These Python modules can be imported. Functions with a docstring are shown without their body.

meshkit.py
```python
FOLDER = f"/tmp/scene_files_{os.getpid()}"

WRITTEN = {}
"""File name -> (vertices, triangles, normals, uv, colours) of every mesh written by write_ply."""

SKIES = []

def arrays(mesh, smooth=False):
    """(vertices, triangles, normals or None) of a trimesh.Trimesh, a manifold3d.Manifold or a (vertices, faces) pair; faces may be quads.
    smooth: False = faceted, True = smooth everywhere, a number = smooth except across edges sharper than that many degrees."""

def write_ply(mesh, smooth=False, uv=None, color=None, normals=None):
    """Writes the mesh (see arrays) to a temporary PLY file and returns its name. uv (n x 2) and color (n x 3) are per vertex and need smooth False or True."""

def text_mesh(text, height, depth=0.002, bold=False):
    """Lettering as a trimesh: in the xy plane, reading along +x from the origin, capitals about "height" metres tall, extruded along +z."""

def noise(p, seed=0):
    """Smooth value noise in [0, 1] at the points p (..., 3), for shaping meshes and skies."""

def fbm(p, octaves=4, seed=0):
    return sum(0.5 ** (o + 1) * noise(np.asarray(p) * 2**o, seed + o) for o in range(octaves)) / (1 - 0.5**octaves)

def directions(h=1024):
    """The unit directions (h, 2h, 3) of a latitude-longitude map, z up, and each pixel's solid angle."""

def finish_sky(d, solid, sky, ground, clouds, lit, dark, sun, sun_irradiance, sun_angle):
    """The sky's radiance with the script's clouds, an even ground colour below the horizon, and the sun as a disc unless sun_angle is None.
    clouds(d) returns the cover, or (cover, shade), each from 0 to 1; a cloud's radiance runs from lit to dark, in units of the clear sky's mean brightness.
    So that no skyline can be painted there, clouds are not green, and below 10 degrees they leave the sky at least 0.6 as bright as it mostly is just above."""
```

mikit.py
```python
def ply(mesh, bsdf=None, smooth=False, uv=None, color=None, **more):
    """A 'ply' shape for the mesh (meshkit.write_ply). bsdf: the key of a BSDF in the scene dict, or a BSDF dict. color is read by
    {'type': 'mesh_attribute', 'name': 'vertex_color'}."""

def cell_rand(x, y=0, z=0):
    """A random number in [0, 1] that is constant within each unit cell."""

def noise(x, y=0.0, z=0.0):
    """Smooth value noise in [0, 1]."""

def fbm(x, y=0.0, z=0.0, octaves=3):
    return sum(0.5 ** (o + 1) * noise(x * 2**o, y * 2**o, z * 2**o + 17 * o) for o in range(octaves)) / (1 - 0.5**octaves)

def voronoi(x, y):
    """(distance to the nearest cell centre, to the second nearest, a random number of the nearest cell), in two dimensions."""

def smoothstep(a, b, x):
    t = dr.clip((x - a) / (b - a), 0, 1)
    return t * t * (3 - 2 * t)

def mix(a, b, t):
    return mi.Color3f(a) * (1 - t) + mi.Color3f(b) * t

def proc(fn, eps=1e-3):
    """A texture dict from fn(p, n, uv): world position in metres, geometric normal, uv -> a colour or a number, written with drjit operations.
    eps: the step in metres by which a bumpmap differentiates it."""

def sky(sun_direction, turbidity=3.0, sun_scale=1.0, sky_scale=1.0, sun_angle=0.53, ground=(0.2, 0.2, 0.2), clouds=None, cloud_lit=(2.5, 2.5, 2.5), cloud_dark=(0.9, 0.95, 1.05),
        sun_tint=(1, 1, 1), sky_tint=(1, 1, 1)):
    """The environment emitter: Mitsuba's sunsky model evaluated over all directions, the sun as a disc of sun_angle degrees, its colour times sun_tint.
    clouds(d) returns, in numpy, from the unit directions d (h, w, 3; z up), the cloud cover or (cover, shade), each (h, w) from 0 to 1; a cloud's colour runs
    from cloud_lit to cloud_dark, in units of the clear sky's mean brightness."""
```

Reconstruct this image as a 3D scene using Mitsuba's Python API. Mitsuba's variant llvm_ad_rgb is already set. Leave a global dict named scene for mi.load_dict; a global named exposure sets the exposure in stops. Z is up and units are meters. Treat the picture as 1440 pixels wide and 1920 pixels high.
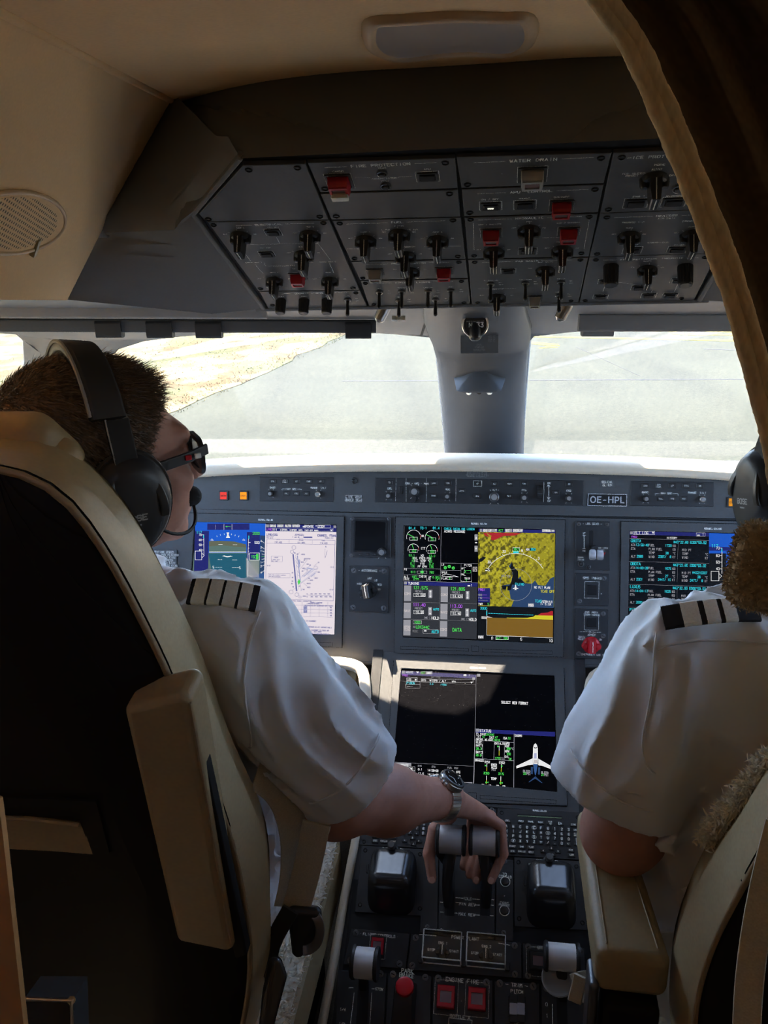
import math, numpy as np, trimesh, drjit as dr, mitsuba as mi, mikit, meshkit, manifold3d
from shapely.geometry import Polygon, box as sbox, Point, LineString, MultiPolygon
from shapely.ops import unary_union
from mikit import noise, fbm, voronoi, smoothstep, mix, proc, cell_rand
T = mi.ScalarTransform4f
A = np.array
scene, labels = {}, {}
# ---------------------------------------------------------------- camera, sky, sun, exposure
FPX = 1550.0
CAM = A([.054, 0, 1.45])
_yaw, _pitch, _roll = np.radians([8.95, 20, -2.11])
FWD = A([-np.sin(_yaw) * np.cos(_pitch), np.cos(_yaw) * np.cos(_pitch), -np.sin(_pitch)])
_r = A([np.cos(_yaw), np.sin(_yaw), 0]); _u = np.cross(_r, FWD)
RGT = _r * np.cos(_roll) + _u * np.sin(_roll); UPW = np.cross(RGT, FWD)
_m = np.eye(4); _m[:3, 0] = -RGT; _m[:3, 1] = UPW; _m[:3, 2] = FWD; _m[:3, 3] = CAM
scene['camera'] = {'type': 'perspective', 'fov': float(np.degrees(2 * np.arctan(720 / FPX))), 'fov_axis': 'x',
                   'near_clip': .05, 'far_clip': 2000.0, 'to_world': T(_m)}
_el, _az = np.radians([65.5, -56.0])
SUN = A([np.sin(_az) * np.cos(_el), np.cos(_az) * np.cos(_el), np.sin(_el)])
scene['sky'] = mikit.sky(SUN, turbidity=4.0, sun_scale=.65, sky_scale=1.5, ground=(.16, .16, .14))
exposure = 5.15
EM = 1 / 2 ** exposure          # a screen's white

# ---------------------------------------------------------------- helpers
def ray(x, y): return FWD + RGT * (x - 720) / FPX + UPW * (960 - y) / FPX
def at(x, y, z): return CAM + ray(x, y) * z
def onX(x, y, X): d = ray(x, y); return CAM + d * (X - CAM[0]) / d[0]
def onY(x, y, Y): d = ray(x, y); return CAM + d * Y / d[1]
def onZ(x, y, Z): d = ray(x, y); return CAM + d * (Z - CAM[2]) / d[2]
def unit(v): v = np.asarray(v, float); return v / np.linalg.norm(v)

class Pl:
    """A plane: origin o, normal n towards the viewer, u to the right, v up."""
    def __init__(s, o, n, u=(1, 0, 0)):
        s.o = A(o, float); s.n = unit(n); u = A(u, float); s.u = unit(u - s.n * (u @ s.n)); s.v = np.cross(s.n, s.u)
    def hit(s, x, y): d = ray(x, y); return CAM + d * (((s.o - CAM) @ s.n) / (d @ s.n))
    def uv(s, x, y): p = s.hit(x, y) - s.o; return A([p @ s.u, p @ s.v])
    def w(s, u, v, h=0): return s.o + s.u * u + s.v * v + s.n * h
    def M(s, u, v, h=0, rot=0):
        c, k = math.cos(math.radians(rot)), math.sin(math.radians(rot)); m = np.eye(4)
        m[:3, 0] = s.u * c + s.v * k; m[:3, 1] = s.v * c - s.u * k; m[:3, 2] = s.n; m[:3, 3] = s.w(u, v, h); return m
    def Mp(s, x, y, h=0, rot=0): return s.M(*s.uv(x, y), h, rot)
    def poly(s, pts, grow=0):
        p = Polygon([s.uv(*q) for q in pts]); return p.buffer(grow, join_style=2) if grow else p
    def k(s, x, y): return (s.hit(x, y) - CAM) @ FWD / FPX      # metres per pixel there

def zoom(ox, oy, s): return lambda x, y: (ox + x / s, oy + y / s)

_used = set()
def fresh(key):
    k, i = key, 0
    while k in scene or k in _used: i += 1; k = f'{key}_{i:03d}'
    return k
def thing(name, label, cat, group=None):
    k = fresh(name); _used.add(k); labels[k] = {'label': label, 'category': cat}
    if group: labels[k]['group'] = group
    return k
def struct(name, d, label=None):
    scene[name] = d; labels[name] = {'kind': 'structure'}
    if label: labels[name]['label'] = label
    return name
def put(key, d, M=None, label=None, kind=None):
    k = fresh(key); scene[k] = d if M is None else {**d, 'to_world': T(M)}
    if label or kind:
        labels[k] = {}
        if label: labels[k]['label'] = label
        if kind: labels[k]['kind'] = kind
    return k
def sh(mesh, mat, smooth=30, **kw): return mikit.ply(mesh, mat, smooth, **kw)
def tm(v, f): return trimesh.Trimesh(np.asarray(v, float), np.asarray(f, int), process=False)
def cat(*ms): return trimesh.util.concatenate([m for m in ms if m is not None])
def moved(m, M): m = m.copy(); m.apply_transform(M); return m
def tr(x=0, y=0, z=0): m = np.eye(4); m[:3, 3] = x, y, z; return m
def rotm(deg, axis, p=(0, 0, 0)): return trimesh.transformations.rotation_matrix(math.radians(deg), axis, p)
def hull(pts): return trimesh.convex.convex_hull(np.asarray(pts, float))
def rrect(w, h, r, n=4):
    r = min(r, w / 2 - 1e-6, h / 2 - 1e-6); out = []
    for cx, cy, a in ((1, 1, 0), (-1, 1, 90), (-1, -1, 180), (1, -1, 270)):
        for t in np.radians(np.linspace(a, a + 90, n)): out.append((cx * (w / 2 - r) + r * math.cos(t), cy * (h / 2 - r) + r * math.sin(t)))
    return A(out)
def rb(w, h, d, r=.001, b=.0006, top=1.0, n=4):
    """A block: rounded outline in xy, from z = 0 to d, bevelled top (scaled by top)."""
    p = rrect(w, h, r, n); q = rrect(w * top - 2 * b, h * top - 2 * b, max(r - b, 1e-4), n); m = rrect(w * top, h * top, r, n)
    z = np.ones((len(p), 1))
    return hull(np.vstack([np.hstack([p, 0 * z]), np.hstack([m, z * (d - b)]), np.hstack([q, z * d])]))
def lathe(prof, n=20):
    p = A(prof, float); a = np.arange(n) * 2 * np.pi / n
    v = np.stack([p[:, None, 0] * np.cos(a), p[:, None, 0] * np.sin(a), np.repeat(p[:, 1:], n, 1)], -1).reshape(-1, 3)
    i, j = np.meshgrid(np.arange(len(p) - 1), np.arange(n), indexing='ij'); k = (j + 1) % n
    f = np.stack([i * n + j, i * n + k, (i + 1) * n + k, (i + 1) * n + j], -1).reshape(-1, 4)
    return tm(v, np.vstack([f[:, [0, 1, 2]], f[:, [0, 2, 3]]]))
def spline(pts, n=40):
    from scipy.interpolate import CubicSpline
    p = A(pts, float); t = np.r_[0, np.cumsum(np.linalg.norm(np.diff(p, axis=0), axis=1))]
    return CubicSpline(t, p)(np.linspace(0, t[-1], n))
def sweep(pts, sec, up=(0, 0, 1), scale=None, caps=True, closed=False):
    """Sweeps the closed 2D section (side, up) along the points."""
    p = A(pts, float); s = A(sec, float); n, k = len(p), len(s)
    t = np.gradient(p, axis=0) if not closed else np.roll(p, -1, 0) - np.roll(p, 1, 0)
    t /= np.linalg.norm(t, axis=1, keepdims=True)
    up = np.broadcast_to(A(up, float), (n, 3)); a = np.cross(t, up); a /= np.linalg.norm(a, axis=1, keepdims=True); b = np.cross(a, t)
    sc = np.ones((n, 2)) if scale is None else np.broadcast_to(A(scale, float).reshape(n, -1), (n, 2))
    v = p[:, None] + a[:, None] * (s[None, :, :1] * sc[:, None, :1]) + b[:, None] * (s[None, :, 1:] * sc[:, None, 1:])
    v = v.reshape(-1, 3); f = []
    i, j = np.meshgrid(np.arange(n if closed else n - 1), np.arange(k), indexing='ij'); j2 = (j + 1) % k; i2 = (i + 1) % n
    q = np.stack([i * k + j, i * k + j2, i2 * k + j2, i2 * k + j], -1).reshape(-1, 4); f = [q[:, [0, 2, 1]], q[:, [0, 3, 2]]]
    if caps and not closed:
        c = np.arange(1, k - 1); z = 0 * c
        f += [np.stack([z, c, c + 1], 1), np.stack([z, c + 1, c], 1) + (n - 1) * k]
    m = tm(v, np.vstack(f)); 
    return m
def circ(r, n=8): a = np.arange(n) * 2 * np.pi / n; return np.stack([r * np.cos(a), r * np.sin(a)], 1)
def tube(pts, r, n=8, up=(.03, .02, 1)):
    r = np.broadcast_to(np.asarray(r, float), (len(pts),)); return sweep(pts, circ(1, n), up, np.stack([r, r], 1))
def fill(poly, size=None):
    """2D triangles of a shapely polygon."""
    vs, fs, n = [], [], 0
    for g in (poly.geoms if hasattr(poly, 'geoms') else [poly]):
        v, f = trimesh.creation.triangulate_polygon(g, engine='earcut'); vs.append(v); fs.append(f + n); n += len(v)
    v, f = np.vstack(vs), np.vstack(fs)
    if size:
        v3, f = trimesh.remesh.subdivide_to_size(np.c_[v, 0 * v[:, 0]], f, size, max_iter=12); m = trimesh.Trimesh(v3, f); m.merge_vertices(); v, f = m.vertices[:, :2], m.faces
    a = np.cross(np.c_[v[f[:, 1]] - v[f[:, 0]], 0 * f[:, 0]], np.c_[v[f[:, 2]] - v[f[:, 0]], 0 * f[:, 0]])[:, 2]
    f = np.where(a[:, None] < 0, f[:, ::-1], f); return np.asarray(v), np.asarray(f)
def shell(top, f, off):
    """A surface (vertices top, faces f) with thickness: off is added for the far side."""
    n = len(top); e = np.sort(np.vstack([f[:, [0, 1]], f[:, [1, 2]], f[:, [2, 0]]]), 1)
    d = np.vstack([f[:, [0, 1]], f[:, [1, 2]], f[:, [2, 0]]])
    _, inv, cnt = np.unique(e, axis=0, return_inverse=True, return_counts=True); b = d[cnt[inv.ravel()] == 1]
    wall = np.vstack([np.c_[b[:, 1], b[:, 0], b[:, 0] + n], np.c_[b[:, 1], b[:, 0] + n, b[:, 1] + n]])
    return tm(np.vstack([top, top + off]), np.vstack([f, f[:, ::-1] + n, wall]))
def slab(poly, z0, z1, b=0.0):
    """Extruded polygon; with b, a stepped bevel."""
    parts = []
    for p, a, c in ([(poly, z0, z1)] if not b else [(poly, z0, z1 - b), (poly.buffer(-b, join_style=2), z1 - b, z1)]):
        v, f = fill(p); parts.append(shell(np.c_[v, np.full(len(v), c)], f, A([0, 0, a - c])))
    return cat(*parts)
def plate(poly, d, b=.0006):
    """Convex plate with bevelled top."""
    p = A(poly.exterior.coords[:-1]); q = A(poly.buffer(-b, join_style=2).exterior.coords[:-1])
    return hull(np.vstack([np.c_[p, 0 * p[:, 0]], np.c_[p, 0 * p[:, 0] + d - b], np.c_[q, 0 * q[:, 0] + d]]))
def sheet(pts, surf, off, size=40, holes=()):
    """A piece of the surface surf(x, y) -> point, with real thickness off."""
    v, f = fill(pts if hasattr(pts, 'exterior') or hasattr(pts, 'geoms') else Polygon(pts, holes), size)
    top = A([surf(*q) for q in v]); m = shell(top, f[:, ::-1], A(off, float)); return m
def loft(secs, closed=True, caps=False):
    """Skin through equal-length sections."""
    s = [A(x, float) for x in secs]; k = len(s[0]); v = np.vstack(s)
    i, j = np.meshgrid(np.arange(len(s) - 1), np.arange(k if closed else k - 1), indexing='ij'); j2 = (j + 1) % k
    q = np.stack([i * k + j, i * k + j2, (i + 1) * k + j2, (i + 1) * k + j], -1).reshape(-1, 4)
    f = [q[:, [0, 1, 2]], q[:, [0, 2, 3]]]
    if caps:
        c = np.arange(1, k - 1); f += [np.stack([0 * c, c + 1, c], 1), np.stack([0 * c, c, c + 1], 1) + (len(s) - 1) * k]
    return tm(v, np.vstack(f))
def nets(fn, lo, hi, h):
    """Surface nets of the signed distance fn(p (n,3)) < 0 inside, on a grid of step h."""
    lo, hi = A(lo, float), A(hi, float); n = np.ceil((hi - lo) / h).astype(int) + 1
    ax = [lo[i] + h * np.arange(n[i]) for i in range(3)]
    P = np.stack(np.meshgrid(*ax, indexing='ij'), -1)
    k = 4; m = np.ceil((n - 1) / k).astype(int) + 1
    if n.prod() > 60000:      # coarse pass, then exact values near the surface only
        from scipy.ndimage import map_coordinates
        cg = np.stack(np.meshgrid(*[lo[i] + h * k * np.arange(m[i]) for i in range(3)], indexing='ij'), -1); cv = fn(cg.reshape(-1, 3)).reshape(m)
        gi = np.stack(np.meshgrid(*[np.arange(n[i]) / k for i in range(3)], indexing='ij')); V = map_coordinates(cv, gi, order=1)
        near = np.abs(V) < h * k * 1.6; V[near] = fn(P[near])
    else: V = fn(P.reshape(-1, 3)).reshape(n)
    I = V < 0
    cell = np.zeros(n - 1, int); corners = [(a, b, c) for a in (0, 1) for b in (0, 1) for c in (0, 1)]
    sl = lambda c: tuple(slice(k, n[i] - 1 + k) for i, k in enumerate(c))
    for c in corners: cell += I[sl(c)]
    act = (cell > 0) & (cell < 8); idx = -np.ones(n - 1, int); idx[act] = np.arange(act.sum())
    acc = np.zeros((act.sum(), 3)); cnt = np.zeros(act.sum()); base = np.argwhere(act)
    for c in corners:
        for d in range(3):
            if c[d]: continue
            e = list(c); e[d] = 1
            va, vb = V[sl(c)][act], V[sl(tuple(e))][act]; x = (va < 0) != (vb < 0)
            t = np.where(x, va / np.where(x, va - vb, 1), 0); q = np.tile(A(c, float), (len(va), 1)); q[:, d] += t
            acc[x] += q[x]; cnt[x] += 1
    v = lo + h * (base + acc / cnt[:, None]); F = []
    for d in range(3):
        a, b = (d + 1) % 3, (d + 2) % 3
        s0 = [slice(1, n[i] - 1) for i in range(3)]; s0[d] = slice(0, n[d] - 1); s1 = list(s0); s1[d] = slice(1, n[d])
        A0, B0 = I[tuple(s0)], I[tuple(s1)]; x = np.argwhere(A0 != B0); flip = A0[A0 != B0]
        p = x.copy()
        for i in range(3): p[:, i] += 0 if i == d else 1
        def ci(da, db): q = p.copy(); q[:, a] -= da; q[:, b] -= db; return idx[q[:, 0], q[:, 1], q[:, 2]]
        Q = np.stack([ci(1, 1), ci(0, 1), ci(0, 0), ci(1, 0)], 1); Q = np.where(flip[:, None], Q, Q[:, ::-1]); F.append(Q)
    F = np.vstack(F); return tm(v, np.vstack([F[:, [0, 1, 2]], F[:, [0, 2, 3]]]))
def cone(p, a, b, ra, rb_):
    """Distance to a round cone from a to b."""
    a, b = A(a, float), A(b, float); d = b - a; t = np.clip((p - a) @ d / (d @ d), 0, 1); return np.linalg.norm(p - a - t[:, None] * d, axis=1) - (ra + (rb_ - ra) * t)
def ell(p, c, r, R=None):
    q = p - A(c, float)
    if R is not None: q = q @ R
    r = A(r, float); k0 = np.linalg.norm(q / r, axis=1); k1 = np.linalg.norm(q / r ** 2, axis=1); return k0 * (k0 - 1) / np.maximum(k1, 1e-9)
def rbox(p, c, hs, r, R=None):
    q = p - A(c, float)
    if R is not None: q = q @ R
    q = np.abs(q) - (A(hs, float) - r); return np.linalg.norm(np.maximum(q, 0), axis=1) + np.minimum(q.max(1), 0) - r
def smin(a, b, k): h = np.clip(.5 + .5 * (b - a) / k, 0, 1); return b * (1 - h) + a * h - k * h * (1 - h)
def smax(a, b, k): return -smin(-a, -b, k)

def relax(m, n=4, k=.5):
    import scipy.sparse as ss
    m.merge_vertices(); e = m.edges_unique; N = len(m.vertices); W = ss.coo_matrix((np.ones(2 * len(e)), (np.r_[e[:, 0], e[:, 1]], np.r_[e[:, 1], e[:, 0]])), (N, N)).tocsr()
    d = np.maximum(np.asarray(W.sum(1)), 1); v = np.array(m.vertices)
    for _ in range(n): v = v + k * (W @ v / d - v)
    return tm(v, m.faces)
def rayhit(m, x, y):
    """First hit of a photo ray on a small mesh."""
    d = ray(x, y); V = np.asarray(m.vertices)[m.faces]; e1, e2 = V[:, 1] - V[:, 0], V[:, 2] - V[:, 0]; h = np.cross(d, e2); a = (e1 * h).sum(1); a = np.where(np.abs(a) < 1e-12, 1e-12, a)
    s = CAM - V[:, 0]; u = (s * h).sum(1) / a; q = np.cross(s, e1); v = q @ d / a; t = (e2 * q).sum(1) / a; ok = (u >= 0) & (v >= 0) & (u + v <= 1) & (t > .01); return CAM + d * t[ok].min()

# ---------------------------------------------------------------- stroke lettering
_F = {'A': '00 26 40|12 32', 'B': '00 06 36 45 44 33 03|33 42 41 30 00', 'C': '45 36 16 05 01 10 30 41', 'D': '00 06 26 44 42 20 00', 'E': '46 06 00 40|03 33', 'F': '46 06 00|03 33',
      'G': '45 36 16 05 01 10 30 41 43 23', 'H': '00 06|40 46|03 43', 'I': '20 26', 'J': '46 41 30 10 01', 'K': '00 06|46 03 40', 'L': '06 00 40', 'M': '00 06 23 46 40', 'N': '00 06 40 46',
      'O': '10 01 05 16 36 45 41 30 10', 'P': '00 06 36 45 44 33 03', 'Q': '10 01 05 16 36 45 41 30 10|22 40', 'R': '00 06 36 45 44 33 03|23 40', 'S': '45 36 16 05 04 13 33 42 41 30 10 01',
      'T': '06 46|20 26', 'U': '06 01 10 30 41 46', 'V': '06 20 46', 'W': '06 10 24 30 46', 'X': '00 46|06 40', 'Y': '06 23 46|23 20', 'Z': '06 46 00 40', '0': '10 01 05 16 36 45 41 30 10',
      '1': '15 26 20', '2': '05 16 36 45 44 00 40', '3': '06 46 23 33 42 41 30 10 01', '4': '30 36 02 42', '5': '46 06 03 33 42 41 30 10 01', '6': '45 36 16 05 01 10 30 41 42 33 03', '7': '06 46 10',
      '8': '13 04 05 16 36 45 44 33 13 02 01 10 30 41 42 33', '9': '01 10 30 41 45 36 16 05 04 13 43', '.': '20 21', '-': '13 33', '/': '00 46', ':': '21 22|24 25', '+': '21 25|03 43',
      '=': '12 32|14 34', '°': '15 26 35 24 15', ',': '21 10', '"': '14 16|34 36', '(': '36 25 21 30', ')': '16 25 21 10', '>': '05 33 01', '<': '45 13 41', '^': '00 26 40 00', '_': '00 40', '*': '14 32|12 34'}
_F = {k: [[(int(p[0]) / 4, int(p[1]) / 6) for p in s.split()] for s in v.split('|')] for k, v in _F.items()}
class Ink:
    """Flat print: quads in a plane's own u, v at height h, collected to one mesh."""
    def __init__(s, pl, h=.0002): s.pl, s.h, s.v, s.f, s.n = pl, h, [], [], 0
    def add(s, v2, f, dh=0):
        s.v.append(np.c_[v2, np.full(len(v2), s.h + dh)]); s.f.append(np.asarray(f) + s.n); s.n += len(v2)
    def seg(s, a, b, w, ext=.4, dh=0):
        a, b = A(a, float), A(b, float); d = b - a; L = np.linalg.norm(d)
        if L < 1e-9: return
        d = d / L; n = A([-d[1], d[0]]) * w / 2; a = a - d * w * ext; b = b + d * w * ext
        s.add([a - n, b - n, b + n, a + n], [[0, 1, 2], [0, 2, 3]], dh)
    def path(s, pts, w, closed=False, dh=0):
        pts = list(pts) + ([pts[0]] if closed else [])
        for a, b in zip(pts[:-1], pts[1:]): s.seg(a, b, w, dh=dh)
    def rect(s, a, b, dh=0): s.add([(a[0], a[1]), (b[0], a[1]), (b[0], b[1]), (a[0], b[1])], [[0, 1, 2], [0, 2, 3]] if (b[0] - a[0]) * (b[1] - a[1]) > 0 else [[0, 2, 1], [0, 3, 2]], dh)
    def fill(s, pts, dh=0):
        v, f = fill(Polygon(pts)); s.add(v, f, dh)
    def text(s, t, u, v, h, anchor=.5, w=.16, wd=.62, dh=0, rot=0, track=.28):
        """Letters h tall; (u, v) is the anchor on the middle line."""
        W = (len(t) * (wd + track) - track) * h; x = -W * anchor; c, k = math.cos(math.radians(rot)), math.sin(math.radians(rot))
        for ch in t.upper():
            for st in _F.get(ch, []):
                q = [(x + p[0] * wd * h, (p[1] - .5) * h) for p in st]; q = [(u + a * c - b * k, v + a * k + b * c) for a, b in q]
                s.path(q, w * h, dh=dh)
            x += (wd + track) * h
    # the same with photo pixels as the place
    def tp(s, t, x, y, h, **k): s.text(t, *s.pl.uv(x, y), h, **k)
    def lp(s, pts, w, **k): s.path([s.pl.uv(*p) for p in pts], w, **k)
    def mesh(s): return tm(np.vstack(s.v), np.vstack(s.f))
    def put(s, key, mat, **k):
        if s.v:
            m = s.mesh(); M = np.eye(4); M[:3, 0], M[:3, 1], M[:3, 2], M[:3, 3] = s.pl.u, s.pl.v, s.pl.n, s.pl.o; put(key, sh(m, mat, False), M, **k)

# ---------------------------------------------------------------- materials
def mat(name, color, rough=.5, **kw):
    c = color if isinstance(color, dict) else {'type': 'rgb', 'value': list(color)}
    bump = kw.pop('bump', None)
    d = {'type': 'principled', 'base_color': c, 'roughness': rough, **kw}
    if bump: d = {'type': 'bumpmap', 'arbitrary': bump[0], 'scale': bump[1], 'bsdf': d}
    scene[name] = {'type': 'twosided', 'bsdf': d}
def grain(col, amp=.1, f=400., f2=9.):
    c = A(col, float)
    def fn(p, n, uv):
        t = (fbm(p.x * f, p.y * f, p.z * f, 2) - .5) * amp * 2 + (noise(p.x * f2, p.y * f2, p.z * f2) - .5) * amp
        return mi.Color3f(*[float(x) for x in c]) * (1 + t)
    return proc(fn)
def bumpn(f, oct=2): return proc(lambda p, n, uv: fbm(p.x * f, p.y * f, p.z * f, oct), eps=3e-4)
mat('charcoal', grain((.075, .078, .078), .06), .55)
mat('console_grey', grain((.15, .15, .145), .08, 900), .6, bump=(bumpn(1200.), .0002))
mat('panel_grey', grain((.085, .087, .086), .08, 700), .5)
mat('panel_black', grain((.028, .029, .03), .1, 700), .45)
mat('black', (.012, .012, .013), .4)
mat('gap_black', (.006, .006, .006), .7)
mat('gloss_black', (.010, .010, .011), .25, specular=.6, clearcoat=1.0, clearcoat_gloss=.92)
mat('knob_black', (.022, .022, .022), .38)
mat('glass_black', (.004, .004, .005), .2, specular=.15)
mat('ink_white', (.80, .80, .75), .6)
mat('ink_grey', (.25, .25, .24), .6)
mat('metal', (.62, .6, .56), .25, metallic=1.0)
mat('dark_metal', (.16, .16, .16), .35, metallic=.8)
mat('satin', (.62, .63, .65), .42, metallic=.55)
mat('headliner', grain((.82, .59, .34), .05, 500, 6), .85)
mat('leather', grain((.33, .25, .13), .08, 350, 14), .45, bump=(bumpn(700.), .0003))
mat('cream', grain((.72, .62, .47), .03, 300), .45)
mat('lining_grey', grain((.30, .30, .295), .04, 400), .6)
mat('post_grey', grain((.062, .066, .070), .05, 500), .45)
mat('red_guard', (.42, .012, .02), .3, specular=.6)
mat('red_knob', (.55, .012, .02), .35)
mat('carpet', grain((.13, .11, .085), .3, 500), .95)
mat('cabin_lining', grain((.20, .14, .085), .08, 30), .8)
mat('paper_grey', (.3, .3, .3), .6)
# ================================================================ the ground outside
GZ = -1.75
def asphalt(p, n, uv):
    t = fbm(p.x * 30, p.y * 30, 1, 3) * .35 + fbm(p.x * .35, p.y * .35, 4, 4) * .5 + noise(p.x * 1.5 + p.y * .3, p.y * .12, 2) * .18 + noise(p.x * 90, p.y * 90, 3) * .25
    c = mix((.015, .0165, .0100), (.039, .0413, .0252), dr.clip((t - .42) * 1.5 + .3, 0, 1))
    return c
def drygrass(p, n, uv):
    t = fbm(p.x * 2.2, p.y * 2.2, 0, 4); g = smoothstep(.5, .68, fbm(p.x * .55 + 9, p.y * .55, 2, 4)); h = noise(p.x * 25, p.y * 25)
    return mix(mix((.060, .040, .013), (.185, .140, .060), smoothstep(.25, .75, t)), (.062, .068, .020), g * .8) * (.7 + .6 * h)
mat('asphalt', proc(asphalt), .95); mat('dry_grass', proc(drygrass), 1.0)
mat('yellow_paint', grain((.17, .132, .004), .15, 20), .8); mat('tar', (.028, .028, .026), .8)
G = Pl((0, 0, GZ), (0, 0, 1))
v, f = fill(sbox(-200, -40, 200, 400)); struct('ground', sh(tm(np.c_[v, np.full(len(v), GZ)], f), 'asphalt'), 'grey weathered taxiway asphalt outside the windshield')
e1, e2 = onZ(335, 770, GZ)[:2], onZ(662, 623, GZ)[:2]; d = unit(e2 - e1)
nrm = A([-d[1], d[0]]); ts = np.linspace(-40, 260, 420); rg = np.random.default_rng(3)
wob = .35 * (meshkit.fbm(np.c_[ts * .5, 0 * ts, 0 * ts], 4, 5) - .5) * 2
edge = e1 + d * ts[:, None] + nrm * wob[:, None]
poly = Polygon(np.vstack([edge, [e1 + d * 260 + nrm * 160, e1 - d * 40 + nrm * 160]]))
v, f = fill(poly); struct('field', sh(shell(np.c_[v, np.full(len(v), GZ + .012)], f, A([0, 0, -.05])), 'dry_grass'), 'dry yellow grass field left of the taxiway')
# tufts along the verge
tv, tf = [], []
for k in range(22000):
    t = rg.uniform(0, 60); o = abs(rg.normal(0, 3.5)) if k > 5000 else rg.uniform(-.15, .5); q = e1 + d * (t - 8) + nrm * o
    hh = rg.uniform(.008, .028) * (1 + .02 * t); a = rg.uniform(0, 6.28); w = rg.uniform(.006, .018); l = rg.normal(0, .012, 2); c = A([math.cos(a), math.sin(a)]) * w
    b = len(tv); tv += [(*(q - c), GZ + .008), (*(q + c), GZ + .008), (*(q + l), GZ + .012 + hh)]; tf.append((b, b + 1, b + 2))
k = put('grass_tufts', sh(tm(tv, tf), 'dry_grass')); labels[k] = {'label': 'ragged dry grass tufts along the edge of the taxiway', 'category': 'grass', 'kind': 'stuff'}
def paint(name, quads, m, label, cat_, h=.006):
    k = thing(name, label, cat_)
    vs = [shell(np.c_[v, np.full(len(v), GZ + h)], f, A([0, 0, -h])) for v, f in (fill(Polygon([onZ(*p, GZ)[:2] for p in q])) for q in quads)]
    scene[k] = sh(cat(*vs), m); return k
paint('taxiway_line', [[(985, 629.5), (1420, 638.5), (1420, 641), (985, 632)]], 'yellow_paint', 'thin yellow line painted across the taxiway in the right windshield', 'painted line')
paint('taxiway_marking', [[(997, 641), (1046, 645.5), (1050, 649), (1030, 648.5), (1047, 652), (1010, 653), (1030, 649), (997, 645)]], 'yellow_paint', 'yellow painted character beside the centre post, near the pane edge', 'painted marking')
paint('taxiway_marking', [[(1160, 617), (1243, 619), (1240, 622), (1162, 621)]], 'yellow_paint', 'short yellow painted dash at the top of the right windshield', 'painted marking')
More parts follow.
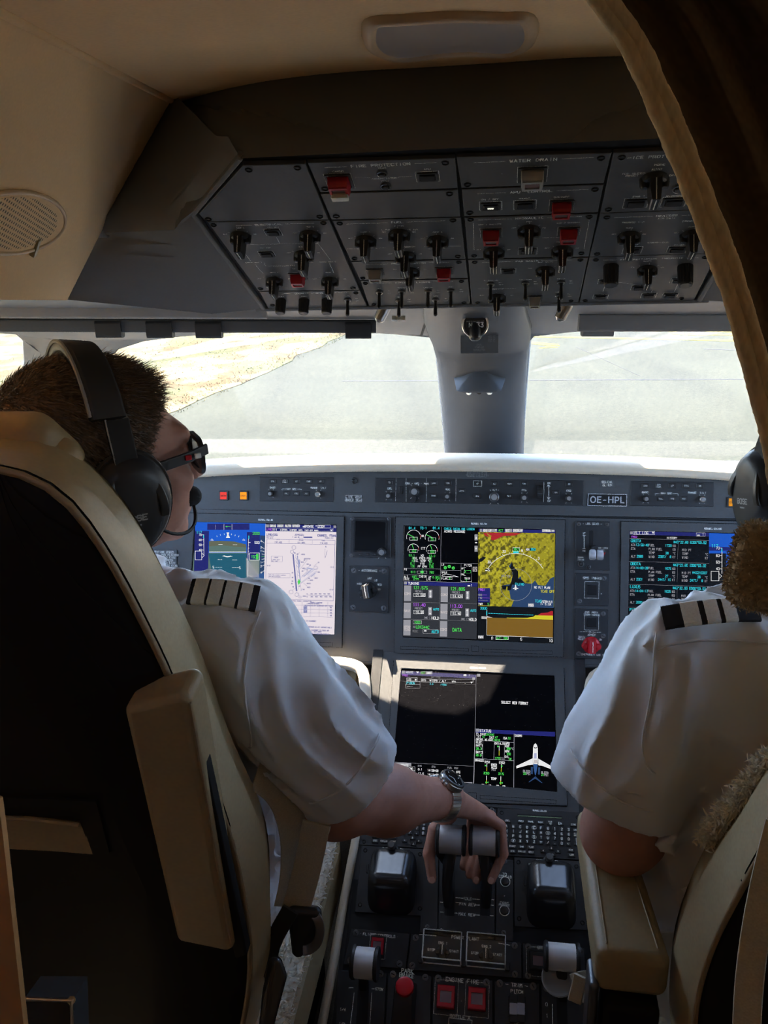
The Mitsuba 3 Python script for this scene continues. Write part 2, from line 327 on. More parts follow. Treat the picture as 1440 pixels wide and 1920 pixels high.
paint('taxiway_marking', [[(1246, 614), (1262, 614), (1375, 619), (1382, 624), (1340, 623), (1262, 619.5), (1275, 625), (1395, 627.5), (1395, 630), (1262, 628)]], 'yellow_paint', 'wide yellow painted letter outline at the top right of the windshield', 'painted marking')
paint('expansion_joint', [[(640, 714), (1440, 710.3), (1440, 711.6), (640, 715.2)]], 'tar', 'thin dark joint line running across the taxiway', 'joint', .004)
paint('tar_seam', [[(1080, 650), (1200, 705), (1201, 705.8), (1080, 650.8)], [(1320, 654), (1420, 657), (1420, 658), (1320, 655)]], 'tar', 'thin dark cracks in the asphalt behind the right windshield', 'crack', .004)

# ================================================================ windshield frame, posts, panes
pA0, pA1, pB1 = onY(890, 576, 1.30), onY(890, 627, 1.67), onY(905, 857, 2.20)
HA = Pl(pA0, -np.cross([1, 0, 0], pA1 - pA0)); HB = Pl(pA1, -np.cross([1, 0, 0], pB1 - pA1))
if HA.n[2] > 0: HA = Pl(pA0, -HA.n)
if HB.n[2] > 0: HB = Pl(pA1, -HB.n)
def surfW(x, y):
    d_ = ray(x, y); t1 = ((HA.o - CAM) @ HA.n) / (d_ @ HA.n); t2 = ((HB.o - CAM) @ HB.n) / (d_ @ HB.n)
    t1 = t1 if t1 > 0 else 1e9; t2 = t2 if t2 > 0 else 1e9; return CAM + d_ * min(t1, t2)
def smooth2(pts, n=90):
    q = spline(pts + [pts[0]], n)[:-1]; return [tuple(a) for a in q]
W1 = [(207, 670), (222, 655), (270, 640), (330, 632), (420, 625), (500, 621.5), (580, 620), (650, 621), (740, 627), (806, 633), (816, 642), (822, 700), (831, 800), (838, 895), (60, 895), (110, 800), (160, 720)]
W2 = [(993, 640), (1001, 631), (1060, 624), (1130, 617), (1230, 612), (1330, 611), (1383, 613), (1398, 640), (1418, 700), (1438, 790), (1465, 895), (979, 895), (982, 800), (987, 720)]
W3 = [(-420, 640), (-200, 626), (0, 625), (30, 627), (44, 640), (46, 680), (42, 760), (30, 895), (-420, 895)]
mat('window_lining', grain((.185, .19, .19), .03, 300), .55)
mat('pane_glass', (.5, .5, .5)); scene['pane_glass'] = {'type': 'thindielectric', 'int_ior': 1.22}
fr = sheet(Polygon([(-700, 556), (2100, 556), (2100, 905), (-700, 905)], [W1, W2, W3]), surfW, HB.n * -.05, 60)
struct('windshield_frame', sh(fr, 'window_lining', 40), 'grey lining around the windshields')
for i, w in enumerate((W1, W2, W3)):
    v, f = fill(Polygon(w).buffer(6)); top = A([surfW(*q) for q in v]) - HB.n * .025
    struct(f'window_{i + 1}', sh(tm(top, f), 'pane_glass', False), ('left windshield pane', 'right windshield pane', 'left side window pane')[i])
    # pale strip round the opening stands in for its bright, light-struck rim
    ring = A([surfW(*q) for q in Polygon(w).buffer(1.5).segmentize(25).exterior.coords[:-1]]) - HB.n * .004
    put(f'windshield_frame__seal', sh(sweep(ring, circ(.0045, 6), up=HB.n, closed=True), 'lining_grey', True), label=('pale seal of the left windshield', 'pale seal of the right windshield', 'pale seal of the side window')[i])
# centre post
rows = [(548, 884, 99, .004), (572, 888, 95, .012), (590, 891, 98, .02), (612, 898, 98, .03), (632, 902, 92, .045), (655, 904, 86, .06), (700, 905, 82, .068), (780, 907, 77, .07), (860, 909, 72, .07), (900, 910, 70, .07)]
secs = []
for y, cx, hw, pr in rows:
    c = surfW(cx, y); w = np.linalg.norm(surfW(cx + hw, y) - surfW(cx - hw, y)) / 2; a = np.linspace(0, np.pi, 25)
    secs.append([c + A([1, 0, 0]) * w * math.cos(t) + (HB.n if y > 620 else HA.n) * pr * max(math.sin(t), 0) ** .55 for t in a])
POST = loft(secs, closed=False)
struct('windshield_post', sh(POST, 'post_grey', 60), 'dark grey centre post between the windshields')
# header seams beside the post
for (x0, x1) in ((806, 790), (965, 992)):
    put('windshield_frame__seam', sh(tube([surfW(x0, 578) + HA.n * .002, surfW((x0 + x1) / 2, 603) + HA.n * .002, surfW(x1, 627) + HA.n * .002], .0022, 6), 'gap_black'))

# ================================================================ ceiling, side panel, shell of the flight deck
CZ = 1.58
CE = Pl((0, 0, CZ), (0, 0, -1))
c0, c1 = CE.hit(0, 20), CE.hit(332, 193)
cp = Polygon([CE.hit(-250, -115)[:2], c0[:2], c1[:2], (-.36, 1.16), (1.1, 1.16), (1.1, -.7), (-.2, -.7)])
v, f = fill(cp, .2); struct('ceiling', sh(shell(np.c_[v, np.full(len(v), CZ)], f[:, ::-1], A([0, 0, .03])), 'headliner', False), 'tan headliner panel overhead')
lp3 = at(128, 562, 1.06); LPn = np.cross(c1 - c0, lp3 - c1); LPn = LPn if LPn[0] > 0 else -LPn
LW = Pl(lp3, LPn)
LWs = lambda x, y: LW.hit(x, y)
struct('wall_left', sh(sheet([(-420, -215), (-2, 23), (329, 198), (262, 312), (188, 438), (126, 563), (0, 562), (-420, 562)], LWs, -LW.n * .03, 60), 'headliner', False), 'tan sidewall panel on the left')
put('wall_left__seam_roll', sh(tube([CE.hit(-250, -112), c0, CE.hit(166, 108), c1], .0045, 8), 'headliner', True), label='rolled seam between sidewall and headliner')
# speaker grille
ga = np.linspace(0, 2 * np.pi, 48)[:-1]
gc = LW.uv(18, 416); gx = (LW.uv(118, 400) - gc); gr = np.linalg.norm(gx) * .98
def perfor(p, n, uv):
    o, u_, v_ = [mi.Vector3f(*map(float, q)) for q in (LW.o, LW.u, LW.v)]; d_ = mi.Vector3f(p) - o
    a, b = dr.dot(d_, u_) - float(gc[0]), dr.dot(d_, v_) - float(gc[1]); s = .0052
    i = dr.floor(b / s); fa = a / s + .5 * (i - 2 * dr.floor(i / 2)); fa = fa - dr.floor(fa) - .5; fb = b / s - i - .5
    hole = dr.select((fa * fa + fb * fb < .075) & (a > -9), 1.0, 0.0)
    return mix((.82, .59, .34), (.16, .11, .07), hole)
mat('perforated', proc(perfor), .8); mat('rim_tan', grain((.60, .43, .27), .04, 300), .5)
k = thing('speaker_grille', 'round tan perforated speaker grille on the left sidewall panel', 'speaker grille')
el_ = lambda r: [(18 + r * 99 * math.cos(t) - 0 * math.sin(t), 415 + r * (57 * math.sin(t) - 5 * math.cos(t))) for t in ga]
off = lambda h: (lambda x, y: LW.hit(x, y) + LW.n * h)
put(k + '__cover', sh(sheet(el_(1.0), off(.0025), -LW.n * .006, 60), 'headliner', 40)); put(k + '__mesh', sh(sheet(el_(.86), off(.0029), -LW.n * .002, 60), 'perforated', 40), label='perforated centre')
put(k + '__rim', sh(sweep([off(.002)(*q) for q in el_(1.01)], circ(.0024, 8), up=LW.n, closed=True), 'rim_tan', True))
put(k + '__tab', sh(rb(.022, .006, .005, .002), 'leather'), LW.Mp(62, 462, 0, 10))
# ceiling lens
k = thing('ceiling_light', 'long rounded dome light lens with a pale violet glossy cover in the tan ceiling', 'light')
Lp = smooth2([(693, 55), (700, 36), (730, 31), (800, 26.5), (880, 24), (960, 25.5), (984, 28), (993, 40), (991, 72), (976, 86), (900, 92), (800, 97.5), (722, 97), (703, 86)], 70)
scene['lens'] = {'type': 'blendbsdf', 'weight': .16, 'a': {'type': 'twosided', 'bsdf': {'type': 'roughplastic', 'diffuse_reflectance': {'type': 'rgb', 'value': [.80, .69, .64]}, 'alpha': .05}}, 'b': {'type': 'twosided', 'bsdf': {'type': 'roughconductor', 'alpha': .03, 'material': 'none', 'specular_reflectance': {'type': 'rgb', 'value': [.8, .75, .75]}}}}
put(k + '__lens', sh(sheet(Polygon(Lp).buffer(-3), lambda x, y: CE.hit(x, y) + A([0, 0, -.004]), (0, 0, .01), 60), 'lens', False))
ring = A([CE.hit(*q) for q in Lp]); put(k + '__rim', sh(sweep(ring, circ(.0065, 8), up=(0, 0, 1), closed=True), 'rim_tan', True))
# the parts of the flight deck behind and beside the camera
def boxm(x0, y0, z0, x1, y1, z1): return moved(trimesh.creation.box((x1 - x0, y1 - y0, z1 - z0)), tr((x0 + x1) / 2, (y0 + y1) / 2, (z0 + z1) / 2))
struct('floor', sh(boxm(-1.1, -.7, -.03, 1.1, 2.25, 0), 'carpet'), 'dark carpeted floor')
struct('wall_back', sh(boxm(-1.1, -.73, 0, 1.1, -.7, 1.7), 'cabin_lining'), 'dim cabin behind')
wl = Polygon([(-.7, 0), (2.3, 0), (2.3, .8), (1.53, .9), (1.51, 1.31), (1.2, 1.42), (-.7, 1.62)], [[(.60, .92), (1.47, .92), (1.44, 1.30), (.64, 1.36)]])
v, f = fill(wl)
for s, nm, tx in ((-1, 'wall_side', 'side lining beside the left seat'), (1, 'wall_right', 'side lining beside the right seat')):
    X = s * 1.03; struct(nm, sh(shell(np.c_[np.full(len(v), X), v], f, A([s * .03, 0, 0])), 'headliner', False), tx)
v2, f2 = fill(Polygon([(.57, .89), (1.495, .89), (1.46, 1.31), (.61, 1.385)]))
for s, i in ((-1, 4), (1, 5)): struct(f'window_{i}', sh(tm(np.c_[np.full(len(v2), s * 1.045), v2], f2), 'pane_glass', False), 'side window pane')
# upper lining between ceiling and the walls, out of view on the right
struct('wall_upper_right', sh(tm(*[A([(.85, -.7, 1.6), (.85, 1.3, 1.6), (1.08, 1.3, 1.3), (1.08, -.7, 1.3)]), [[0, 1, 2], [0, 2, 3]]]), 'headliner', False), 'sidewall panel on the right')
struct('wall_upper_left', sh(tm(A([(-.2, -.7, 1.61), (-.3, .6, 1.61), (-1.08, .6, 1.3), (-1.08, -.7, 1.3), (-1.08, 1.7, 1.3), (-.62, 1.05, 1.37)]), [[0, 1, 2], [0, 2, 3], [1, 4, 2], [1, 5, 4]]), 'headliner', False), 'upper sidewall lining on the left')
rp_ = [A([x, y, z]) for x, y, z in ((-1.1, 1.05, 1.64), (1.1, 1.05, 1.64), (1.1, 1.24, 1.50), (-1.1, 1.24, 1.50), (-1.1, 1.25, 1.365), (1.1, 1.25, 1.365))]
struct('added_roof', sh(shell(A(rp_), A([[0, 1, 2], [0, 2, 3], [3, 2, 5], [3, 5, 4]]), A([0, .01, .02])), 'charcoal', False), 'dark unseen cover added above the overhead console to keep outside light out')  # unseen cover, added to block daylight leaking past the overhead console
struct('firewall', sh(boxm(-1.1, 2.26, -.05, 1.1, 2.31, .70), 'charcoal'), 'dark forward bulkhead under the windshield')
# ================================================================ overhead console
_t = math.radians(28.4)
OV = Pl((0, .8636, 1.4943), (0, -math.sin(_t), -math.cos(_t)))
z1, z2 = zoom(340, 270, 2.5714), zoom(850, 270, 2.5714)
# surround: rear face, left face, lower left face, mirrored right faces
cpt = lambda x, y: CE.hit(x, y) + A([0, 0, -.001])
rear_top = [cpt(332, 193), cpt(430, 165), cpt(560, 143.5), cpt(720, 130), cpt(900, 124), cpt(1165, 125)]
r0 = rear_top[0]; mir = lambda p: A([-p[0], p[1], p[2]])
rear_top = spline(rear_top[:5], 14).tolist(); rear_top = [A(p) for p in rear_top]
cx = .004
half = [p for p in rear_top if p[0] < cx - .02]; rear_top = half + [A([2 * cx - p[0], p[1], p[2]]) for p in half[::-1]]
iL, iM, iF = OV.hit(450, 297) , OV.hit(362, 402), OV.hit(494, 579)
rearL = [iL + (A([2 * cx - iL[0], iL[1], iL[2]]) - iL) * s for s in np.linspace(0, 1, len(rear_top))]
mid = [a * .25 + b * .75 + A([0, -.001, -.001]) for a, b in zip(rear_top, rearL)]
con = thing('overhead_console', 'dark grey overhead console housing with sloping sides under the ceiling', 'overhead console')
def facet(name, rows_, n, m='console_grey'):
    v = np.vstack(rows_); k_ = len(rows_[0]); fm = loft(rows_, closed=False)
    if (np.cross(fm.vertices[fm.faces[0][1]] - fm.vertices[fm.faces[0][0]], fm.vertices[fm.faces[0][2]] - fm.vertices[fm.faces[0][0]]) @ (CAM - fm.vertices[0])) < 0: fm = tm(fm.vertices, fm.faces[:, ::-1])
    put(con + '__' + name, sh(shell(fm.vertices, fm.faces, A(n, float)), m, 50))
facet('rear_face', [rear_top, mid, rearL], (0, .02, .02))
o1, o2 = LW.hit(190, 437), LW.hit(128, 562)
e_ = A([.0035, 0, 0])
def lerp(a, b, n=8): return [a + (b - a) * t for t in np.linspace(0, 1, n)]
outA, inA = lerp(r0 + A([0, 0, -.001]), o1), lerp(iL, iM)
mirs = lambda L: [A([2 * cx - p[0], p[1], p[2]]) for p in L]
midA = [a * .22 + b * .78 + A([.004, -.004, -.012]) for a, b in zip(outA, inA)]
facet('left_face', [outA, midA, inA], (-.01, 0, .02)); facet('right_face', [mirs(outA), mirs(midA), mirs(inA)], (.01, 0, .02))
outB, inB = lerp(o1 + A([.001, .004, -.002]), o2), lerp(iM + A([0, .004, -.001]), iF)
midB = [a * .3 + b * .7 + A([.003, -.003, -.010]) for a, b in zip(outB, inB)]
facet('left_cheek', [outB, midB, inB], (-.01, 0, .02)); facet('right_cheek', [mirs(outB), mirs(midB), mirs(inB)], (.01, 0, .02))
for q_ in ([iL, iM, iF], mirs([iL, iM, iF])): put(con + '__edge_strip', sh(sweep([q_[0] + OV.n * -.003, q_[1] + OV.n * -.003, q_[2] + OV.n * -.003], rrect(.006, .010, .002), up=OV.n), 'console_grey', 30))
# base under the modules and front lip
f0, f1 = iF, A([2 * cx - iF[0], iF[1], iF[2]])
bp = Polygon([(p - OV.o) @ np.stack([OV.u, OV.v], 1) for p in (iL, iM, iF, f1, mirs([iM])[0], mirs([iL])[0])])
Mo = OV.M(0, 0); put(con + '__base', sh(slab(bp.buffer(-.004), -.012, -.0045), 'gap_black'), Mo)
lipc = [f0 + (f1 - f0) * t for t in np.linspace(-.02, 1.02, 12)]
put(con + '__front_lip', sh(tube(A(lipc) + A([0, .004, .0]), .0045, 10), 'console_grey', True))
put(con + '__front_face', sh(loft([A(lipc) + A([0, .006, 0]), A(lipc) + A([0, .01, .05])], closed=False), 'console_grey'))
put(con + '__cheek_handle', sh(moved(trimesh.creation.icosphere(3, 1.0), np.diag([.026, .02, .012, 1])), 'console_grey', True), LW.Mp(232, 566, .004))

# shared small pieces
def cache(fn):
    c = {}
    def g(*a):
        if a not in c: c[a] = fn(*a)
        return c[a]
    return g
@cache
def S_screw(r):   # quarter-turn stud with a slot
    m = lathe([(0, .0008), (r * .62, .0008), (r * .66, .0001), (r * .8, .0001), (r * .85, .0009), (r, .0006), (r, -.001)], 18); return sh(m, 'dark_metal', 30)
@cache
def S_slot(r): return sh(moved(rb(r * 1.0, r * .26, .0004, .0001, .0001), tr(0, 0, .0007)), 'gap_black', False)
@cache
def S_dark_screw(r): return sh(lathe([(0, -.0006), (r * .6, -.0006), (r * .66, .0002), (r * .8, .0012), (r, .0006), (r, -.001)], 18), 'gap_black', 40)
def knob_mesh(s):
    sk = lathe([(0, .006), (.0085, .006), (.0105, .0045), (.0115, .001), (.0115, 0)], 24)
    w = [lathe([(0, .0095), (.003, .0092), (.0042, .007), (.0045, 0)], 12) for _ in (0, 1)]
    w = [moved(w[0], tr(-.0085, -.001, 0)), moved(w[1], tr(.0085, -.001, 0))]
    bar = hull([(x * sx, y, z) for x, y, z in ((.0052, .010, 0), (.0052, -.0095, 0), (.0046, .009, .016), (.0046, -.0085, .018), (.0030, .0085, .0245), (.0030, -.008, .0255), (.0040, .008, .0235), (.0040, -.0078, .0245)) for sx in (-1, 1)])
    return moved(cat(sk, *w, bar), np.diag([s, s, s, 1]))
@cache
def S_knob(s): return sh(knob_mesh(s), 'knob_black', 28)
@cache
def S_line(s):
    m = cat(moved(rb(.0009, .0165, .0003, .0002, .0001), tr(0, .0005, .0254)), hull([(x, y, z) for x in (-.00045, .00045) for y, z in ((.0099, .001), (.0102, .001), (.0086, .0245), (.0089, .0245))]))
    return sh(moved(m, np.diag([s, s, s, 1])), 'ink_white', False)
def fluted(r, h, n=20, d=.06):
    a = np.linspace(0, 2 * np.pi, n * 4 + 1)[:-1]; rr = r * (1 - d * (np.cos(a * n) > .2))
    ring = lambda k, z: [(q * k * math.cos(t), q * k * math.sin(t), z) for q, t in zip(rr, a)]
    return loft([ring(1.0, 0), ring(.93, h * .92), ring(.8, h), [(0, 0, h)] * len(a)])
@cache
def S_flute(s): return sh(fluted(.0075 * s, .02 * s), 'knob_black', 25)
@cache
def S_tring(): return sh(lathe([(.0028, .003), (.0045, .003), (.0052, .002), (.0052, 0)], 16), 'dark_metal', 30)
@cache
def S_tlever(): return sh(cat(moved(tube([(0, 0, 0), (0, -.001, .010), (0, -.002, .021)], [.0016, .0021, .0027], 10), np.eye(4)), moved(trimesh.creation.icosphere(2, .0027), tr(0, -.002, .021))), 'knob_black', 40)
@cache
def S_cap(w, h): return sh(rb(w, h, .003, .0008, .0006), 'gap_black', 25)
@cache
def S_bezel(w, h):
    o = Polygon(rrect(w + .004, h + .004, .001)); i = Polygon(rrect(w, h, .0006)); return sh(slab(Polygon(o.exterior.coords, [i.exterior.coords]), 0, .0016), 'panel_black', False)
@cache
def S_guard(w, h, m): # hinged cover: hood with a recessed window
    o = rrect(w, h, .0012); side = hull([(x, y, z) for x, y in o for z in (.001,)] + [(x * .92, y * .9 - .0005, .0115) for x, y in o] + [(x, y, .008) for x, y in o])
    fr_ = moved(slab(Polygon(rrect(w * .9, h * .86, .001), [rrect(w * .66, h * .52, .0006)]), 0, .002), tr(0, -.0004, .0112))
    return sh(cat(side, fr_), m, 25)
@cache
def S_gwin(w, h): return sh(moved(rb(w * .64, h * .5, .0006, .0004, .0002), tr(0, -.0004, .0114)), 'guard_window', False)
mat('guard_window', (.20, .13, .14), .3); mat('clear_guard', (.42, .42, .40), .18, specular=.7); mat('white_light', (.8, .8, .74), .4)
scene['lit_white'] = {'type': 'diffuse', 'reflectance': {'type': 'rgb', 'value': [.7, .7, .65]}}

class Panel:
    """A module screwed to a plane: plate, studs, lettering and its controls as parts."""
    def __init__(s, pl, corners, name, label, m='panel_grey', cat_='control panel', d=.004, h0=-.004, group=None, grow=-.0005, ink='ink_white'):
        s.pl = pl; s.k = thing(name, label, cat_, group); s.h = h0 + d; s.ink = Ink(pl, s.h + .0002); s.inkm = ink
        s.poly = corners if hasattr(corners, 'exterior') else pl.poly(corners, grow)
        put(s.k + '__plate', sh(slab(s.poly, 0, d, .0006) if len(s.poly.interiors) else plate(s.poly, d), m, 20), pl.M(0, 0, h0))
    def screws(s, pts, r=.0032, dark=False):
        for p in pts:
            M = s.pl.Mp(*p, s.h); q = put(s.k + '__screw', (S_dark_screw if dark else S_screw)(r), M)
            if not dark: put(q + '__slot', S_slot(r), s.pl.Mp(*p, s.h, (hash((int(p[0]), int(p[1]))) * 37) % 180))
        return s
    def knob(s, p, sc=1.0, rot=0):
        q = put(s.k + '__knob', S_knob(sc), s.pl.Mp(*p, s.h, rot)); put(q + '__pointer_line', S_line(sc), s.pl.Mp(*p, s.h, rot))
    def flute(s, p, sc=1.0): put(s.k + '__knob', S_flute(sc), s.pl.Mp(*p, s.h))
    def toggle(s, p, lab=None): q = put(s.k + '__toggle', S_tlever(), s.pl.Mp(*p, s.h)); put(q + '__collar', S_tring(), s.pl.Mp(*p, s.h))
    def button(s, p, w=.0155, h=.0115, frame=True):
        q = put(s.k + '__button', S_cap(w * .8, h * .74), s.pl.Mp(*p, s.h)); put(q + '__bezel', S_bezel(w * .86, h * .8), s.pl.Mp(*p, s.h))
        if frame:
            u, v = s.pl.uv(*p); s.ink.path([(u - w * .62, v - h * .68), (u + w * .62, v - h * .68), (u + w * .62, v + h * .68), (u - w * .62, v + h * .68)], .0006, True)
    def guard(s, p, w=.017, h=.0135, m='red_guard', lab='red guard'):
        q = put(s.k + '__guarded_switch', S_bezel(w * 1.08, h * 1.15), s.pl.Mp(*p, s.h)); put(q + '__cover', S_guard(w, h, m), s.pl.Mp(*p, s.h), label=lab); put(q + '__window', S_gwin(w, h), s.pl.Mp(*p, s.h))
        u, v = s.pl.uv(*p); s.ink.path([(u - w * .66, v - h * .75), (u + w * .66, v - h * .75), (u + w * .66, v + h * .75), (u - w * .66, v + h * .75)], .0005, True)
    def round(s, p, r=.0055):
        q = put(s.k + '__button', sh(lathe([(0, .004), (r * .5, .004), (r * .6, .003), (r * .6, 0)], 16), 'knob_black'), s.pl.Mp(*p, s.h)); put(q + '__ring', sh(lathe([(r * .72, .001), (r * .78, .0025), (r * .95, .0022), (r, 0)], 20), 'dark_metal'), s.pl.Mp(*p, s.h))
    def head(s, t, x, y, h=.0042, xl=None, xr=None, w=.17):
        s.ink.tp(t, x, y, h, w=w); tw = len(t) * .9 * h / 2 + .004; u, v = s.pl.uv(x, y)
        if xl: ua = s.pl.uv(*xl)[0]; s.ink.seg((ua, v), (u - tw, v), .0006)
        if xr: ub = s.pl.uv(*xr)[0]; s.ink.seg((u + tw, v), (ub, v), .0006)
    def done(s): s.ink.put(s.k + '__lettering', s.inkm); return s
def Z1(L): return [z1(*p) for p in L]
def Z2(L): return [z2(*p) for p in L]
def lab(P, z, items, h=.0022):
    for t, x, y in items: P.ink.tp(t, *z(x, y), h, w=.17)
def kl(P, z, x, y, top='', l='OFF', r='ON', dy=-38):
    """labels round a rotary knob in zoom pixels"""
    lab(P, z, [(top, x, y + dy), (l, x - 72, y - 8), (r, x + 72, y - 8)], .0021)
    for a in (-50, 0, 50):
        u, v = P.pl.uv(*z(x, y)); c, k_ = math.sin(math.radians(a)), math.cos(math.radians(a)); P.ink.seg((u + c * .0135, v + k_ * .0135), (u + c * .0155, v + k_ * .0155), .0005)

Panel(OV, Z1([(297, 98), (600, 90), (712, 362), (120, 371), (82, 335)]), 'overhead_blank_panel', 'empty six-sided grey blanking panel at the rear left corner of the overhead console', d=.005).screws(Z1([(325, 120), (560, 110), (130, 358), (668, 345)]), .0038, True).done()
P = Panel(OV, Z1([(122, 375), (715, 367), (860, 705), (370, 710)]), 'overhead_electrical_panel', 'overhead panel headed ELECTRICAL with rotary knobs and one red guarded switch')
P.screws(Z1([(155, 390), (685, 380), (382, 697), (828, 693)]), .0036, True)
P.head('ELECTRICAL', *z1(420, 388), .0036, z1(260, 388), z1(640, 384)); lab(P, z1, [('APU GEN', 442, 401)])
for x, y, t in ((285, 442, 'GEN 1'), (620, 437, 'GEN 2'), (590, 532, 'BUS TIE'), (448, 657, 'BATT 1'), (716, 657, 'BATT 2')): P.knob(z1(x, y), 1.0 if y < 600 else .92); kl(P, z1, x, y, t)
P.button(z1(442, 425)); P.button(z1(412, 530)); P.guard(z1(562, 636)); lab(P, z1, [('EXT PWR', 405, 500), ('RAT GEN', 560, 600), ('CROSS BUS 1', 350, 570), ('CROSS BUS 2', 705, 568), ('AC ESS', 525, 585)])
for pts in (((325, 484), (660, 480), (720, 560)), ((460, 450), (475, 480)), ((310, 530), (335, 565)), ((400, 572), (405, 588), (500, 588)), ((355, 580), (395, 625)), ((715, 575), (735, 620))): P.ink.lp([z1(*q) for q in pts], .0005)
P.done()
P = Panel(OV, Z1([(375, 712), (862, 707), (897, 782), (420, 798)]), 'overhead_cockpit_lights_panel', 'narrow overhead panel headed COCKPIT LIGHTS with three fluted dimmer knobs'); P.screws(Z1([(842, 717), (440, 776)]), .0034, True)
P.head('COCKPIT LIGHTS', *z1(615, 719), .0032, z1(480, 722), z1(800, 718))
for x, t in ((480, 'FLOOD'), (592, 'PANEL'), (703, 'DISPLAY')): P.flute(z1(x, 752)); lab(P, z1, [(t, x, 734)], .002)
P.toggle(z1(803, 748)); lab(P, z1, [('DOME', 800, 732), ('ON', 845, 744), ('OFF', 850, 756)], .002); P.done()
P = Panel(OV, Z1([(605, 90), (1322, 66), (1335, 215), (668, 235)]), 'overhead_fire_protection_panel', 'overhead panel headed FIRE PROTECTION with a lifted red and white guard'); P.screws(Z1([(692, 215), (1272, 90)]), .0038, True)
P.head('FIRE PROTECTION', *z1(960, 101), .0044, z1(690, 110), z1(1230, 92)); P.guard(z1(762, 178), .021, .019, lab='red guard with a pale end')
put(P.k + '__guarded_switch__pale_end', sh(rb(.0175, .008, .006, .001), 'white_light'), OV.Mp(*z1(768, 195), .011), label='worn pale end of the guard')
P.round(z1(968, 139)); P.round(z1(985, 199)); P.button(z1(1187, 156), .019, .0135); lab(P, z1, [('CARGO', 755, 131), ('TEST', 968, 116), ('ANNUNCIATOR', 978, 165), ('TEST', 982, 178), ('APU', 1185, 121)], .0026); P.ink.lp([z1(835, 163), z1(910, 161)], .0005); P.ink.lp([z1(1045, 159), z1(1115, 156)], .0005); P.done()
Panel(OV, Z1([(668, 238), (1335, 218), (1348, 350), (722, 365)]), 'overhead_blank_panel', 'plain empty grey panel under the FIRE PROTECTION panel', d=.0045).screws(Z1([(747, 346), (1293, 237)]), .0038, True).done()
P = Panel(OV, Z1([(725, 369), (1350, 354), (1371, 555), (815, 565)]), 'overhead_fuel_panel', 'overhead panel headed FUEL with four rotary knobs'); P.screws(Z1([(763, 382), (1310, 367), (835, 551), (1333, 541)]), .0036, True)
P.head('FUEL', *z1(1040, 377), .0038, z1(795, 382), z1(1270, 371))
for x, y, t in ((888, 462, 'PUMP 1'), (1050, 432, 'X FEED'), (1235, 462, 'PUMP 2'), (1080, 537, 'AUTO')): P.knob(z1(x, y)); kl(P, z1, x, y, t)
lab(P, z1, [('FUEL TRANSFER', 1075, 495), ('L AUX', 985, 412), ('R AUX', 1120, 412)]); P.ink.lp([z1(800, 505), z1(985, 500)], .0005); P.ink.lp([z1(1170, 495), z1(1345, 491)], .0005); P.done()
P = Panel(OV, Z1([(817, 568), (1372, 558), (1383, 648), (860, 657)]), 'overhead_pressurization_panel', 'overhead panel headed PRESSURIZATION with a clear guard and a red guard'); P.screws(Z1([(1338, 569), (875, 645)]), .0034, True)
P.head('PRESSURIZATION', *z1(1095, 575), .0034, z1(890, 580), z1(1290, 571)); P.guard(z1(935, 614), .0165, .0125, 'clear_guard', 'clear guard'); P.guard(z1(1266, 608)); P.knob(z1(1103, 612), .95); kl(P, z1, 1103, 612, 'MODE'); P.done()
P = Panel(OV, Z1([(862, 660), (1384, 652), (1394, 771), (903, 781)]), 'overhead_external_lights_panel', 'overhead panel headed EXTERNAL LIGHTS with a row of toggle switches'); P.screws(Z1([(888, 671), (1350, 661), (928, 772), (1363, 764)]), .0034, True)
P.head('EXTERNAL LIGHTS', *z1(1115, 667), .0034, z1(940, 671), z1(1310, 662))
for x, y, t in ((955, 711, 'NAV'), (1063, 709, 'BEACON'), (1190, 708, 'LANDING'), (1300, 704, 'TAXI'), (1050, 752, 'PULSE'), (1226, 748, 'LOGO')): P.toggle(z1(x, y)); lab(P, z1, [(t, x, y - 16), ('ON', x + 48, y - 3), ('OFF', x + 50, y + 8)], .002)
for dx in (-22, 0, 22): put(P.k + '__switch_cap', sh(rb(.0062, .006, .006, .0015), 'white_light'), OV.Mp(*z1(1050 + dx, 772), .018), label='white switch cap')
P.done()
P = Panel(OV, Z2([(12, 62), (766, 42), (727, 191), (37, 214)]), 'overhead_water_drain_panel', 'overhead panel headed WATER DRAIN with one clear guard'); P.screws(Z2([(712, 67), (68, 195)]) + [z1(1380, 195)], .0038, True)
P.head('WATER DRAIN', *z2(385, 77), .0046, z2(100, 88), z2(675, 68)); P.guard(z2(381, 146), .022, .019, 'clear_guard', 'clear guard'); P.ink.tp('.', *z2(235, 140), .003); P.done()
P = Panel(OV, Z2([(38, 218), (727, 195), (699, 331), (50, 351)]), 'overhead_apu_panel', 'overhead panel headed APU CONTROL with a lit white button and a red guard'); P.screws(Z2([(683, 218), (80, 330)]) + [z1(1390, 331)], .0038, True)
P.head('APU  CONTROL', *z2(375, 229), .0040, z2(115, 237), z2(650, 221)); P.button(z2(180, 298), .019, .0135); P.button(z2(345, 292), .019, .0135); P.guard(z2(522, 294), .0195, .0155); lab(P, z2, [('ON / OFF', 178, 266), ('START', 343, 262), ('SHUTOFF', 522, 255)], .0026)
put(P.k + '__button__lamp', {**sh(rb(.0066, .0022, .0004, .0003, .0001), 'lit_white', False), 'emitter': {'type': 'area', 'radiance': {'type': 'rgb', 'value': [.9 * EM, .9 * EM, .72 * EM]}}}, OV.Mp(*z2(180, 297), .0034), label='lit white bar'); P.done()
P = Panel(OV, Z2([(52, 355), (700, 335), (655, 544), (68, 555)]), 'overhead_hydraulic_panel', 'overhead panel headed HYDRAULIC with two red guards and three rotary knobs'); P.screws(Z2([(83, 364), (655, 350), (100, 538), (617, 526)]), .0036, True)
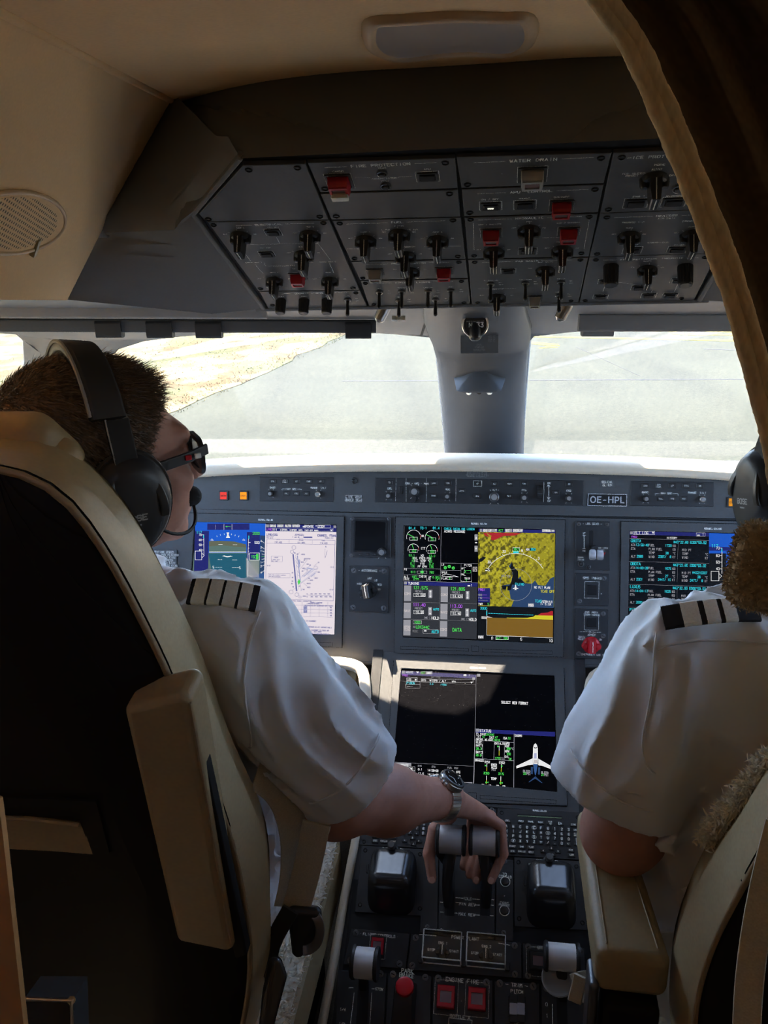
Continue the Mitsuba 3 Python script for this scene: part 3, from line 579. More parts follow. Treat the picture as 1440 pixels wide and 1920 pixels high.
P.head('HYDRAULIC', *z2(367, 357), .0038, z2(120, 364), z2(620, 348)); P.guard(z2(182, 427), .0185, .0145); P.guard(z2(556, 420), .0185, .0145)
for x, y, t in ((365, 412, 'PTU'), (195, 517, 'PUMP 1B'), (525, 509, 'PUMP 3B')): P.knob(z2(x, y)); kl(P, z2, x, y, t)
P.button(z2(358, 515), .018, .0125); lab(P, z2, [('EDP 1 SHUTOFF', 177, 387), ('EDP 2 SHUTOFF', 555, 379)]); P.ink.lp([z2(97, 380), z2(100, 510)], .0005); P.ink.lp([z2(655, 365), z2(630, 505)], .0005); P.ink.lp([z2(430, 452), z2(520, 449)], .0005); P.done()
P = Panel(OV, Z2([(70, 558), (652, 548), (605, 764), (88, 777)]), 'overhead_pax_cabin_panel', 'overhead panel headed PAX CABIN with toggles, two rotary knobs and a clear guard'); P.screws(Z2([(103, 569), (613, 558), (117, 764), (568, 755)]) + [z1(1397, 365), z1(1410, 538)][:0], .0034, True)
P.head('PAX CABIN', *z2(355, 564), .0034, z2(140, 569), z2(570, 559)); P.button(z2(265, 611), .015, .0105)
for x, y, t in ((443, 607, 'SEAT BELTS'), (210, 737, 'EMER LTS')): P.knob(z2(x, y), .95); kl(P, z2, x, y, t)
for x, y, t in ((180, 672, 'NO SMOKING'), (348, 668, 'ENT POWER'), (520, 664, 'GALLEY'), (510, 728, 'CABIN')): P.toggle(z2(x, y)); lab(P, z2, [(t, x, y - 15), ('ON', x + 46, y - 5), ('OFF', x + 50, y + 6)], .002)
P.guard(z2(392, 742), .015, .012, 'clear_guard', 'clear guard'); P.ink.lp([z2(120, 698), z2(300, 695)], .0005); P.done()
uvm = lambda L: Polygon([(2 * cx - a, b) for a, b in (OV.uv(*p) for p in L)]).buffer(-.0005, join_style=2)
b4 = [OV.uv(*q) for q in Z2([(770, 42), (706, 334), (655, 545), (607, 765)])]
outer = [OV.uv(*q) for q in Z1([(297, 98), (82, 335), (120, 371), (120, 375), (370, 710), (375, 712), (420, 798)])]; mo = [(2 * cx - a, b) for a, b in outer]
def edge_at(v):   # u of the mirrored outer edge at v
    L = sorted(((b, a) for a, b in mo)); return float(np.interp(v, [q[0] for q in L], [q[1] for q in L]))
def col4(va, vb, ua, ub):
    ks = [q for q in mo if vb < q[1] < va]; return Polygon([ua, *[(edge_at(va), va)], *ks[:3], (edge_at(vb), vb), ub]).buffer(-.0005, join_style=2)
P = Panel(OV, col4(b4[0][1], b4[1][1], b4[0], b4[1]), 'overhead_ice_panel', 'overhead panel headed ICE PROT at the rear right beside the curtain'); P.screws(Z2([(812, 64), (748, 314)]), .0038, True)
P.head('ICE PROT', *z2(940, 62), .0042, z2(858, 65), z2(1120, 58)); P.knob(z2(970, 165), 1.12); lab(P, z2, [('AUTO', 980, 121), ('MODE', 995, 99), ('ICE SPEED', 868, 142), ('RESET', 862, 152), ('ENG 1', 895, 252), ('WINDSHLD', 1075, 249), ('OFF', 1060, 150)], .0028); P.button(z2(880, 284), .020, .0145); P.button(z2(1062, 278), .020, .0145); P.round(z2(1092, 211), .008); P.done()
P = Panel(OV, col4(b4[1][1], b4[2][1], b4[1], b4[2]), 'overhead_heaters_panel', 'overhead panel headed HEATERS and AIR DATA beside the curtain'); P.screws(Z2([(740, 353), (693, 529), (1222, 520)]), .0036, True)
P.head('HEATERS', *z2(1030, 345), .0036, z2(775, 351), z2(1200, 341)); lab(P, z2, [('AIR DATA', 1028, 358), ('PROBES 1-2', 868, 377), ('PROBES 3-4', 1160, 370), ('WINDSHIELD', 985, 474), ('PITOT', 1090, 486)], .0026)
for x, y in ((848, 442), (1150, 436)): P.knob(z2(x, y), 1.02); kl(P, z2, x, y, 'AUTO')
P.button(z2(863, 511), .0175, .0125); P.button(z2(1078, 508), .0175, .0125); P.done()
P = Panel(OV, col4(b4[2][1], b4[3][1], b4[2], b4[3]), 'overhead_air_panel', 'overhead panel headed AIR CONDITIONING and PNEUMATIC at the front right of the console'); P.screws(Z2([(687, 558), (1213, 546), (635, 754), (1100, 744)]), .0034, True)
P.head('AIR CONDITIONING  PNEUMATIC', *z2(955, 553), .003, z2(725, 556), z2(1180, 549)); P.knob(z2(935, 602), .95); kl(P, z2, 935, 602, 'BLEED')
for x in (760, 1118): P.flute(z2(x, 590), 1.25)
for p in ((735, 661), (895, 691), (1085, 656), (710, 734), (942, 729), (1045, 728)): P.button(z2(*p), .0155, .0105)
for pts in (((735, 675), (720, 712)), ((770, 661), (960, 690)), ((1085, 670), (1065, 712)), ((960, 700), (955, 715))): P.ink.lp([z2(*q) for q in pts], .0005)
P.done()
# reading lights under the front edge
for x, y, t in ((716, 584, 'small chrome map light under the left front edge of the overhead console'), (1060, 581, 'small chrome map light under the right front edge of the overhead console')):
    k = thing('map_light', t, 'light'); p = OV.hit(x, y - 6); M = np.eye(4); M[:3, 3] = p + A([0, .012, -.004])
    m = moved(lathe([(0, 0), (.009, 0), (.0095, .002), (.008, .022), (.004, .026)], 18), M @ rotm(25, [0, 1, 0]) @ rotm(180, [1, 0, 0]) @ tr(0, 0, -.008)); put(k + '__shade', sh(m, 'metal', 40))
    put(k + '__bulb', sh(moved(lathe([(0, .0015), (.006, .001), (.007, 0)], 16), M @ rotm(25, [0, 1, 0]) @ tr(0, 0, -.0145) ), 'white_light'))
# ================================================================ sun visor rail, compass, eye reference on the centre post
def railpts(y0, xs): return [surfW(x, y0(x)) + HA.n * .012 for x in xs]
k = thing('visor_rail', 'dark sun visor rail with sliding brackets above the left windshield', 'sun visor rail')
ry = lambda x: 596 + .004 * x
put(k + '__rail', sh(sweep(railpts(ry, np.linspace(-60, 705, 24)), rrect(.012, .022, .004)), 'charcoal', 40))
put(k + '__upper_trim', sh(sweep([surfW(x, 578 + .003 * x) + HA.n * .004 for x in np.linspace(-60, 500, 12)], rrect(.01, .022, .004)), 'lining_grey', 40))
for x, w in ((300, .062), (392, .044), (672, .05), (205, .03)):
    put(k + '__bracket', sh(sweep([surfW(x - 24 + 48 * t, ry(x)) + HA.n * .018 for t in np.linspace(0, 1, 4)], rrect(.02, .028, .005)), 'panel_black', 40))
k = thing('visor_rail', 'grey sun visor rail above the right windshield', 'sun visor rail')
put(k + '__rail', sh(sweep(railpts(lambda x: 590, np.linspace(1085, 1560, 16)), rrect(.012, .03, .005)), 'window_lining', 40)); put(k + '__bracket', sh(sweep([surfW(x, 592) + HA.n * .018 for x in (1092, 1120, 1150)], rrect(.02, .03, .005)), 'window_lining', 40))
# compass
ppt = lambda x, y: surfW(x, y) + (HB.n if y > 620 else HA.n) * .062
near = lambda p, d: p + unit(CAM - p) * d
pc = near(rayhit(POST, 891, 608), .045); vd = unit(CAM - pc)
PC = Pl(pc, vd)
CS = np.diag([.75, .75, .75, 1])
k = thing('compass', 'black standby compass hanging at the top of the centre post', 'compass')
put(k + '__bracket', sh(moved(rb(.046, .034, .03, .004), PC.M(0, .020, -.024) @ CS), 'gap_black')); 
put(k + '__case', sh(moved(lathe([(0, .004), (.018, .004), (.024, .002), (.028, -.006), (.029, -.03), (.02, -.04), (0, -.04)], 32), PC.M(0, 0) @ CS), 'knob_black', 40))
put(k + '__rim', sh(moved(lathe([(.0235, .003), (.0265, .0045), (.0285, .001)], 32), PC.M(0, 0) @ CS), 'metal', 40))
put(k + '__window', sh(moved(rb(.036, .013, .002, .002), PC.M(0, 0, .0026) @ CS), 'gap_black'))
I = Ink(PC, .0043); I.text('N 33', .0015, -.001, .0065, w=.18)
for i in range(-8, 9): I.seg((i * .0016, .0038), (i * .0016, .0047 if i % 2 else .0056), .0004)
I.put(k + '__lettering', 'ink_white'); put(k + '__bulb', sh(moved(lathe([(0, .012), (.009, .011), (.013, .006), (.014, -.012), (.013, -.03), (0, -.032)], 24), PC.M(0, -.016, 0) @ CS @ rotm(70, [1, 0, 0])), 'gloss_black', 40))
# placard behind the compass
pq = near(rayhit(POST, 899, 632), .006); PK = Pl(pq, unit(A([0, -.95, -.1])))
k = thing('placard', 'small grey compass correction placard on the centre post behind the compass', 'placard'); put(k + '__plate', sh(rb(.066, .056, .012, .001), 'charcoal', False), PK.M(0, 0, -.007))
I = Ink(PK, .0058); 
for i in range(9): I.text('%03d %03d' % (i * 40, i * 40 + 1), .022, .021 - i * .0034, .0022, w=.16)
for t, y in (('DATE', -.012), ('COMPASS', -.0165), ('CORRECTED', -.021)): I.text(t, 0, y, .0026, w=.16)
I.put(k + '__lettering', 'ink_grey')
# eye reference device
pe = near(rayhit(POST, 899, 712), .004); PE = Pl(pe, unit(HB.n * .9 + A([0, -.5, 0])))
k = thing('eye_reference', 'dark hooded eye reference device with two white balls on the centre post', 'eye reference')
hood = hull([(x, y, z) for x, y in ((-.053, -.004), (-.03, .012), (-.012, .026), (0, .029), (.012, .026), (.03, .012), (.053, -.004)) for z in (-.01,)] + [(-.045, -.003, .028), (.045, -.003, .028), (0, .004, .034), (-.015, .02, .01), (.015, .02, .01), (-.03, -.004, .033), (.03, -.004, .033)])
put(k + '__hood', sh(hood, 'post_grey', 60), PE.M(0, 0)); base = hull([(x * s, y, z) for s in (-1, 1) for x, y, z in ((.046, -.005, .02), (.05, -.005, -.01), (.03, -.022, -.01), (.02, -.021, .008), (.03, -.008, .024))]); put(k + '__tray', sh(base, 'panel_black', 50), PE.M(0, 0))
for x, m in ((-.021, 'white_light'), (0, 'gap_black'), (.021, 'white_light')): put(k + '__ball', sh(moved(trimesh.creation.icosphere(2, .0062 if x else .0052), tr(x, -.0105, .024)), m, True), PE.M(0, 0), label='white ball' if x else 'black ball')

# ================================================================ glareshield
rt = [(250, 884), (385, 868), (500, 862), (640, 858), (770, 857), (900, 857), (1000, 858.5), (1200, 864), (1310, 869), (1440, 878), (1600, 892)]
def ry_(x): return float(np.interp(x, [a for a, b in rt], [b for a, b in rt]))
tops = spline([onY(x, y, 1.600) for x, y in rt], 50)
k = thing('glareshield', 'long cream padded glareshield rim along the top of the instrument panel', 'glareshield')
sec = [(.035, -.06), (.035, -.006), (.028, 0), (.0, .0), (-.010, -.003), (-.017, -.010), (-.019, -.019), (-.015, -.026), (-.006, -.029), (0, -.03)]
rim = loft([[p + A([0, a, b]) for p in tops] for a, b in sec], closed=False); rim = tm(rim.vertices, rim.faces)
put(k + '__rim', sh(rim, 'cream', 50))
put(k + '__deck', sh(loft([[p + A([0, a, b]) for p in tops] for a, b in ((.03, -.008), (.3, -.15), (.66, -.32))], closed=False), 'panel_black', 40))
pG0, pG1 = onY(900, 962, 1.598), onY(900, 884, 1.622); GP = Pl(pG0, -np.cross([1, 0, 0], pG1 - pG0))
if GP.n[1] > 0: GP = Pl(pG0, -GP.n)
ua, ub = GP.uv(250, 962)[0], GP.uv(1600, 962)[0]
gpoly = Polygon([(ua, -.004), (ub, -.004)] + [tuple(GP.uv(x, y + 24)) for x, y in rt[::-1]])
put(k + '__face', sh(slab(gpoly, -.03, 0), 'charcoal', 20), GP.M(0, 0)); put(k + '__lower_lip', sh(tube([GP.w(u, -.005, -.003) for u in np.linspace(ua, ub, 8)], .0045, 8), 'gap_black'))  # the black tube draws the shadow line under the glareshield overhang
z3, z4 = zoom(340, 860, 2.5714), zoom(840, 860, 2.4)
def Z3(L): return [z3(*p) for p in L]
def Z4(L): return [z4(*p) for p in L]
@cache
def S_key(w, h, d=.002): return sh(rb(w, h, d, .0012, .0007), 'knob_black', 25)
@cache
def S_rknob(r, h, m): return sh(fluted(r, h, 14, .05), m, 30)
def key(P, p, t, w=.0145, h=.0095, th=.0026):
    q = put(P.k + '__button', S_key(w, h), P.pl.Mp(*p, P.h)); L = t.split('/n')
    for i, s_ in enumerate(L): P.ink.tp(s_, *p, th, dh=.0021, w=.16) if len(L) == 1 else P.ink.text(s_, *(P.pl.uv(*p) + A([0, (.5 - i) * th * 1.5])), th, dh=.0021, w=.16)
def rknob(P, p, r=.0065, h=.010, m='knob_black', lab_=None):
    q = put(P.k + '__knob', S_rknob(r, h, m), P.pl.Mp(*p, P.h), label=lab_); put(q + '__cap', sh(lathe([(0, .001), (r * .55, .0008), (r * .62, 0)], 18), 'ink_grey'), P.pl.Mp(*p, P.h + h * .99))
    for a in (60, 120, 240, 300):
        u, v = P.pl.uv(*p); c, s_ = math.cos(math.radians(a)), math.sin(math.radians(a)); P.ink.seg((u + c * r * 1.35, v + s_ * r * 1.35), (u + c * r * 1.6, v + s_ * r * 1.6), .0007)
P = Panel(GP, GP.poly(Z3([(380, 87), (735, 90), (733, 208), (379, 205)])), 'display_control_panel', 'black control panel left of the small round sensor, with BARO and RANGE TILT knobs', 'panel_black', d=.003, h0=-.001)
for t, x in (('CTR', 443), ('FPV/nCAGE', 500), ('ET', 558), ('TCAS', 615), ('WX', 673)): key(P, z3(x, 109), t)
for t, x in (('V/L', 508), ('FMS', 556), ('HSI', 605)): key(P, z3(x, 168), t, .013)
rknob(P, z3(434, 168)); rknob(P, z3(662, 171), .0062, .010, 'metal', 'chrome knob')
lab(P, z3, [('BARO', 441, 139), ('NAV SRC', 532, 146), ('RANGE  TILT', 662, 141)], .0034); P.ink.lp([z3(487, 152), z3(487, 146), z3(505, 146)], .0006); P.ink.lp([z3(560, 146), z3(580, 147), z3(580, 153)], .0006); P.done()
def warn(x, y, m, t, rad, lt):
    k_ = thing('warning_light', lt, 'warning light'); put(k_ + '__bezel', sh(rb(.0195, .0205, .004, .0012), 'panel_black'), GP.Mp(*z3(x, y), 0)); scene[m] = {'type': 'diffuse', 'reflectance': {'type': 'rgb', 'value': list(rad[0])}}
    put(k_ + '__lens', {**sh(rb(.0145, .0155, .0015, .0008), m, 20), 'emitter': {'type': 'area', 'radiance': {'type': 'rgb', 'value': [q * EM for q in rad[1]]}}}, GP.Mp(*z3(x, y), .0038)); I_ = Ink(GP, .0056); I_.tp(t, *z3(x, y), .0034, w=.18); I_.put(k_ + '__lettering', 'gap_black')
warn(206, 178, 'lens_red', 'WARN', ((.5, .05, .03), (.62, .035, .03)), 'lit red warning light labelled WARN at the left of the glareshield panel')
warn(302, 178, 'lens_amber', 'CAUT', ((.6, .25, .02), (.78, .20, .008)), 'lit amber caution light right of the red warning light')
warn(2656, 210, 'lens_amber2', 'CAUT', ((.6, .25, .02), (.40, .12, .004)), 'lit amber caution light at the right end of the glareshield panel beside the headset')
k = thing('light_sensor', 'small dark round sensor on the glareshield panel above the life vest placard', 'sensor'); put(k + '__body', sh(lathe([(0, .006), (.005, .006), (.0065, .004), (.0068, 0)], 20), 'charcoal', 40), GP.Mp(*z3(833, 106)))
put(k + '__dome', sh(lathe([(0, .0085), (.0025, .0078), (.0042, .006), (.0042, .005)], 16), 'knob_black', 50), GP.Mp(*z3(833, 106)))
def placard(pl, c, w, h, lines, name, lt, th, border=True, m='gap_black', bold=.17, h0=0, im='ink_white', dy=1.45):
    k_ = thing(name, lt, 'placard'); put(k_ + '__plate', sh(rb(w, h, .0014, .001, .0003), m), pl.Mp(*c, h0)); I_ = Ink(pl, h0 + .0016)
    u, v = pl.uv(*c)
    for i, t in enumerate(lines): I_.text(t, u, v + ((len(lines) - 1) / 2 - i) * th * dy, th, w=bold)
    if border: I_.path([(u - w * .48, v - h * .45), (u + w * .48, v - h * .45), (u + w * .48, v + h * .45), (u - w * .48, v + h * .45)], .0006, True)
    I_.put(k_ + '__lettering', im)
placard(GP, z3(832, 192), .034, .0155, ['LIFE VEST', 'UNDER SEAT'], 'placard', 'small black placard reading LIFE VEST UNDER SEAT', .0042)
placard(GP, z4(131, 69), .041, .0125, ['MAX DELTA-P AT', 'TO/LDG = 0.3 PSI'], 'placard', 'thin dark placard reading MAX DELTA-P AT TO/LDG', .0033, True, 'charcoal', .15, 0, 'ink_grey')
placard(GP, z4(716, 112), .03, .014, ['SELCAL', 'GL-KM'], 'placard', 'dark placard reading SELCAL GL-KM above the registration plate', .0042, False, 'charcoal')
P = Panel(GP, GP.poly(Z3([(936, 92), (1100, 93)])[:1] + [z4(610, 98), z4(608, 212)] + Z3([(934, 209)])), 'autopilot_panel', 'long black autopilot control panel in the middle of the glareshield panel', 'panel_black', d=.003, h0=-.001)
for t, x, y in (('FD', 1005, 115), ('LNAV', 1218, 118), ('BANK', 1217, 178), ('HDG', 1286, 118), ('APPR', 1352, 156)): key(P, z3(x, y), t)
for t, x, y in (('AP', 133, 112), ('SRC', 132, 168), ('ALT', 210, 113), ('VNAV', 277, 113), ('FLC', 275, 168), ('FPA', 343, 113), ('VS', 485, 152), ('FD', 545, 115)): key(P, z4(x, y), t)
u, v = GP.uv(*z4(133, 112)); P.ink.path([(u + a * .0085, v + b * .0055) for a, b in ((-1, -1), (1, -1), (1, 1), (-1, 1))], .0006, True, dh=.0021)
for x, y in ((1000, 178), (1283, 182)): rknob(P, z3(x, y))
rknob(P, z3(1126, 158), .0105, .011); put(P.k + '__pointer', sh(hull([(x, y, z) for x, y in ((-.004, -.009), (.004, -.009), (.002, -.021), (-.002, -.021)) for z in (0, .008)]), 'knob_black'), GP.Mp(*z3(1126, 160), P.h))
for x, y, m in ((343, 175, 'knob_black'), (543, 178, 'knob_black')): rknob(P, z4(x, y), .0072, .010, m)
rknob(P, z4(208, 172), .0105, .011, 'dark_metal', 'scalloped metal knob')
put(P.k + '__slot', sh(rb(.008, .017, .002, .002), 'knob_black'), GP.Mp(*z3(1059, 152), P.h)); lab(P, z3, [('CRS', 1005, 144), ('HDG', 1285, 148), ('FMS - SPD - MAN', 1136, 120)], .0036); lab(P, z4, [('ALT', 210, 141), ('FPA', 343, 142), ('CRS', 543, 144), ('DN', 455, 110), ('UP', 455, 190)], .0036)
q = put(P.k + '__thumbwheel', sh(moved(fluted(.016, .011, 16, .05), rotm(90, [0, 1, 0]) @ tr(0, 0, -.0055)), 'knob_black', 30), GP.Mp(*z4(414, 150), -.004)); put(P.k + '__wheel_guard', sh(rb(.0016, .040, .009, .0006), 'dark_metal'), GP.Mp(*z4(430, 150), 0))
for pts in (((445, 125), (452, 118), (460, 126)), ((453, 120), (453, 180)), ((446, 172), (452, 182), (460, 173))): P.ink.lp([z4(*q_) for q_ in pts], .001)
for a, b in ((1035, 0), (1085, 0), (1182, 0), (1325, 0)): P.ink.lp([z3(a, 94), z3(a - 1, 207)], .0004)
P.done()
k = thing('registration_plate', 'framed silver on black plate reading OE-HPL', 'plate'); c = z4(716, 186); u, v = GP.uv(*c)
put(k + '__plate', sh(rb(.078, .0255, .002, .002), 'gap_black'), GP.Mp(*c, 0)); I = Ink(GP, .0022); I.path([(u + a * .0375, v + b * .0118) for a, b in ((-1, -1), (1, -1), (1, 1), (-1, 1))], .0014, True); I.text('PRODUCTION S/N 9814', u + .016, v - .0112, .0016, w=.16, dh=.0004)
I.put(k + '__frame', 'satin'); t_ = meshkit.text_mesh('OE-HPL', .0125, .0004, True); t_ = moved(t_, tr(-t_.bounds[:, 0].mean(), -t_.bounds[:, 1].mean(), .0021)); put(k + '__lettering', sh(t_, 'satin', False), GP.M(u, v + .0006))
P = Panel(GP, GP.poly(Z4([(822, 100), (1195, 106), (1194, 216), (820, 213)])), 'display_control_panel', 'black control panel right of the OE-HPL plate with BARO and RANGE TILT knobs', 'panel_black', d=.003, h0=-.001)
for t, x in (('CTR', 887), ('FPV/nCAGE', 947), ('ET', 1008), ('TCAS', 1070), ('WX', 1132)): key(P, z4(x, 122), t)
for t, x in (('V/L', 956), ('FMS', 1008), ('HSI', 1060)): key(P, z4(x, 180), t, .013)
rknob(P, z4(889, 180)); rknob(P, z4(1142, 182), .0062, .010, 'metal', 'chrome knob')
lab(P, z4, [('BARO', 886, 151), ('NAV SRC', 982, 156), ('RANGE  TILT', 1120, 153)], .0034); P.ink.lp([z4(932, 164), z4(932, 157), z4(952, 157)], .0006); P.ink.lp([z4(1012, 157), z4(1034, 158), z4(1034, 165)], .0006); P.done()

# ================================================================ main instrument panel
_t = math.radians(19.2); MP = Pl((0, 1.545, .728), (0, -math.cos(_t), math.sin(_t)))
k = thing('instrument_panel', 'wide dark grey main instrument panel that carries the displays', 'instrument panel')
mp = MP.poly([(150, 950), (1700, 985), (1700, 1256), (150, 1233)])
for hole in ([(348, 962), (645.5, 968.5), (641, 1213.5), (338, 1207)], [(742, 969.5), (1059, 975), (1056.5, 1231.5), (739.5, 1224)], [(1164.5, 978), (1482, 985), (1474, 1248), (1161, 1240)]): mp = mp.difference(MP.poly(hole, -.0005))
put(k + '__face', sh(slab(mp, -.05, -.002), 'charcoal', 20), MP.M(0, 0)); bl, br = MP.hit(150, 1236), MP.hit(1700, 1258)
put(k + '__lower_edge', sh(tube([bl + (br - bl) * t + MP.n * -.004 for t in np.linspace(0, 1, 8)], .005, 8), 'charcoal', True))
_t3 = math.radians(51.0); LP_ = Pl((0, 1.379, .494), (0, -math.cos(_t3), math.sin(_t3)))

class Screen:
    """A display: bezel, dark glass and the lit figures, one lit part per colour."""
    COL = {'w': (.80, .80, .80), 'g': (.07, .66, .09), 'c': (.03, .62, .72), 'm': (.42, .10, .75), 'y': (.62, .56, .02), 'n': (.012, .014, .15), 'b': (.008, .10, .60), 'G': (.30, .30, .33), 'd': (.14, .14, .15),
           'k': (.028, .03, .036), 'r': (.40, .015, .02), 'o': (.20, .105, .010), 'x': (.002, .002, .002), 'p': (.80, .72, .76), 'i': (.16, .16, .36), 'l': (.40, .42, .62), 't': (.10, .17, .15), 's': (.012, .10, .16), 'Y': (.33, .29, .012), 'z': (.47, .42, .02), 'O': (.185, .16, .007), 'Q': (.09, .078, .005), 'e': (.12, .13, .085), 'h': (.03, .09, .26), 'f': (.01, .07, .015), 'u': (.02, .05, .13), 'a': (.55, .5, .5)}
    NAME = dict(w='white', g='green', c='cyan', m='violet', y='yellow', n='navy', b='blue', G='grey', d='dim grey', k='dark slate', r='red', o='brown', x='black', p='pale', i='indigo', l='lavender', t='dark teal', s='sea blue', Y='olive', z='bright olive', O='dark olive', Q='deep olive', e='khaki', h='steel blue', f='dark green', u='dark blue', a='white')
    def __init__(s, pl, bez, scr, label, gain=1.0, logo=None):
        s.pl, s.gain, s.lay, s.z = pl, gain, {}, lambda x, y: (x, y)
        s.k = thing('cockpit_display', label, 'display'); o = pl.poly(bez); i = pl.poly(scr); s.i = i
        put(s.k + '__bezel', sh(slab(Polygon(o.buffer(.004).buffer(-.004).exterior.coords, [i.exterior.coords]), -.02, .003, .0008), 'charcoal', 20), pl.M(0, 0))
        put(s.k + '__gap', sh(slab(Polygon(o.buffer(.0012, join_style=2).exterior.coords, [i.exterior.coords]), -.02, -.001), 'gap_black', False), pl.M(0, 0))
        put(s.k + '__glass', sh(slab(i, -.02, .0), 'glass_black', False), pl.M(0, 0))
        c = pl.uv(*A(scr).mean(0)); s.m = pl.k(*A(scr).mean(0))
        if logo:
            I_ = Ink(pl, .0033); I_.text('ROCKWELL COLLINS', *pl.uv(*logo), .0030, w=.24, wd=.5, track=.16); I_.put(s.k + '__logo', 'ink_white')
    def slots(s, L):
        for q in L: put(s.k + '__recess', sh(slab(Polygon(s.pl.poly(q).exterior.coords, [s.pl.poly(q).buffer(-.0009).exterior.coords]), .0028, .0033), 'gap_black', False), s.pl.M(0, 0))
    def ink(s, c, L=1):
        if (c, L) not in s.lay: s.lay[c, L] = Ink(s.pl, .0003 + .00022 * L)
        return s.lay[c, L]
    def zm(s, x0, y0, sc): s.z = zoom(x0, y0, sc); s.zs = sc
    def p(s, x, y): return s.pl.uv(*s.z(x, y))
    def R(s, c, x0, y0, x1, y1, L=1): s.ink(c, L).add([s.p(x0, y1), s.p(x1, y1), s.p(x1, y0), s.p(x0, y0)], [[0, 1, 2], [0, 2, 3]])
    def P(s, c, pts, L=1): s.ink(c, L).fill([s.p(*q) for q in pts])
    def N(s, c, pts, w=2, closed=False, L=3): s.ink(c, L).path([s.p(*q) for q in pts], w * s.m / s.zs, closed)
    def B(s, c, x0, y0, x1, y1, w=2, L=3): s.N(c, [(x0, y0), (x1, y0), (x1, y1), (x0, y1)], w, True, L)
    def T(s, c, t, x, y, h, an=0, L=4, w=.19, wd=.56): s.ink(c, L).text(t, *s.p(x, y), h * s.m / s.zs, anchor=an, w=w, wd=wd, track=.20)
    def C(s, c, x, y, r, a0=0, a1=360, w=2, n=24, L=3): s.N(c, [(x + r * math.cos(math.radians(a)), y - r * math.sin(math.radians(a))) for a in np.linspace(a0, a1, n)], w, L=L)
    def done(s):
        by = {}
        for (c, L), I_ in s.lay.items(): by.setdefault(c, []).append(I_)
        M = s.pl.M(0, 0)
        for c, Is in by.items():
            m = cat(*[I_.mesh() for I_ in Is if I_.v]); scene.setdefault('screen_face', {'type': 'diffuse', 'reflectance': {'type': 'rgb', 'value': [.02, .02, .02]}})
            put(s.k + '__figures', {**sh(m, 'screen_face', False), 'emitter': {'type': 'area', 'radiance': {'type': 'rgb', 'value': [float(q) * s.gain * EM for q in s.COL[c]]}}}, M, label=s.NAME[c] + ' figures and areas on the screen', kind='stuff')
rg = np.random.default_rng(11)
# ---- left display: flight display and airport chart
S = Screen(MP, [(348, 962), (645.5, 968.5), (641, 1213.5), (338, 1207)], [(365.5, 978.2), (632, 984), (627.5, 1190), (352, 1184)], 'left wide cockpit display with a blue flight display and a white airport chart', 1.0, z3(408, 295))
S.slots([Z3([(562, 880), (732, 885), (731, 905), (560, 900)])]); S.zm(350, 960, 9.0)
S.P('b', [(145, 168), (1335, 195), (1320, 900), (135, 860)], 0); S.P('t', [(125, 690), (1330, 690), (1305, 2000), (20, 2000)], 1); S.P('s', [(370, 700), (1010, 700), (1300, 1300), (1300, 2000), (600, 2000)], 2)
S.R('n', 350, 195, 1060, 300, 1); S.P('n', [(140, 320), (380, 320), (362, 1080), (125, 1080)], 3); S.P('n', [(1020, 340), (1240, 345), (1235, 800), (1015, 800)], 3); S.P('u', [(1245, 395), (1335, 400), (1330, 1040), (1230, 1040)], 3)
S.P('e', [(380, 490), (560, 485), (800, 497), (1000, 545), (1010, 600), (700, 610), (380, 600)], 2); S.P('t', [(380, 580), (600, 560), (1010, 600), (1010, 680), (380, 680)], 3)
S.R('w', 380, 668, 1010, 682, 4); S.P('w', [(665, 440), (685, 385), (675, 345), (722, 345), (712, 385), (738, 440)], 4); S.P('w', [(595, 740), (640, 732), (690, 745), (740, 735), (785, 745), (690, 765)], 4)
for x, y in ((510, 410), (570, 388), (635, 375), (760, 377), (822, 395), (885, 412)): S.N('w', [(x, y - 9), (x + (700 - x) * .04, y + 9)], 9)
for x in (430, 965): S.N('w', [(x - 22, 475), (x, 450), (x + 22, 478)], 6, True)
for y, pts in ((545, ((540, 605),)), (552, ((785, 850),)), (802, ((530, 560), (575, 597))), (808, ((775, 808), (820, 848))), (930, ((490, 510), (525, 555), (570, 597))), (938, ((770, 800), (812, 838), (850, 880))), (1058, ((520, 552), (562, 595))), (1066, ((765, 795), (805, 838)))):
    for a, b in pts: S.N('w', [(a, y), (b, y)], 8)
for t, x, y in (('5', 445, 930), ('5', 890, 940)): S.T('w', t, x, y, 38)
S.N('w', [(485, 215), (485, 290)], 4); S.N('w', [(632, 205), (632, 300)], 5); S.N('w', [(768, 205), (768, 300)], 5); S.N('g', [(660, 246), (745, 248)], 9); S.N('g', [(685, 236), (658, 246), (685, 256)], 8)
S.T('c', '117', 170, 345, 44); S.N('w', [(292, 385), (295, 735)], 10, L=4)
for t, y in (('70', 385), ('60', 470), ('50', 555), ('40', 640)): S.T('w', t, 212, y, 34); S.N('w', [(262, y), (292, y)], 7, L=4)
S.R('c', 282, 388, 298, 440, 5); S.B('w', 148, 660, 258, 805, 10, 5); S.N('w', [(258, 690), (300, 735), (258, 775)], 8, L=5)
S.T('g', '2000', 1118, 360, 42, L=5); S.R('c', 1044, 398, 1060, 455, 5); S.N('w', [(1046, 455), (1030, 1095)], 9, L=5); S.T('w', '500', 1150, 515, 40, L=5)
for y in (515, 560, 610, 660, 710): S.N('w', [(1045, y), (1075 if y == 515 else 1060, y)], 12 if y == 515 else 6, L=5)
S.B('w', 1065, 690, 1230, 812, 8, 6); S.T('g', '150', 1085, 755, 46, L=6); S.R('g', 1175, 705, 1215, 800, 5)
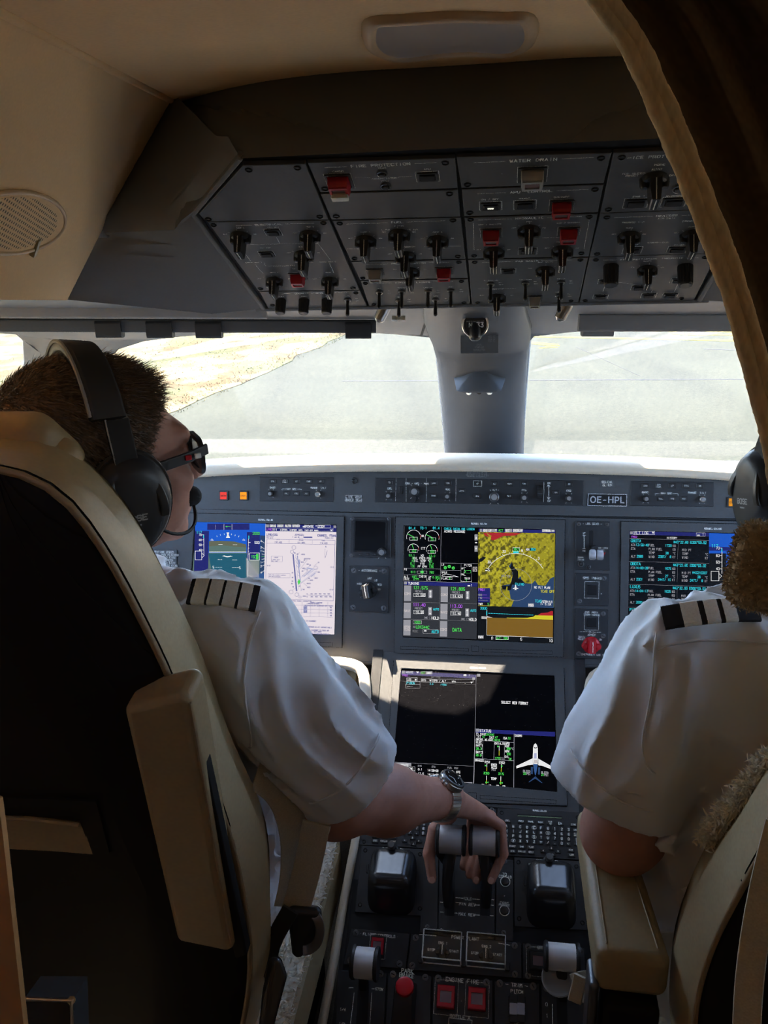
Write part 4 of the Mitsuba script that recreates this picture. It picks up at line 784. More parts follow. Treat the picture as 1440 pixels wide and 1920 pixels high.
for i in range(16): S.N('a', [(1005 + max(0, i * 18 - 190) * 1, 770 + min(i * 26, 300)), (1035 + i * 20 if i < 10 else 1220, 770 + min(i * 26, 300) + (40 if i < 10 else 70))], 5, L=4)
for i in range(12): S.N('a', [(1010, 790 + i * 26), (1010 + (300 - i * 24) * .7, 790 + i * 26 + (300 - i * 24))], 6, L=4)
for i in range(8): S.N('a', [(1040 + i * 23, 820), (1220, 820 + (180 - i * 23) * 1.4)], 6, L=4)
for y, t, a in ((490, '4', 35), (595, '2', 22), (655, '1', 14), (708, '', 8), (750, '', 0), (798, '', -8), (850, '1', -14), (915, '2', -22), (1020, '4', -35)): S.T('w', t, 1250, y, 32, L=5); S.N('g' if y == 750 else 'w', [(1272, y), (1312, y + a)], 7, L=5)
S.T('c', '1015 HPA', 1018, 1135, 34, L=5)
S.P('h', [(1100, 1100), (1330, 1000), (1300, 1600), (900, 1500)], 3)
S.zm(490, 970, 8.0)
S.P('p', [(66, 100), (1130, 125), (1098, 1755), (20, 1735)], 6); S.P('n', [(72, 100), (1130, 120), (1128, 222), (68, 206)], 7)
for i, t in enumerate(('ORIG', 'DEST', 'ALTN', 'OTHER')): S.R('G', 130 + i * 112, 106, 226 + i * 114, 148, 8); S.T('w', t, 138 + i * 112, 127, 30, L=9)
S.T('w', 'BROWSE', 650, 133, 32, L=9); S.T('w', 'ZOOM', 855, 136, 34, L=9); S.R('w', 625, 132, 660, 150, 9); S.R('w', 815, 122, 842, 136, 9); S.R('G', 1085, 120, 1122, 160, 8); S.B('w', 850, 115, 1040, 158, 3, 8); S.T('m', 'LFMD', 80, 180, 30, L=9); S.B('w', 165, 162, 1080, 208, 3, 8); S.T('w', '10-9   AIRPORT, AIRPORT INFO, TAKE-OFF MNMS', 175, 184, 24, L=9, wd=.48)
S.P('w', [(1030, 182), (1080, 182), (1055, 208)], 9); S.R('G', 78, 106, 120, 148, 8)
S.T('i', 'LFMD/CEQ', 84, 258, 28, L=9, w=.24); S.T('i', 'JEPPESEN', 500, 262, 24, L=9); S.T('i', 'CANNES, FRANCE', 848, 270, 30, L=9, w=.24); S.T('i', 'MANDELIEU', 960, 308, 18, L=9); S.T('i', 'ELEV 13FT', 84, 285, 16, L=9); S.T('i', 'N43 32.8', 84, 306, 16, L=9); S.T('i', '7 JUN 24', 470, 297, 18, L=9); S.R('i', 640, 288, 768, 312, 9); S.B('i', 565, 278, 630, 312, 3, 9)
fm = [(88, 325), (1108, 345), (1083, 1250), (62, 1220)]; S.N('i', fm, 5, True, 8); S.N('i', [(86, 388), (1107, 408)], 4, L=8); S.N('i', [(420, 330), (420, 395)], 3, L=8); S.N('i', [(765, 338), (765, 402)], 3, L=8)
for t, x, y in (('ATIS', 255, 333), ('GROUND', 600, 340), ('TOWER', 935, 348), ('130.480', 258, 374), ('121.805', 600, 380), ('118.625', 940, 386)): S.T('i', t, x, y, 15 if y < 350 else 22, .5, 9)
S.P('i', [(470, 550), (490, 550), (545, 1105), (522, 1105)], 9); S.P('i', [(498, 520), (512, 520), (516, 545), (502, 545)], 9)
for r0_, r1_, w_ in (((520, 560), (560, 1080), 4), ((545, 580), (590, 960), 14), ((570, 640), (575, 740), 20), ((600, 900), (840, 760), 5), ((590, 985), (830, 800), 6), ((610, 880), (720, 800), 4), ((640, 890), (770, 770), 10), ((690, 760), (775, 775), 18), ((750, 890), (810, 840), 12), ((680, 830), (710, 870), 5), ((640, 800), (740, 720), 5), ((700, 870), (780, 800), 6), ((600, 1100), (620, 1070), 8), ((560, 1130), (570, 1180), 6)): S.N('l', [r0_, r1_], w_, L=7)
for r0_, r1_ in (((520, 600), (545, 640)), ((520, 650), (550, 700)), ((525, 720), (575, 760)), ((540, 800), (580, 840)), ((545, 860), (590, 890)), ((600, 990), (840, 810)), ((620, 880), (700, 800)), ((650, 880), (740, 790)), ((470, 1090), (530, 1050)), ((590, 640), (570, 700)), ((690, 640), (590, 770)), ((840, 690), (790, 730)), ((640, 985), (690, 1030)), ((690, 930), (720, 950)), ((800, 870), (790, 900)), ((540, 560), (600, 1090)), ((556, 640), (590, 720)), ((575, 520), (560, 560))): S.N('i', [r0_, r1_], 3, L=9)
for x, y, r in ((492, 452, 30), (465, 515, 26), (820, 758, 28), (450, 1118, 30), (535, 1158, 28), (585, 1195, 16)): S.C('i', x, y, r, w=4, n=14, L=9)
for x, y, w_ in ((630, 555, 80), (690, 620, 150), (620, 670, 60), (700, 700, 50), (735, 715, 40), (640, 765, 60), (860, 675, 40), (865, 820, 45), (825, 910, 60), (755, 942, 60), (715, 990, 70), (715, 1048, 60), (640, 1080, 40), (470, 830, 20), (472, 900, 16), (470, 955, 26), (462, 992, 26), (480, 1040, 14), (620, 805, 40), (650, 640, 40), (545, 550, 30), (690, 785, 40), (575, 1030, 40), (650, 1180, 60), (720, 915, 30)): S.T('i', 'ABCDEFGH'[:max(2, int(w_ / 14))], x, y, 16, .5, 9, w=.22)
S.B('i', 150, 582, 320, 668, 3, 9); S.T('i', 'LEGEND', 225, 600, 14, .5, 9); S.T('i', 'O SPOT ELEV', 160, 632, 15, L=9); S.T('i', 'HELI PAD', 160, 655, 15, L=9); S.B('i', 105, 845, 436, 905, 3, 9); S.T('i', 'ARRIVING AIRCRAFT CONTACT', 118, 862, 14, L=9); S.T('i', 'APP FOR CLEARANCE', 118, 885, 14, L=9)
S.P('g', [(568, 920), (585, 955), (596, 968), (582, 975), (575, 1005), (558, 1005), (556, 975), (542, 968), (556, 955)], 10)
for x0_, y0_ in ((90, 722), (1040, 745), (80, 1058), (1030, 1083)): S.T('i', '43-32', x0_, y0_, 14, L=9, w=.24)
S.N('i', [(690, 1165), (1045, 1172)], 4, L=9)
for i in range(6): S.T('i', '%d' % (i * 100), 690 + i * 65, 1146, 16, .5, 9, w=.24); S.T('i', '%d' % (i * 300), 690 + i * 70, 1188, 16, .5, 9, w=.24)
S.N('i', [(957, 470), (955, 610)], 3, L=9); S.N('i', [(990, 500), (965, 600)], 5, L=9); S.T('i', 'N', 965, 440, 22, L=9)
S.T('i', 'ADDITIONAL RUNWAY INFORMATION', 410, 1248, 16, L=9, w=.2)
for y, x0_, x1_ in ((1312, 60, 1080), (1372, 145, 1080), (1425, 140, 1078), (1482, 180, 1075)): S.N('i', [(x0_, y - 6), (x1_, y + 14)], 3, L=9)
for x in (145, 615, 745, 878, 1003): S.N('i', [(x, 1265 if x > 600 else 1310), (x - 6, 1490 if x > 600 else 1440)], 3, L=9)
for t, x, y in (('HIRL REIL', 165, 1335), ('PAPI-L 3.0', 280, 1340), ('RVR', 430, 1342), ('5020', 640, 1345), ('HIRL', 165, 1360), ('PAPI-L 3.2', 280, 1363), ('REIL', 430, 1366), ('4577', 640, 1370), ('5118', 640, 1400), ('4675', 640, 1420), ('THRESHOLD', 640, 1318), ('GLIDE SLOPE', 760, 1322), ('TAKE-OFF', 895, 1324), ('WIDTH', 1015, 1326), ('LANDING BEYOND', 690, 1290), ('USABLE LENGTHS', 740, 1275)): S.T('i', t, x, y, 17, L=9, w=.24)
for i, x in enumerate((165, 280, 350)): S.R('l', x - 6, 1320, x + 30, 1368, 7)
S.R('l', 635, 1330, 690, 1430, 7)
for y in (1350, 1390, 1430, 1470): S.T('i', '98', 1035, y, 18, L=9, w=.24)
for t, y, x in (('TAXI TO EAST APRON', 1505, 235), ('DO NOT ENTER RUNWAY 04/22 PRIOR TO ATC CLEARANCE', 1535, 255), ('HOT SPOTS', 1592, 490), ('(FOR INFORMATION ONLY, NOT TO BE CONSTRUED AS ATC INSTRUCTIONS.)', 1625, 300), ('EXPECT ATC CLEARANCE. ATC MAY GIVE CLEARANCE TO CROSS ANY', 1672, 340), ('OF TAXIWAYS BEFORE CROSSING IT. HOLD SHORT', 1696, 410), ('TAXIING DISTANCE FROM OPENING TO HOLDING POINT D1', 1728, 440)): S.T('i', t, x, y, 19 if y != 1592 else 26, L=9, w=.22, wd=.44)
S.done()
# ---- middle display: engine page, tuning, terrain map
S = Screen(MP, [(742, 969.5), (1059, 975), (1056.5, 1231.5), (739.5, 1224)], [(757, 985), (1041.5, 993), (1038, 1206.5), (755.5, 1195)], 'middle cockpit display with engine gauges, radio tuning and a yellow terrain map', 1.0, z4(140, 293))
S.slots([[(751, 1211), (879, 1215), (879, 1221), (751, 1217)], [(884, 1210), (898, 1210.5), (898, 1222), (884, 1221)], [(904, 1216), (1036, 1220), (1036, 1227), (904, 1222)]])
S.zm(750, 975, 8.0)
S.N('d', [(66, 95), (55, 910)], 3); S.N('G', [(620, 105), (605, 915)], 5); S.N('G', [(605, 645), (1165, 655)], 5); S.N('G', [(66, 725), (605, 735)], 4); S.N('G', [(60, 820), (605, 830)], 4); S.N('G', [(915, 655), (910, 930)], 4); S.N('G', [(1078, 660), (1072, 940)], 4); S.N('G', [(612, 752), (912, 757)], 4); S.N('G', [(55, 912), (1165, 942)], 5)
for t, x in (('81.4', 135), ('TO-1', 305), ('81.4', 495)): S.T('c', t, x, 120, 34)
for cx_, r, cy_, a, b in ((205, 105, 255, 45, 0), (482, 105, 265, 45, 0), (202, 82, 440, 0, 1), (477, 82, 450, 0, 1)):
    S.C('w', cx_, cy_, r, -15, 195, 7); S.N('g', [(cx_ + 5, cy_), ((cx_ - r * .85, cy_ - r * .45) if not b else (cx_ - r * .25, cy_ - r * .9))], 10, L=4); S.B('w', cx_ - 58, cy_ + 2, cx_ + 58, cy_ + 48, 5, 5); S.R('x', cx_ - 54, cy_ + 6, cx_ + 54, cy_ + 44, 4); S.T('g', '%s' % ('23.1' if not b else '502'), cx_ - 18, cy_ + 25, 28, L=6); S.N('r', [(cx_ + r * .97, cy_ - r * .28), (cx_ + r * .98, cy_ + 8)], 8, L=5)
S.R('a', 322, 222, 358, 255); S.T('w', 'ITT', 312, 424, 32)
for i, (l, t, r) in enumerate((('53.1', 'N2', '53.0'), ('41', 'OIL PRES PSI', '41'), ('82', 'OIL TEMP °C', '82'), ('0.1', 'VIB', '0.2'), ('136', 'FF KPH', '136'))): y = 530 + i * 41; S.T('g', l, 220, y, 30, 1); S.T('w', t, 335, y + 3, 30, .5); S.T('g', r, 440, y + 7, 30)
S.T('w', 'FQ', 66, 738, 28); S.T('g', '810', 165, 778, 32); S.T('g', '780', 440, 784, 32); S.B('w', 258, 762, 405, 798, 4); S.R('g', 305, 762, 355, 798); S.N('g', [(332, 730), (332, 820)], 8)
S.T('w', 'ALT', 62, 850, 28); S.T('w', 'RATE', 62, 882, 28); S.T('g', '-10FT', 160, 850, 28); S.T('g', '0FPM', 205, 884, 28); S.T('w', 'CABIN', 288, 845, 30); S.T('w', 'AP', 430, 855, 28); S.T('w', 'LFE', 402, 890, 28); S.T('g', '0.0PSI', 490, 858, 28); S.T('g', '0FT', 540, 894, 28)
S.T('c', 'CHECK DATALINK LOGON', 665, 128, 30); S.T('w', 'ACARS MESSAGE', 665, 168, 32)
for y0_, y1_ in ((215, 305), (385, 475)): S.R('G', 1118, y0_, 1165, y1_, 2)
S.P('w', [(1128, 280), (1158, 280), (1143, 245)], 4); S.P('w', [(1126, 415), (1156, 415), (1141, 448)], 4); S.R('w', 1126, 330, 1158, 350, 4)
S.T('w', 'LG', 622, 668, 28)
for x, y in ((680, 715), (740, 697), (800, 720)): S.P('g', [(x + 25 * math.cos(a), y + 25 * math.sin(a)) for a in np.linspace(0, 6.28, 16)[:-1]], 3); S.N('f', [(x - 12, y - 4), (x, y + 8), (x + 12, y - 4)], 5, L=5)
S.T('w', 'SPLR', 625, 785, 28); S.N('w', [(628, 840), (640, 818), (700, 810), (800, 830), (875, 853), (628, 840)], 7); S.T('w', 'FLAP', 625, 875, 30); S.B('w', 706, 858, 782, 893, 5); S.T('g', '0', 738, 876, 26); S.T('w', 'PITCH', 965, 680, 30); S.N('w', [(985, 710), (965, 710), (960, 835), (985, 835)], 5); S.B('g', 985, 755, 1062, 795, 5); S.N('g', [(960, 740), (985, 772), (960, 795)], 6); S.T('w', 'UP', 922, 725, 24); S.T('w', 'DN', 920, 815, 24); S.T('w', 'TRIM', 968, 875, 28); S.N('w', [(920, 905), (920, 920), (1068, 925), (1068, 910)], 5); S.P('g', [(982, 890), (1008, 890), (995, 918)], 4); S.R('a', 1090, 702, 1158, 775, 2); S.T('x', 'SPD', 1096, 722, 26, L=5); S.T('x', 'ON', 1108, 752, 26, L=5)
S.P('n', [(58, 922), (1165, 945), (1162, 1000), (58, 975)], 1); S.R('G', 60, 925, 105, 965, 2); S.T('w', 'TUNING', 122, 948, 38); S.R('w', 1015, 975, 1052, 995, 3); S.T('w', '1', 1066, 978, 34); S.P('k', [(58, 978), (1162, 1002), (1150, 1790), (48, 1745)], 0)
for y in (1228, 1485): S.N('d', [(55, y), (1158, y + 28)], 5)
S.N('d', [(600, 990), (592, 1758)], 4)
for x0_, dy in ((62, 0), (612, 18)):
    for i in range(3): S.P('G', [(x0_ - i * 5, 980 + i * 258 + dy), (x0_ + 108 - i * 5, 982 + i * 258 + dy), (x0_ + 104 - i * 5, 1215 + i * 258 + dy), (x0_ - 3 - i * 5, 1213 + i * 258 + dy)], 1)
for t, x, y in (('COM1', 68, 1103), ('COM2', 616, 1118), ('NAV1', 64, 1360), ('NAV2', 612, 1380), ('XPDR', 60, 1600), ('TCAS', 60, 1640), ('COM3', 608, 1640)): S.T('a', t, x, y, 34)
for t, c_, x, y in (('131.575', 'g', 205, 1012), ('121.805', 'g', 760, 1030), ('111.40', 'm', 200, 1268), ('113.00', 'm', 752, 1288)): S.T(c_, t, x, y, 44, wd=.52)
for t, x, y in (('RECALL', 232, 1068), ('PRESET', 785, 1083), ('PRESET', 225, 1325), ('PRESET', 780, 1345)): S.T('G', t, x, y, 26)
for t, x, y, w_ in (('121.500', 205, 1123, 175), ('118.625', 757, 1142, 182), ('110.90', 203, 1380, 152), ('110.90', 756, 1400, 156)): S.B('w', x, y - 26, x + w_, y + 26, 4); S.T('w', t, x + 16, y, 34, wd=.5)
for x, y in ((428, 1108), (985, 1127), (424, 1368), (980, 1388)): S.R('G', x, y - 62, x + 56, y + 62, 2); S.N('w', [(x + 28, y - 42), (x + 28, y + 42)], 9, L=5); S.P('w', [(x + 10, y - 28), (x + 46, y - 28), (x + 28, y - 56)], 4); S.P('w', [(x + 10, y + 28), (x + 46, y + 28), (x + 28, y + 56)], 4)
for t, c_, x, y, h in (('AUTO', 'c', 500, 1335, 32), ('AUTO', 'c', 1058, 1356, 32), ('DME', 'G', 368, 1465, 26), ('HOLD', 'w', 480, 1468, 40), ('DME', 'G', 922, 1485, 26), ('HOLD', 'w', 1040, 1490, 40), ('1000', 'g', 215, 1533, 36), ('ID', 'G', 195, 1602, 28), ('LDX344C', 'g', 243, 1602, 42), ('MODE', 'd', 192, 1665, 30), ('AUTO', 'c', 475, 1672, 40), ('DATA', 'g', 792, 1645, 50)): S.T(c_, t, x, y, h, wd=.5)
S.B('G', 440, 1452, 470, 1480, 3); S.B('G', 1000, 1472, 1030, 1500, 3); S.B('w', 198, 1508, 322, 1558, 3); S.B('w', 345, 1642, 575, 1698, 3); S.R('w', 362, 1650, 398, 1672, 4)
S.zm(890, 975, 8.0)
S.P('Y', [(60, 175), (1205, 195), (1190, 1310), (48, 1290)], 0)
# relief: small cells toned by a height field's slope
hx, hy = np.meshgrid(np.arange(60, 1206, 13), np.arange(190, 1300, 13)); hp = np.stack([hx / 62.0, hy / 62.0, 0 * hx + 2.0], -1); hh = meshkit.fbm(hp, 4, 9); sl = (hh - np.roll(hh, 2, 1)) + (hh - np.roll(hh, 2, 0)) * .8
rough = np.clip(1.25 - np.hypot((hx - 330) / 560, (hy - 600) / 560), .35, 1)
for (jy, jx), s_ in np.ndenumerate(sl * rough):
    c_ = 'Q' if s_ < -.11 else 'O' if s_ < -.04 else 'z' if s_ > .10 else None
    if c_ and hx[jy, jx] < 1190: S.R(c_, hx[jy, jx] - 7, hy[jy, jx] - 7, hx[jy, jx] + 7, hy[jy, jx] + 7, 1)
S.P('r', [(130, 200), (180, 190), (700, 195), (600, 235), (430, 240), (300, 300), (255, 305), (240, 255), (160, 240)], 2); S.P('Y', [(175, 190), (255, 240), (235, 262), (190, 215)], 3)
S.P('u', [(1192, 850), (1130, 880), (1060, 985), (950, 975), (905, 905), (860, 955), (760, 950), (700, 890), (690, 840), (655, 880), (650, 770), (585, 705), (560, 630), (510, 690), (560, 760), (570, 830), (540, 960), (400, 985), (430, 1040), (520, 1060), (540, 1180), (590, 1200), (545, 1310), (1185, 1320)], 2)
S.P('x', [(560, 630), (585, 705), (650, 770), (655, 880), (700, 890), (755, 960), (560, 970), (540, 1050), (420, 1040), (400, 985), (520, 985), (560, 900), (575, 800), (530, 715)], 3); S.P('x', [(60, 640), (65, 595), (130, 545), (170, 565), (110, 620)], 3); S.P('Y', [(480, 990), (496, 1005), (490, 1050), (465, 1050)], 4)
S.P('n', [(62, 130), (1212, 150), (1208, 198), (60, 180)], 5)
for x0_, x1_, t in ((78, 110, ''), (120, 335, 'HDG UP'), (455, 560, 'SEC'), (570, 720, 'OVERLAY'), (1010, 1200, 'SYMBOL')): S.R('G', x0_, 133, x1_, 180, 6); S.T('w', t, x0_ + 8, 157, 32, L=7, wd=.46)
S.R('x', 350, 135, 440, 172, 7); S.T('g', 'ACT', 358, 154, 32, L=8); S.P('w', [(302, 140), (332, 140), (317, 165)], 7); S.P('w', [(685, 145), (712, 145), (698, 168)], 7); S.P('w', [(1160, 155), (1188, 155), (1174, 178)], 7)
S.C('w', 612, 990, 490, 33, 147, 8, 40, 8); S.C('G', 618, 970, 238, 0, 360, 5, 48, 8)
for a in range(40, 150, 12): c_, s_ = math.cos(math.radians(a)), -math.sin(math.radians(a)); S.N('w', [(612 + 490 * c_, 990 + 490 * s_), (612 + 515 * c_, 990 + 515 * s_)], 6, L=8)
for t, x, y in (('33', 418, 472), ('30', 195, 628), ('N', 702, 458), ('3', 950, 575)): S.T('w', t, x, y, 34, L=8)
S.R('x', 572, 415, 675, 468, 8); S.B('w', 572, 415, 675, 468, 6, 9); S.T('g', '351', 580, 442, 44, L=10); S.R('c', 578, 470, 660, 498, 8); S.R('x', 762, 418, 915, 462, 8); S.T('w', 'HDG', 770, 440, 30, L=9, wd=.4); S.T('c', '350', 840, 440, 34, L=9); S.R('x', 155, 730, 232, 770, 8); S.R('w', 160, 748, 195, 765, 9); S.T('w', '5', 205, 748, 36, L=9)
S.N('x', [(480, 240), (545, 580)], 4, L=7); S.N('x', [(780, 220), (675, 740)], 4, L=7)
S.P('w', [(612, 968), (622, 980), (626, 1010), (656, 1022), (656, 1032), (626, 1030), (624, 1040), (636, 1048), (590, 1048), (602, 1040), (600, 1030), (572, 1032), (572, 1022), (600, 1010), (604, 980)], 9); S.C('c', 620, 955, 14, w=6, n=10, L=9); S.T('c', 'LFMD', 648, 962, 32, L=9)
S.T('G', 'TFC/TOO', 400, 840, 26, L=9); S.T('w', 'NO FLT PLAN', 895, 1008, 32, L=9, wd=.46); S.T('y', 'TCAS OFF', 990, 1066, 36, L=9, wd=.52); S.T('c', 'TCAS', 905, 1212, 36, L=9, wd=.5); S.T('w', '/STBY/LG', 1000, 1222, 32, L=9, wd=.44); S.T('w', 'T= 5.0A', 985, 1258, 30, L=9); S.R('G', 800, 1250, 888, 1300, 8); S.T('w', 'MSG', 812, 1275, 32, L=9)
S.P('n', [(52, 1018), (232, 1022), (230, 1282), (48, 1275)], 8); S.T('m', 'FMS1', 60, 1042, 34, L=9); S.T('G', 'HDG', 55, 1120, 26, L=9); S.T('G', 'TTG', 55, 1165, 26, L=9); S.N('m', [(115, 1122), (185, 1124)], 4, L=9); S.N('m', [(115, 1165), (225, 1168)], 4, L=9); S.N('G', [(55, 1203), (195, 1207)], 4, L=9); S.R('x', 50, 1232, 228, 1278, 9); S.T('w', 'TWR', 56, 1256, 30, L=10); S.T('g', '5', 196, 1258, 34, L=10)
S.P('x', [(48, 1288), (545, 1300), (1190, 1320), (1185, 1850), (44, 1800)], 3); S.P('o', [(182, 1460), (1175, 1495), (1170, 1762), (180, 1725)], 4); S.P('y', [(480, 1462), (780, 1465), (880, 1450), (905, 1428), (1175, 1432), (1175, 1495), (480, 1470)], 5); S.P('r', [(945, 1425), (1000, 1392), (1090, 1388), (1150, 1362), (1175, 1368), (1175, 1436), (945, 1430)], 5); S.P('a', [(182, 1435), (205, 1445), (270, 1462), (182, 1462)], 5)
S.N('w', [(183, 1350), (181, 1725), (1170, 1768)], 6, L=6); S.T('c', '2000', 86, 1322, 34, L=6); S.R('c', 174, 1368, 188, 1425, 7); S.T('w', '0000', 104, 1462, 30, L=6, wd=.42)
for i in range(18): S.N('c', [(208 + i * 38, 1398 + i * 1.5), (232 + i * 38, 1399 + i * 1.5)], 8, L=6)
for t, x, y in (('0', 252, 1768), ('5', 688, 1785), ('10', 1118, 1808)): S.T('w', t, x, y, 36, L=6)
S.R('x', 318, 1742, 505, 1792, 6); S.B('w', 318, 1742, 505, 1792, 6, 7); S.T('g', 'A/C TRK', 328, 1768, 36, L=8, wd=.5); S.R('G', 50, 1730, 135, 1775, 6); S.T('w', 'VWX', 56, 1752, 32, L=7)
S.done()
# ---- right display: flight log and the edge of a flight display
S = Screen(MP, [(1164.5, 978), (1482, 985), (1474, 1248), (1161, 1240)], [(1180, 995), (1455, 1001), (1449, 1219), (1176.5, 1211)], 'right cockpit display showing a flight log page in cyan, partly behind the epaulette', .9, z4(1190, 315))
S.zm(1170, 985, 8.0)
S.P('n', [(85, 88), (1275, 112), (1275, 168), (85, 140)], 1); S.R('G', 90, 90, 132, 135, 2); S.B('w', 140, 90, 460, 136, 4); S.T('w', 'FLT LOG', 160, 112, 38); S.P('w', [(415, 98), (455, 98), (435, 130)], 4); S.B('w', 1085, 112, 1215, 162, 3); S.R('w', 1095, 138, 1138, 158); S.T('w', '1', 1175, 138, 34); S.T('m', 'FMS2', 112, 172, 28); S.T('w', 'HISTORY', 645, 188, 28)
for i, (nm, ata, fu, tp_, wi, al, co, mp_, mt, mw) in enumerate((('OBOTA', '13:56:40', '1720', '28', '238T/  8', '2989', 'N43°22.60 E006°59.92', '', '', ''), ('OBOTA', '14:00:28', '1675', '27', '244T/ 10', '2301', 'N43°22.60 E006°59.92', 'N4321E007', '26', '247T/  8'), ('LUXUS', '14:04:13', '1625', '25', '260T/  0', '2000', 'N43°32.93 E006°59.52', 'N4329E006', '25', '250T/  6'), ('PIBON', '14:05:14', '1610', '24', '250T/  2', '1589', 'N43°33.10 E006°57.40', 'N4333E006', '25', ''))):
    y, x = 230 + i * 344, -i * 6; S.N('G', [(75 + x, y - 35), (1275, y - 3)], 4); S.T('c', nm, 105 + x, y, 40); S.T('c', co, 745 + x, y + 20, 36, wd=.46)
    for t, xx, dy in (('ATA', 105, 60), ('ETA', 105, 118), ('ALT', 105, 234), ('FUEL', 370, 66), ('PLAN FUEL', 370, 124), ('TEMP', 372, 180), ('WIND', 370, 240), ('KG', 732, 76), ('KG', 730, 132), ('°C', 728, 190), ('KT', 728, 244), ('MID PT', 872, 138), ('TEMP', 872, 194), ('WIND', 870, 252), ('°C', 1215, 205), ('KT', 1215, 260)): S.T('G', t, xx + x, y + dy, 32, wd=.5)
    for t, xx, dy, an in ((ata, 178, 62, 0), (fu, 710, 74, 1), (tp_, 664, 187, 1), (wi, 704, 242, 1), (al, 192, 234, 0), (mp_, 1250, 140, 1), (mt, 1150, 200, 1), (mw, 1185, 256, 1)): S.T('c', t, xx + x, y + dy, 34, an, wd=.5)
    S.N('d', [(810 + x, y + 45), (802 + x, y + 275)], 4)
S.N('G', [(60, 1630), (1200, 1680)], 4); S.T('d', 'T/D', 82, 1665, 32); S.T('d', 'LOG', 80, 1722, 32); S.T('w', '12:45', 175, 1668, 34); S.T('w', '14:08', 175, 1725, 34); S.P('G', [(58, 1748), (600, 1772), (600, 1825), (56, 1798)], 2); S.T('w', 'LANDING', 100, 1778, 36)
S.P('b', [(1275, 115), (2290, 140), (2290, 700), (1272, 690)], 0); S.P('f', [(1272, 690), (2290, 720), (2240, 1875), (1258, 1850)], 1); S.P('n', [(1275, 320), (1640, 330), (1640, 380), (1275, 380)], 2); S.P('x', [(1275, 420), (1530, 420), (1530, 1120), (1262, 1110)], 2); S.T('c', '117', 1310, 305, 44); S.N('w', [(1466, 340), (1466, 720)], 10, L=4)
for t, y in (('70', 340), ('60', 452), ('50', 552), ('40', 650)): S.T('w', t, 1380, y, 36); S.N('w', [(1440, y), (1466, y)], 7, L=4)
S.B('w', 1305, 690, 1420, 830, 9, 5); S.N('w', [(1420, 720), (1462, 760), (1420, 800)], 7, L=5); S.R('c', 1456, 345, 1472, 395, 5); S.N('w', [(1660, 840), (1720, 840)], 7)
S.T('g', '0', 1932, 1290, 38); 
for x in (1780, 1850, 1930, 2010, 2080): S.C('w', x, 1360, 9, w=7, n=8)
S.T('m', '1.00', 2160, 1362, 38); S.B('w', 1880, 1405, 1990, 1470, 6); S.T('g', '350', 1886, 1440, 46); S.T('w', 'HDG', 2060, 1450, 30, wd=.4); S.T('c', '350', 2150, 1450, 40); S.R('c', 1895, 1480, 1980, 1505, 4); S.C('w', 1935, 1900, 400, 20, 160, 8, 40)
S.done()
# ---- instruments between the displays
def Q3(x0, y0, x1, y1): return Z3([(x0, y0), (x1, y0), (x1, y1), (x0, y1)])
P = Panel(MP, Z3([(818, 280), (1013, 284), (1012, 480), (815, 475)]), 'standby_display', 'small square black standby display with three keys and a round knob', 'panel_black', 'display', d=.006, h0=-.002); P.screws(Z3([(827, 290), (1003, 290), (822, 466)]), .0042)
put(P.k + '__screen', sh(slab(MP.poly(Z3([(843, 300), (985, 304), (983, 444), (840, 441)])), 0, .001, .0004), 'glass_black', 20), MP.M(0, 0, P.h)); put(P.k + '__screen_frame', sh(slab(Polygon(MP.poly(Z3([(835, 293), (993, 297), (991, 452), (832, 448)])).exterior.coords, [MP.poly(Z3([(843, 300), (985, 304), (983, 444), (840, 441)])).exterior.coords]), 0, .002), 'gap_black', False), MP.M(0, 0, P.h))
for x in (863, 898, 934): key(P, z3(x, 461), '-', .0085, .0055, .0022)
rknob(P, z3(970, 450), .0098, .012); P.done()
P = Panel(MP, Z3([(811, 514), (1001, 517), (999, 743), (808, 738)]), 'autobrake_panel', 'square AUTOBRAKE panel with one large rotary knob', 'panel_black', d=.004, h0=-.001); P.screws(Z3([(834, 539), (980, 541), (830, 716), (977, 720)]), .0058); P.head('AUTOBRAKE', *z3(908, 539), .0042, z3(855, 539), z3(963, 541))
P.knob(z3(903, 634), 1.55, 12); lab(P, z3, [('OFF', 909, 577), ('LO', 938, 586), ('RTO', 860, 603), ('MED', 957, 607), ('HI', 956, 630), ('.', 867, 664)], .0036); P.done()
P = Panel(MP, Z4([(573, 279), (729, 282), (728, 504), (571, 501)]), 'landing_gear_panel', 'black LDG GEAR panel with a silver gear lever in a vertical slot', 'panel_black', d=.004, h0=-.001); P.screws(Z4([(588, 294), (714, 296)]), .004)
P.head('LDG GEAR', *z4(648, 293), .0036, z4(607, 292), z4(692, 294)); put(P.k + '__slot', sh(slab(MP.poly(Z4([(635, 323), (653, 323), (652, 400), (634, 400)])), 0, .0006), 'gap_black', False), MP.M(0, 0, P.h))
q = put(P.k + '__gear_lever', sh(moved(rb(.010, .022, .03, .003), tr(0, 0, 0)), 'knob_black'), MP.Mp(*z4(655, 415), P.h)); put(q + '__wheel', sh(moved(lathe([(0, .006), (.009, .006), (.0105, .004), (.0105, -.004), (.009, -.006), (0, -.006)], 20), tr(-.0055, -.003, .034) @ rotm(90, [0, 1, 0])), 'satin', 40), MP.Mp(*z4(655, 420), P.h)); put(q + '__wheel', sh(moved(lathe([(0, .006), (.009, .006), (.0105, .004), (.0105, -.004), (.009, -.006), (0, -.006)], 20), tr(.0085, -.003, .034) @ rotm(90, [0, 1, 0])), 'satin', 40), MP.Mp(*z4(655, 420), P.h))
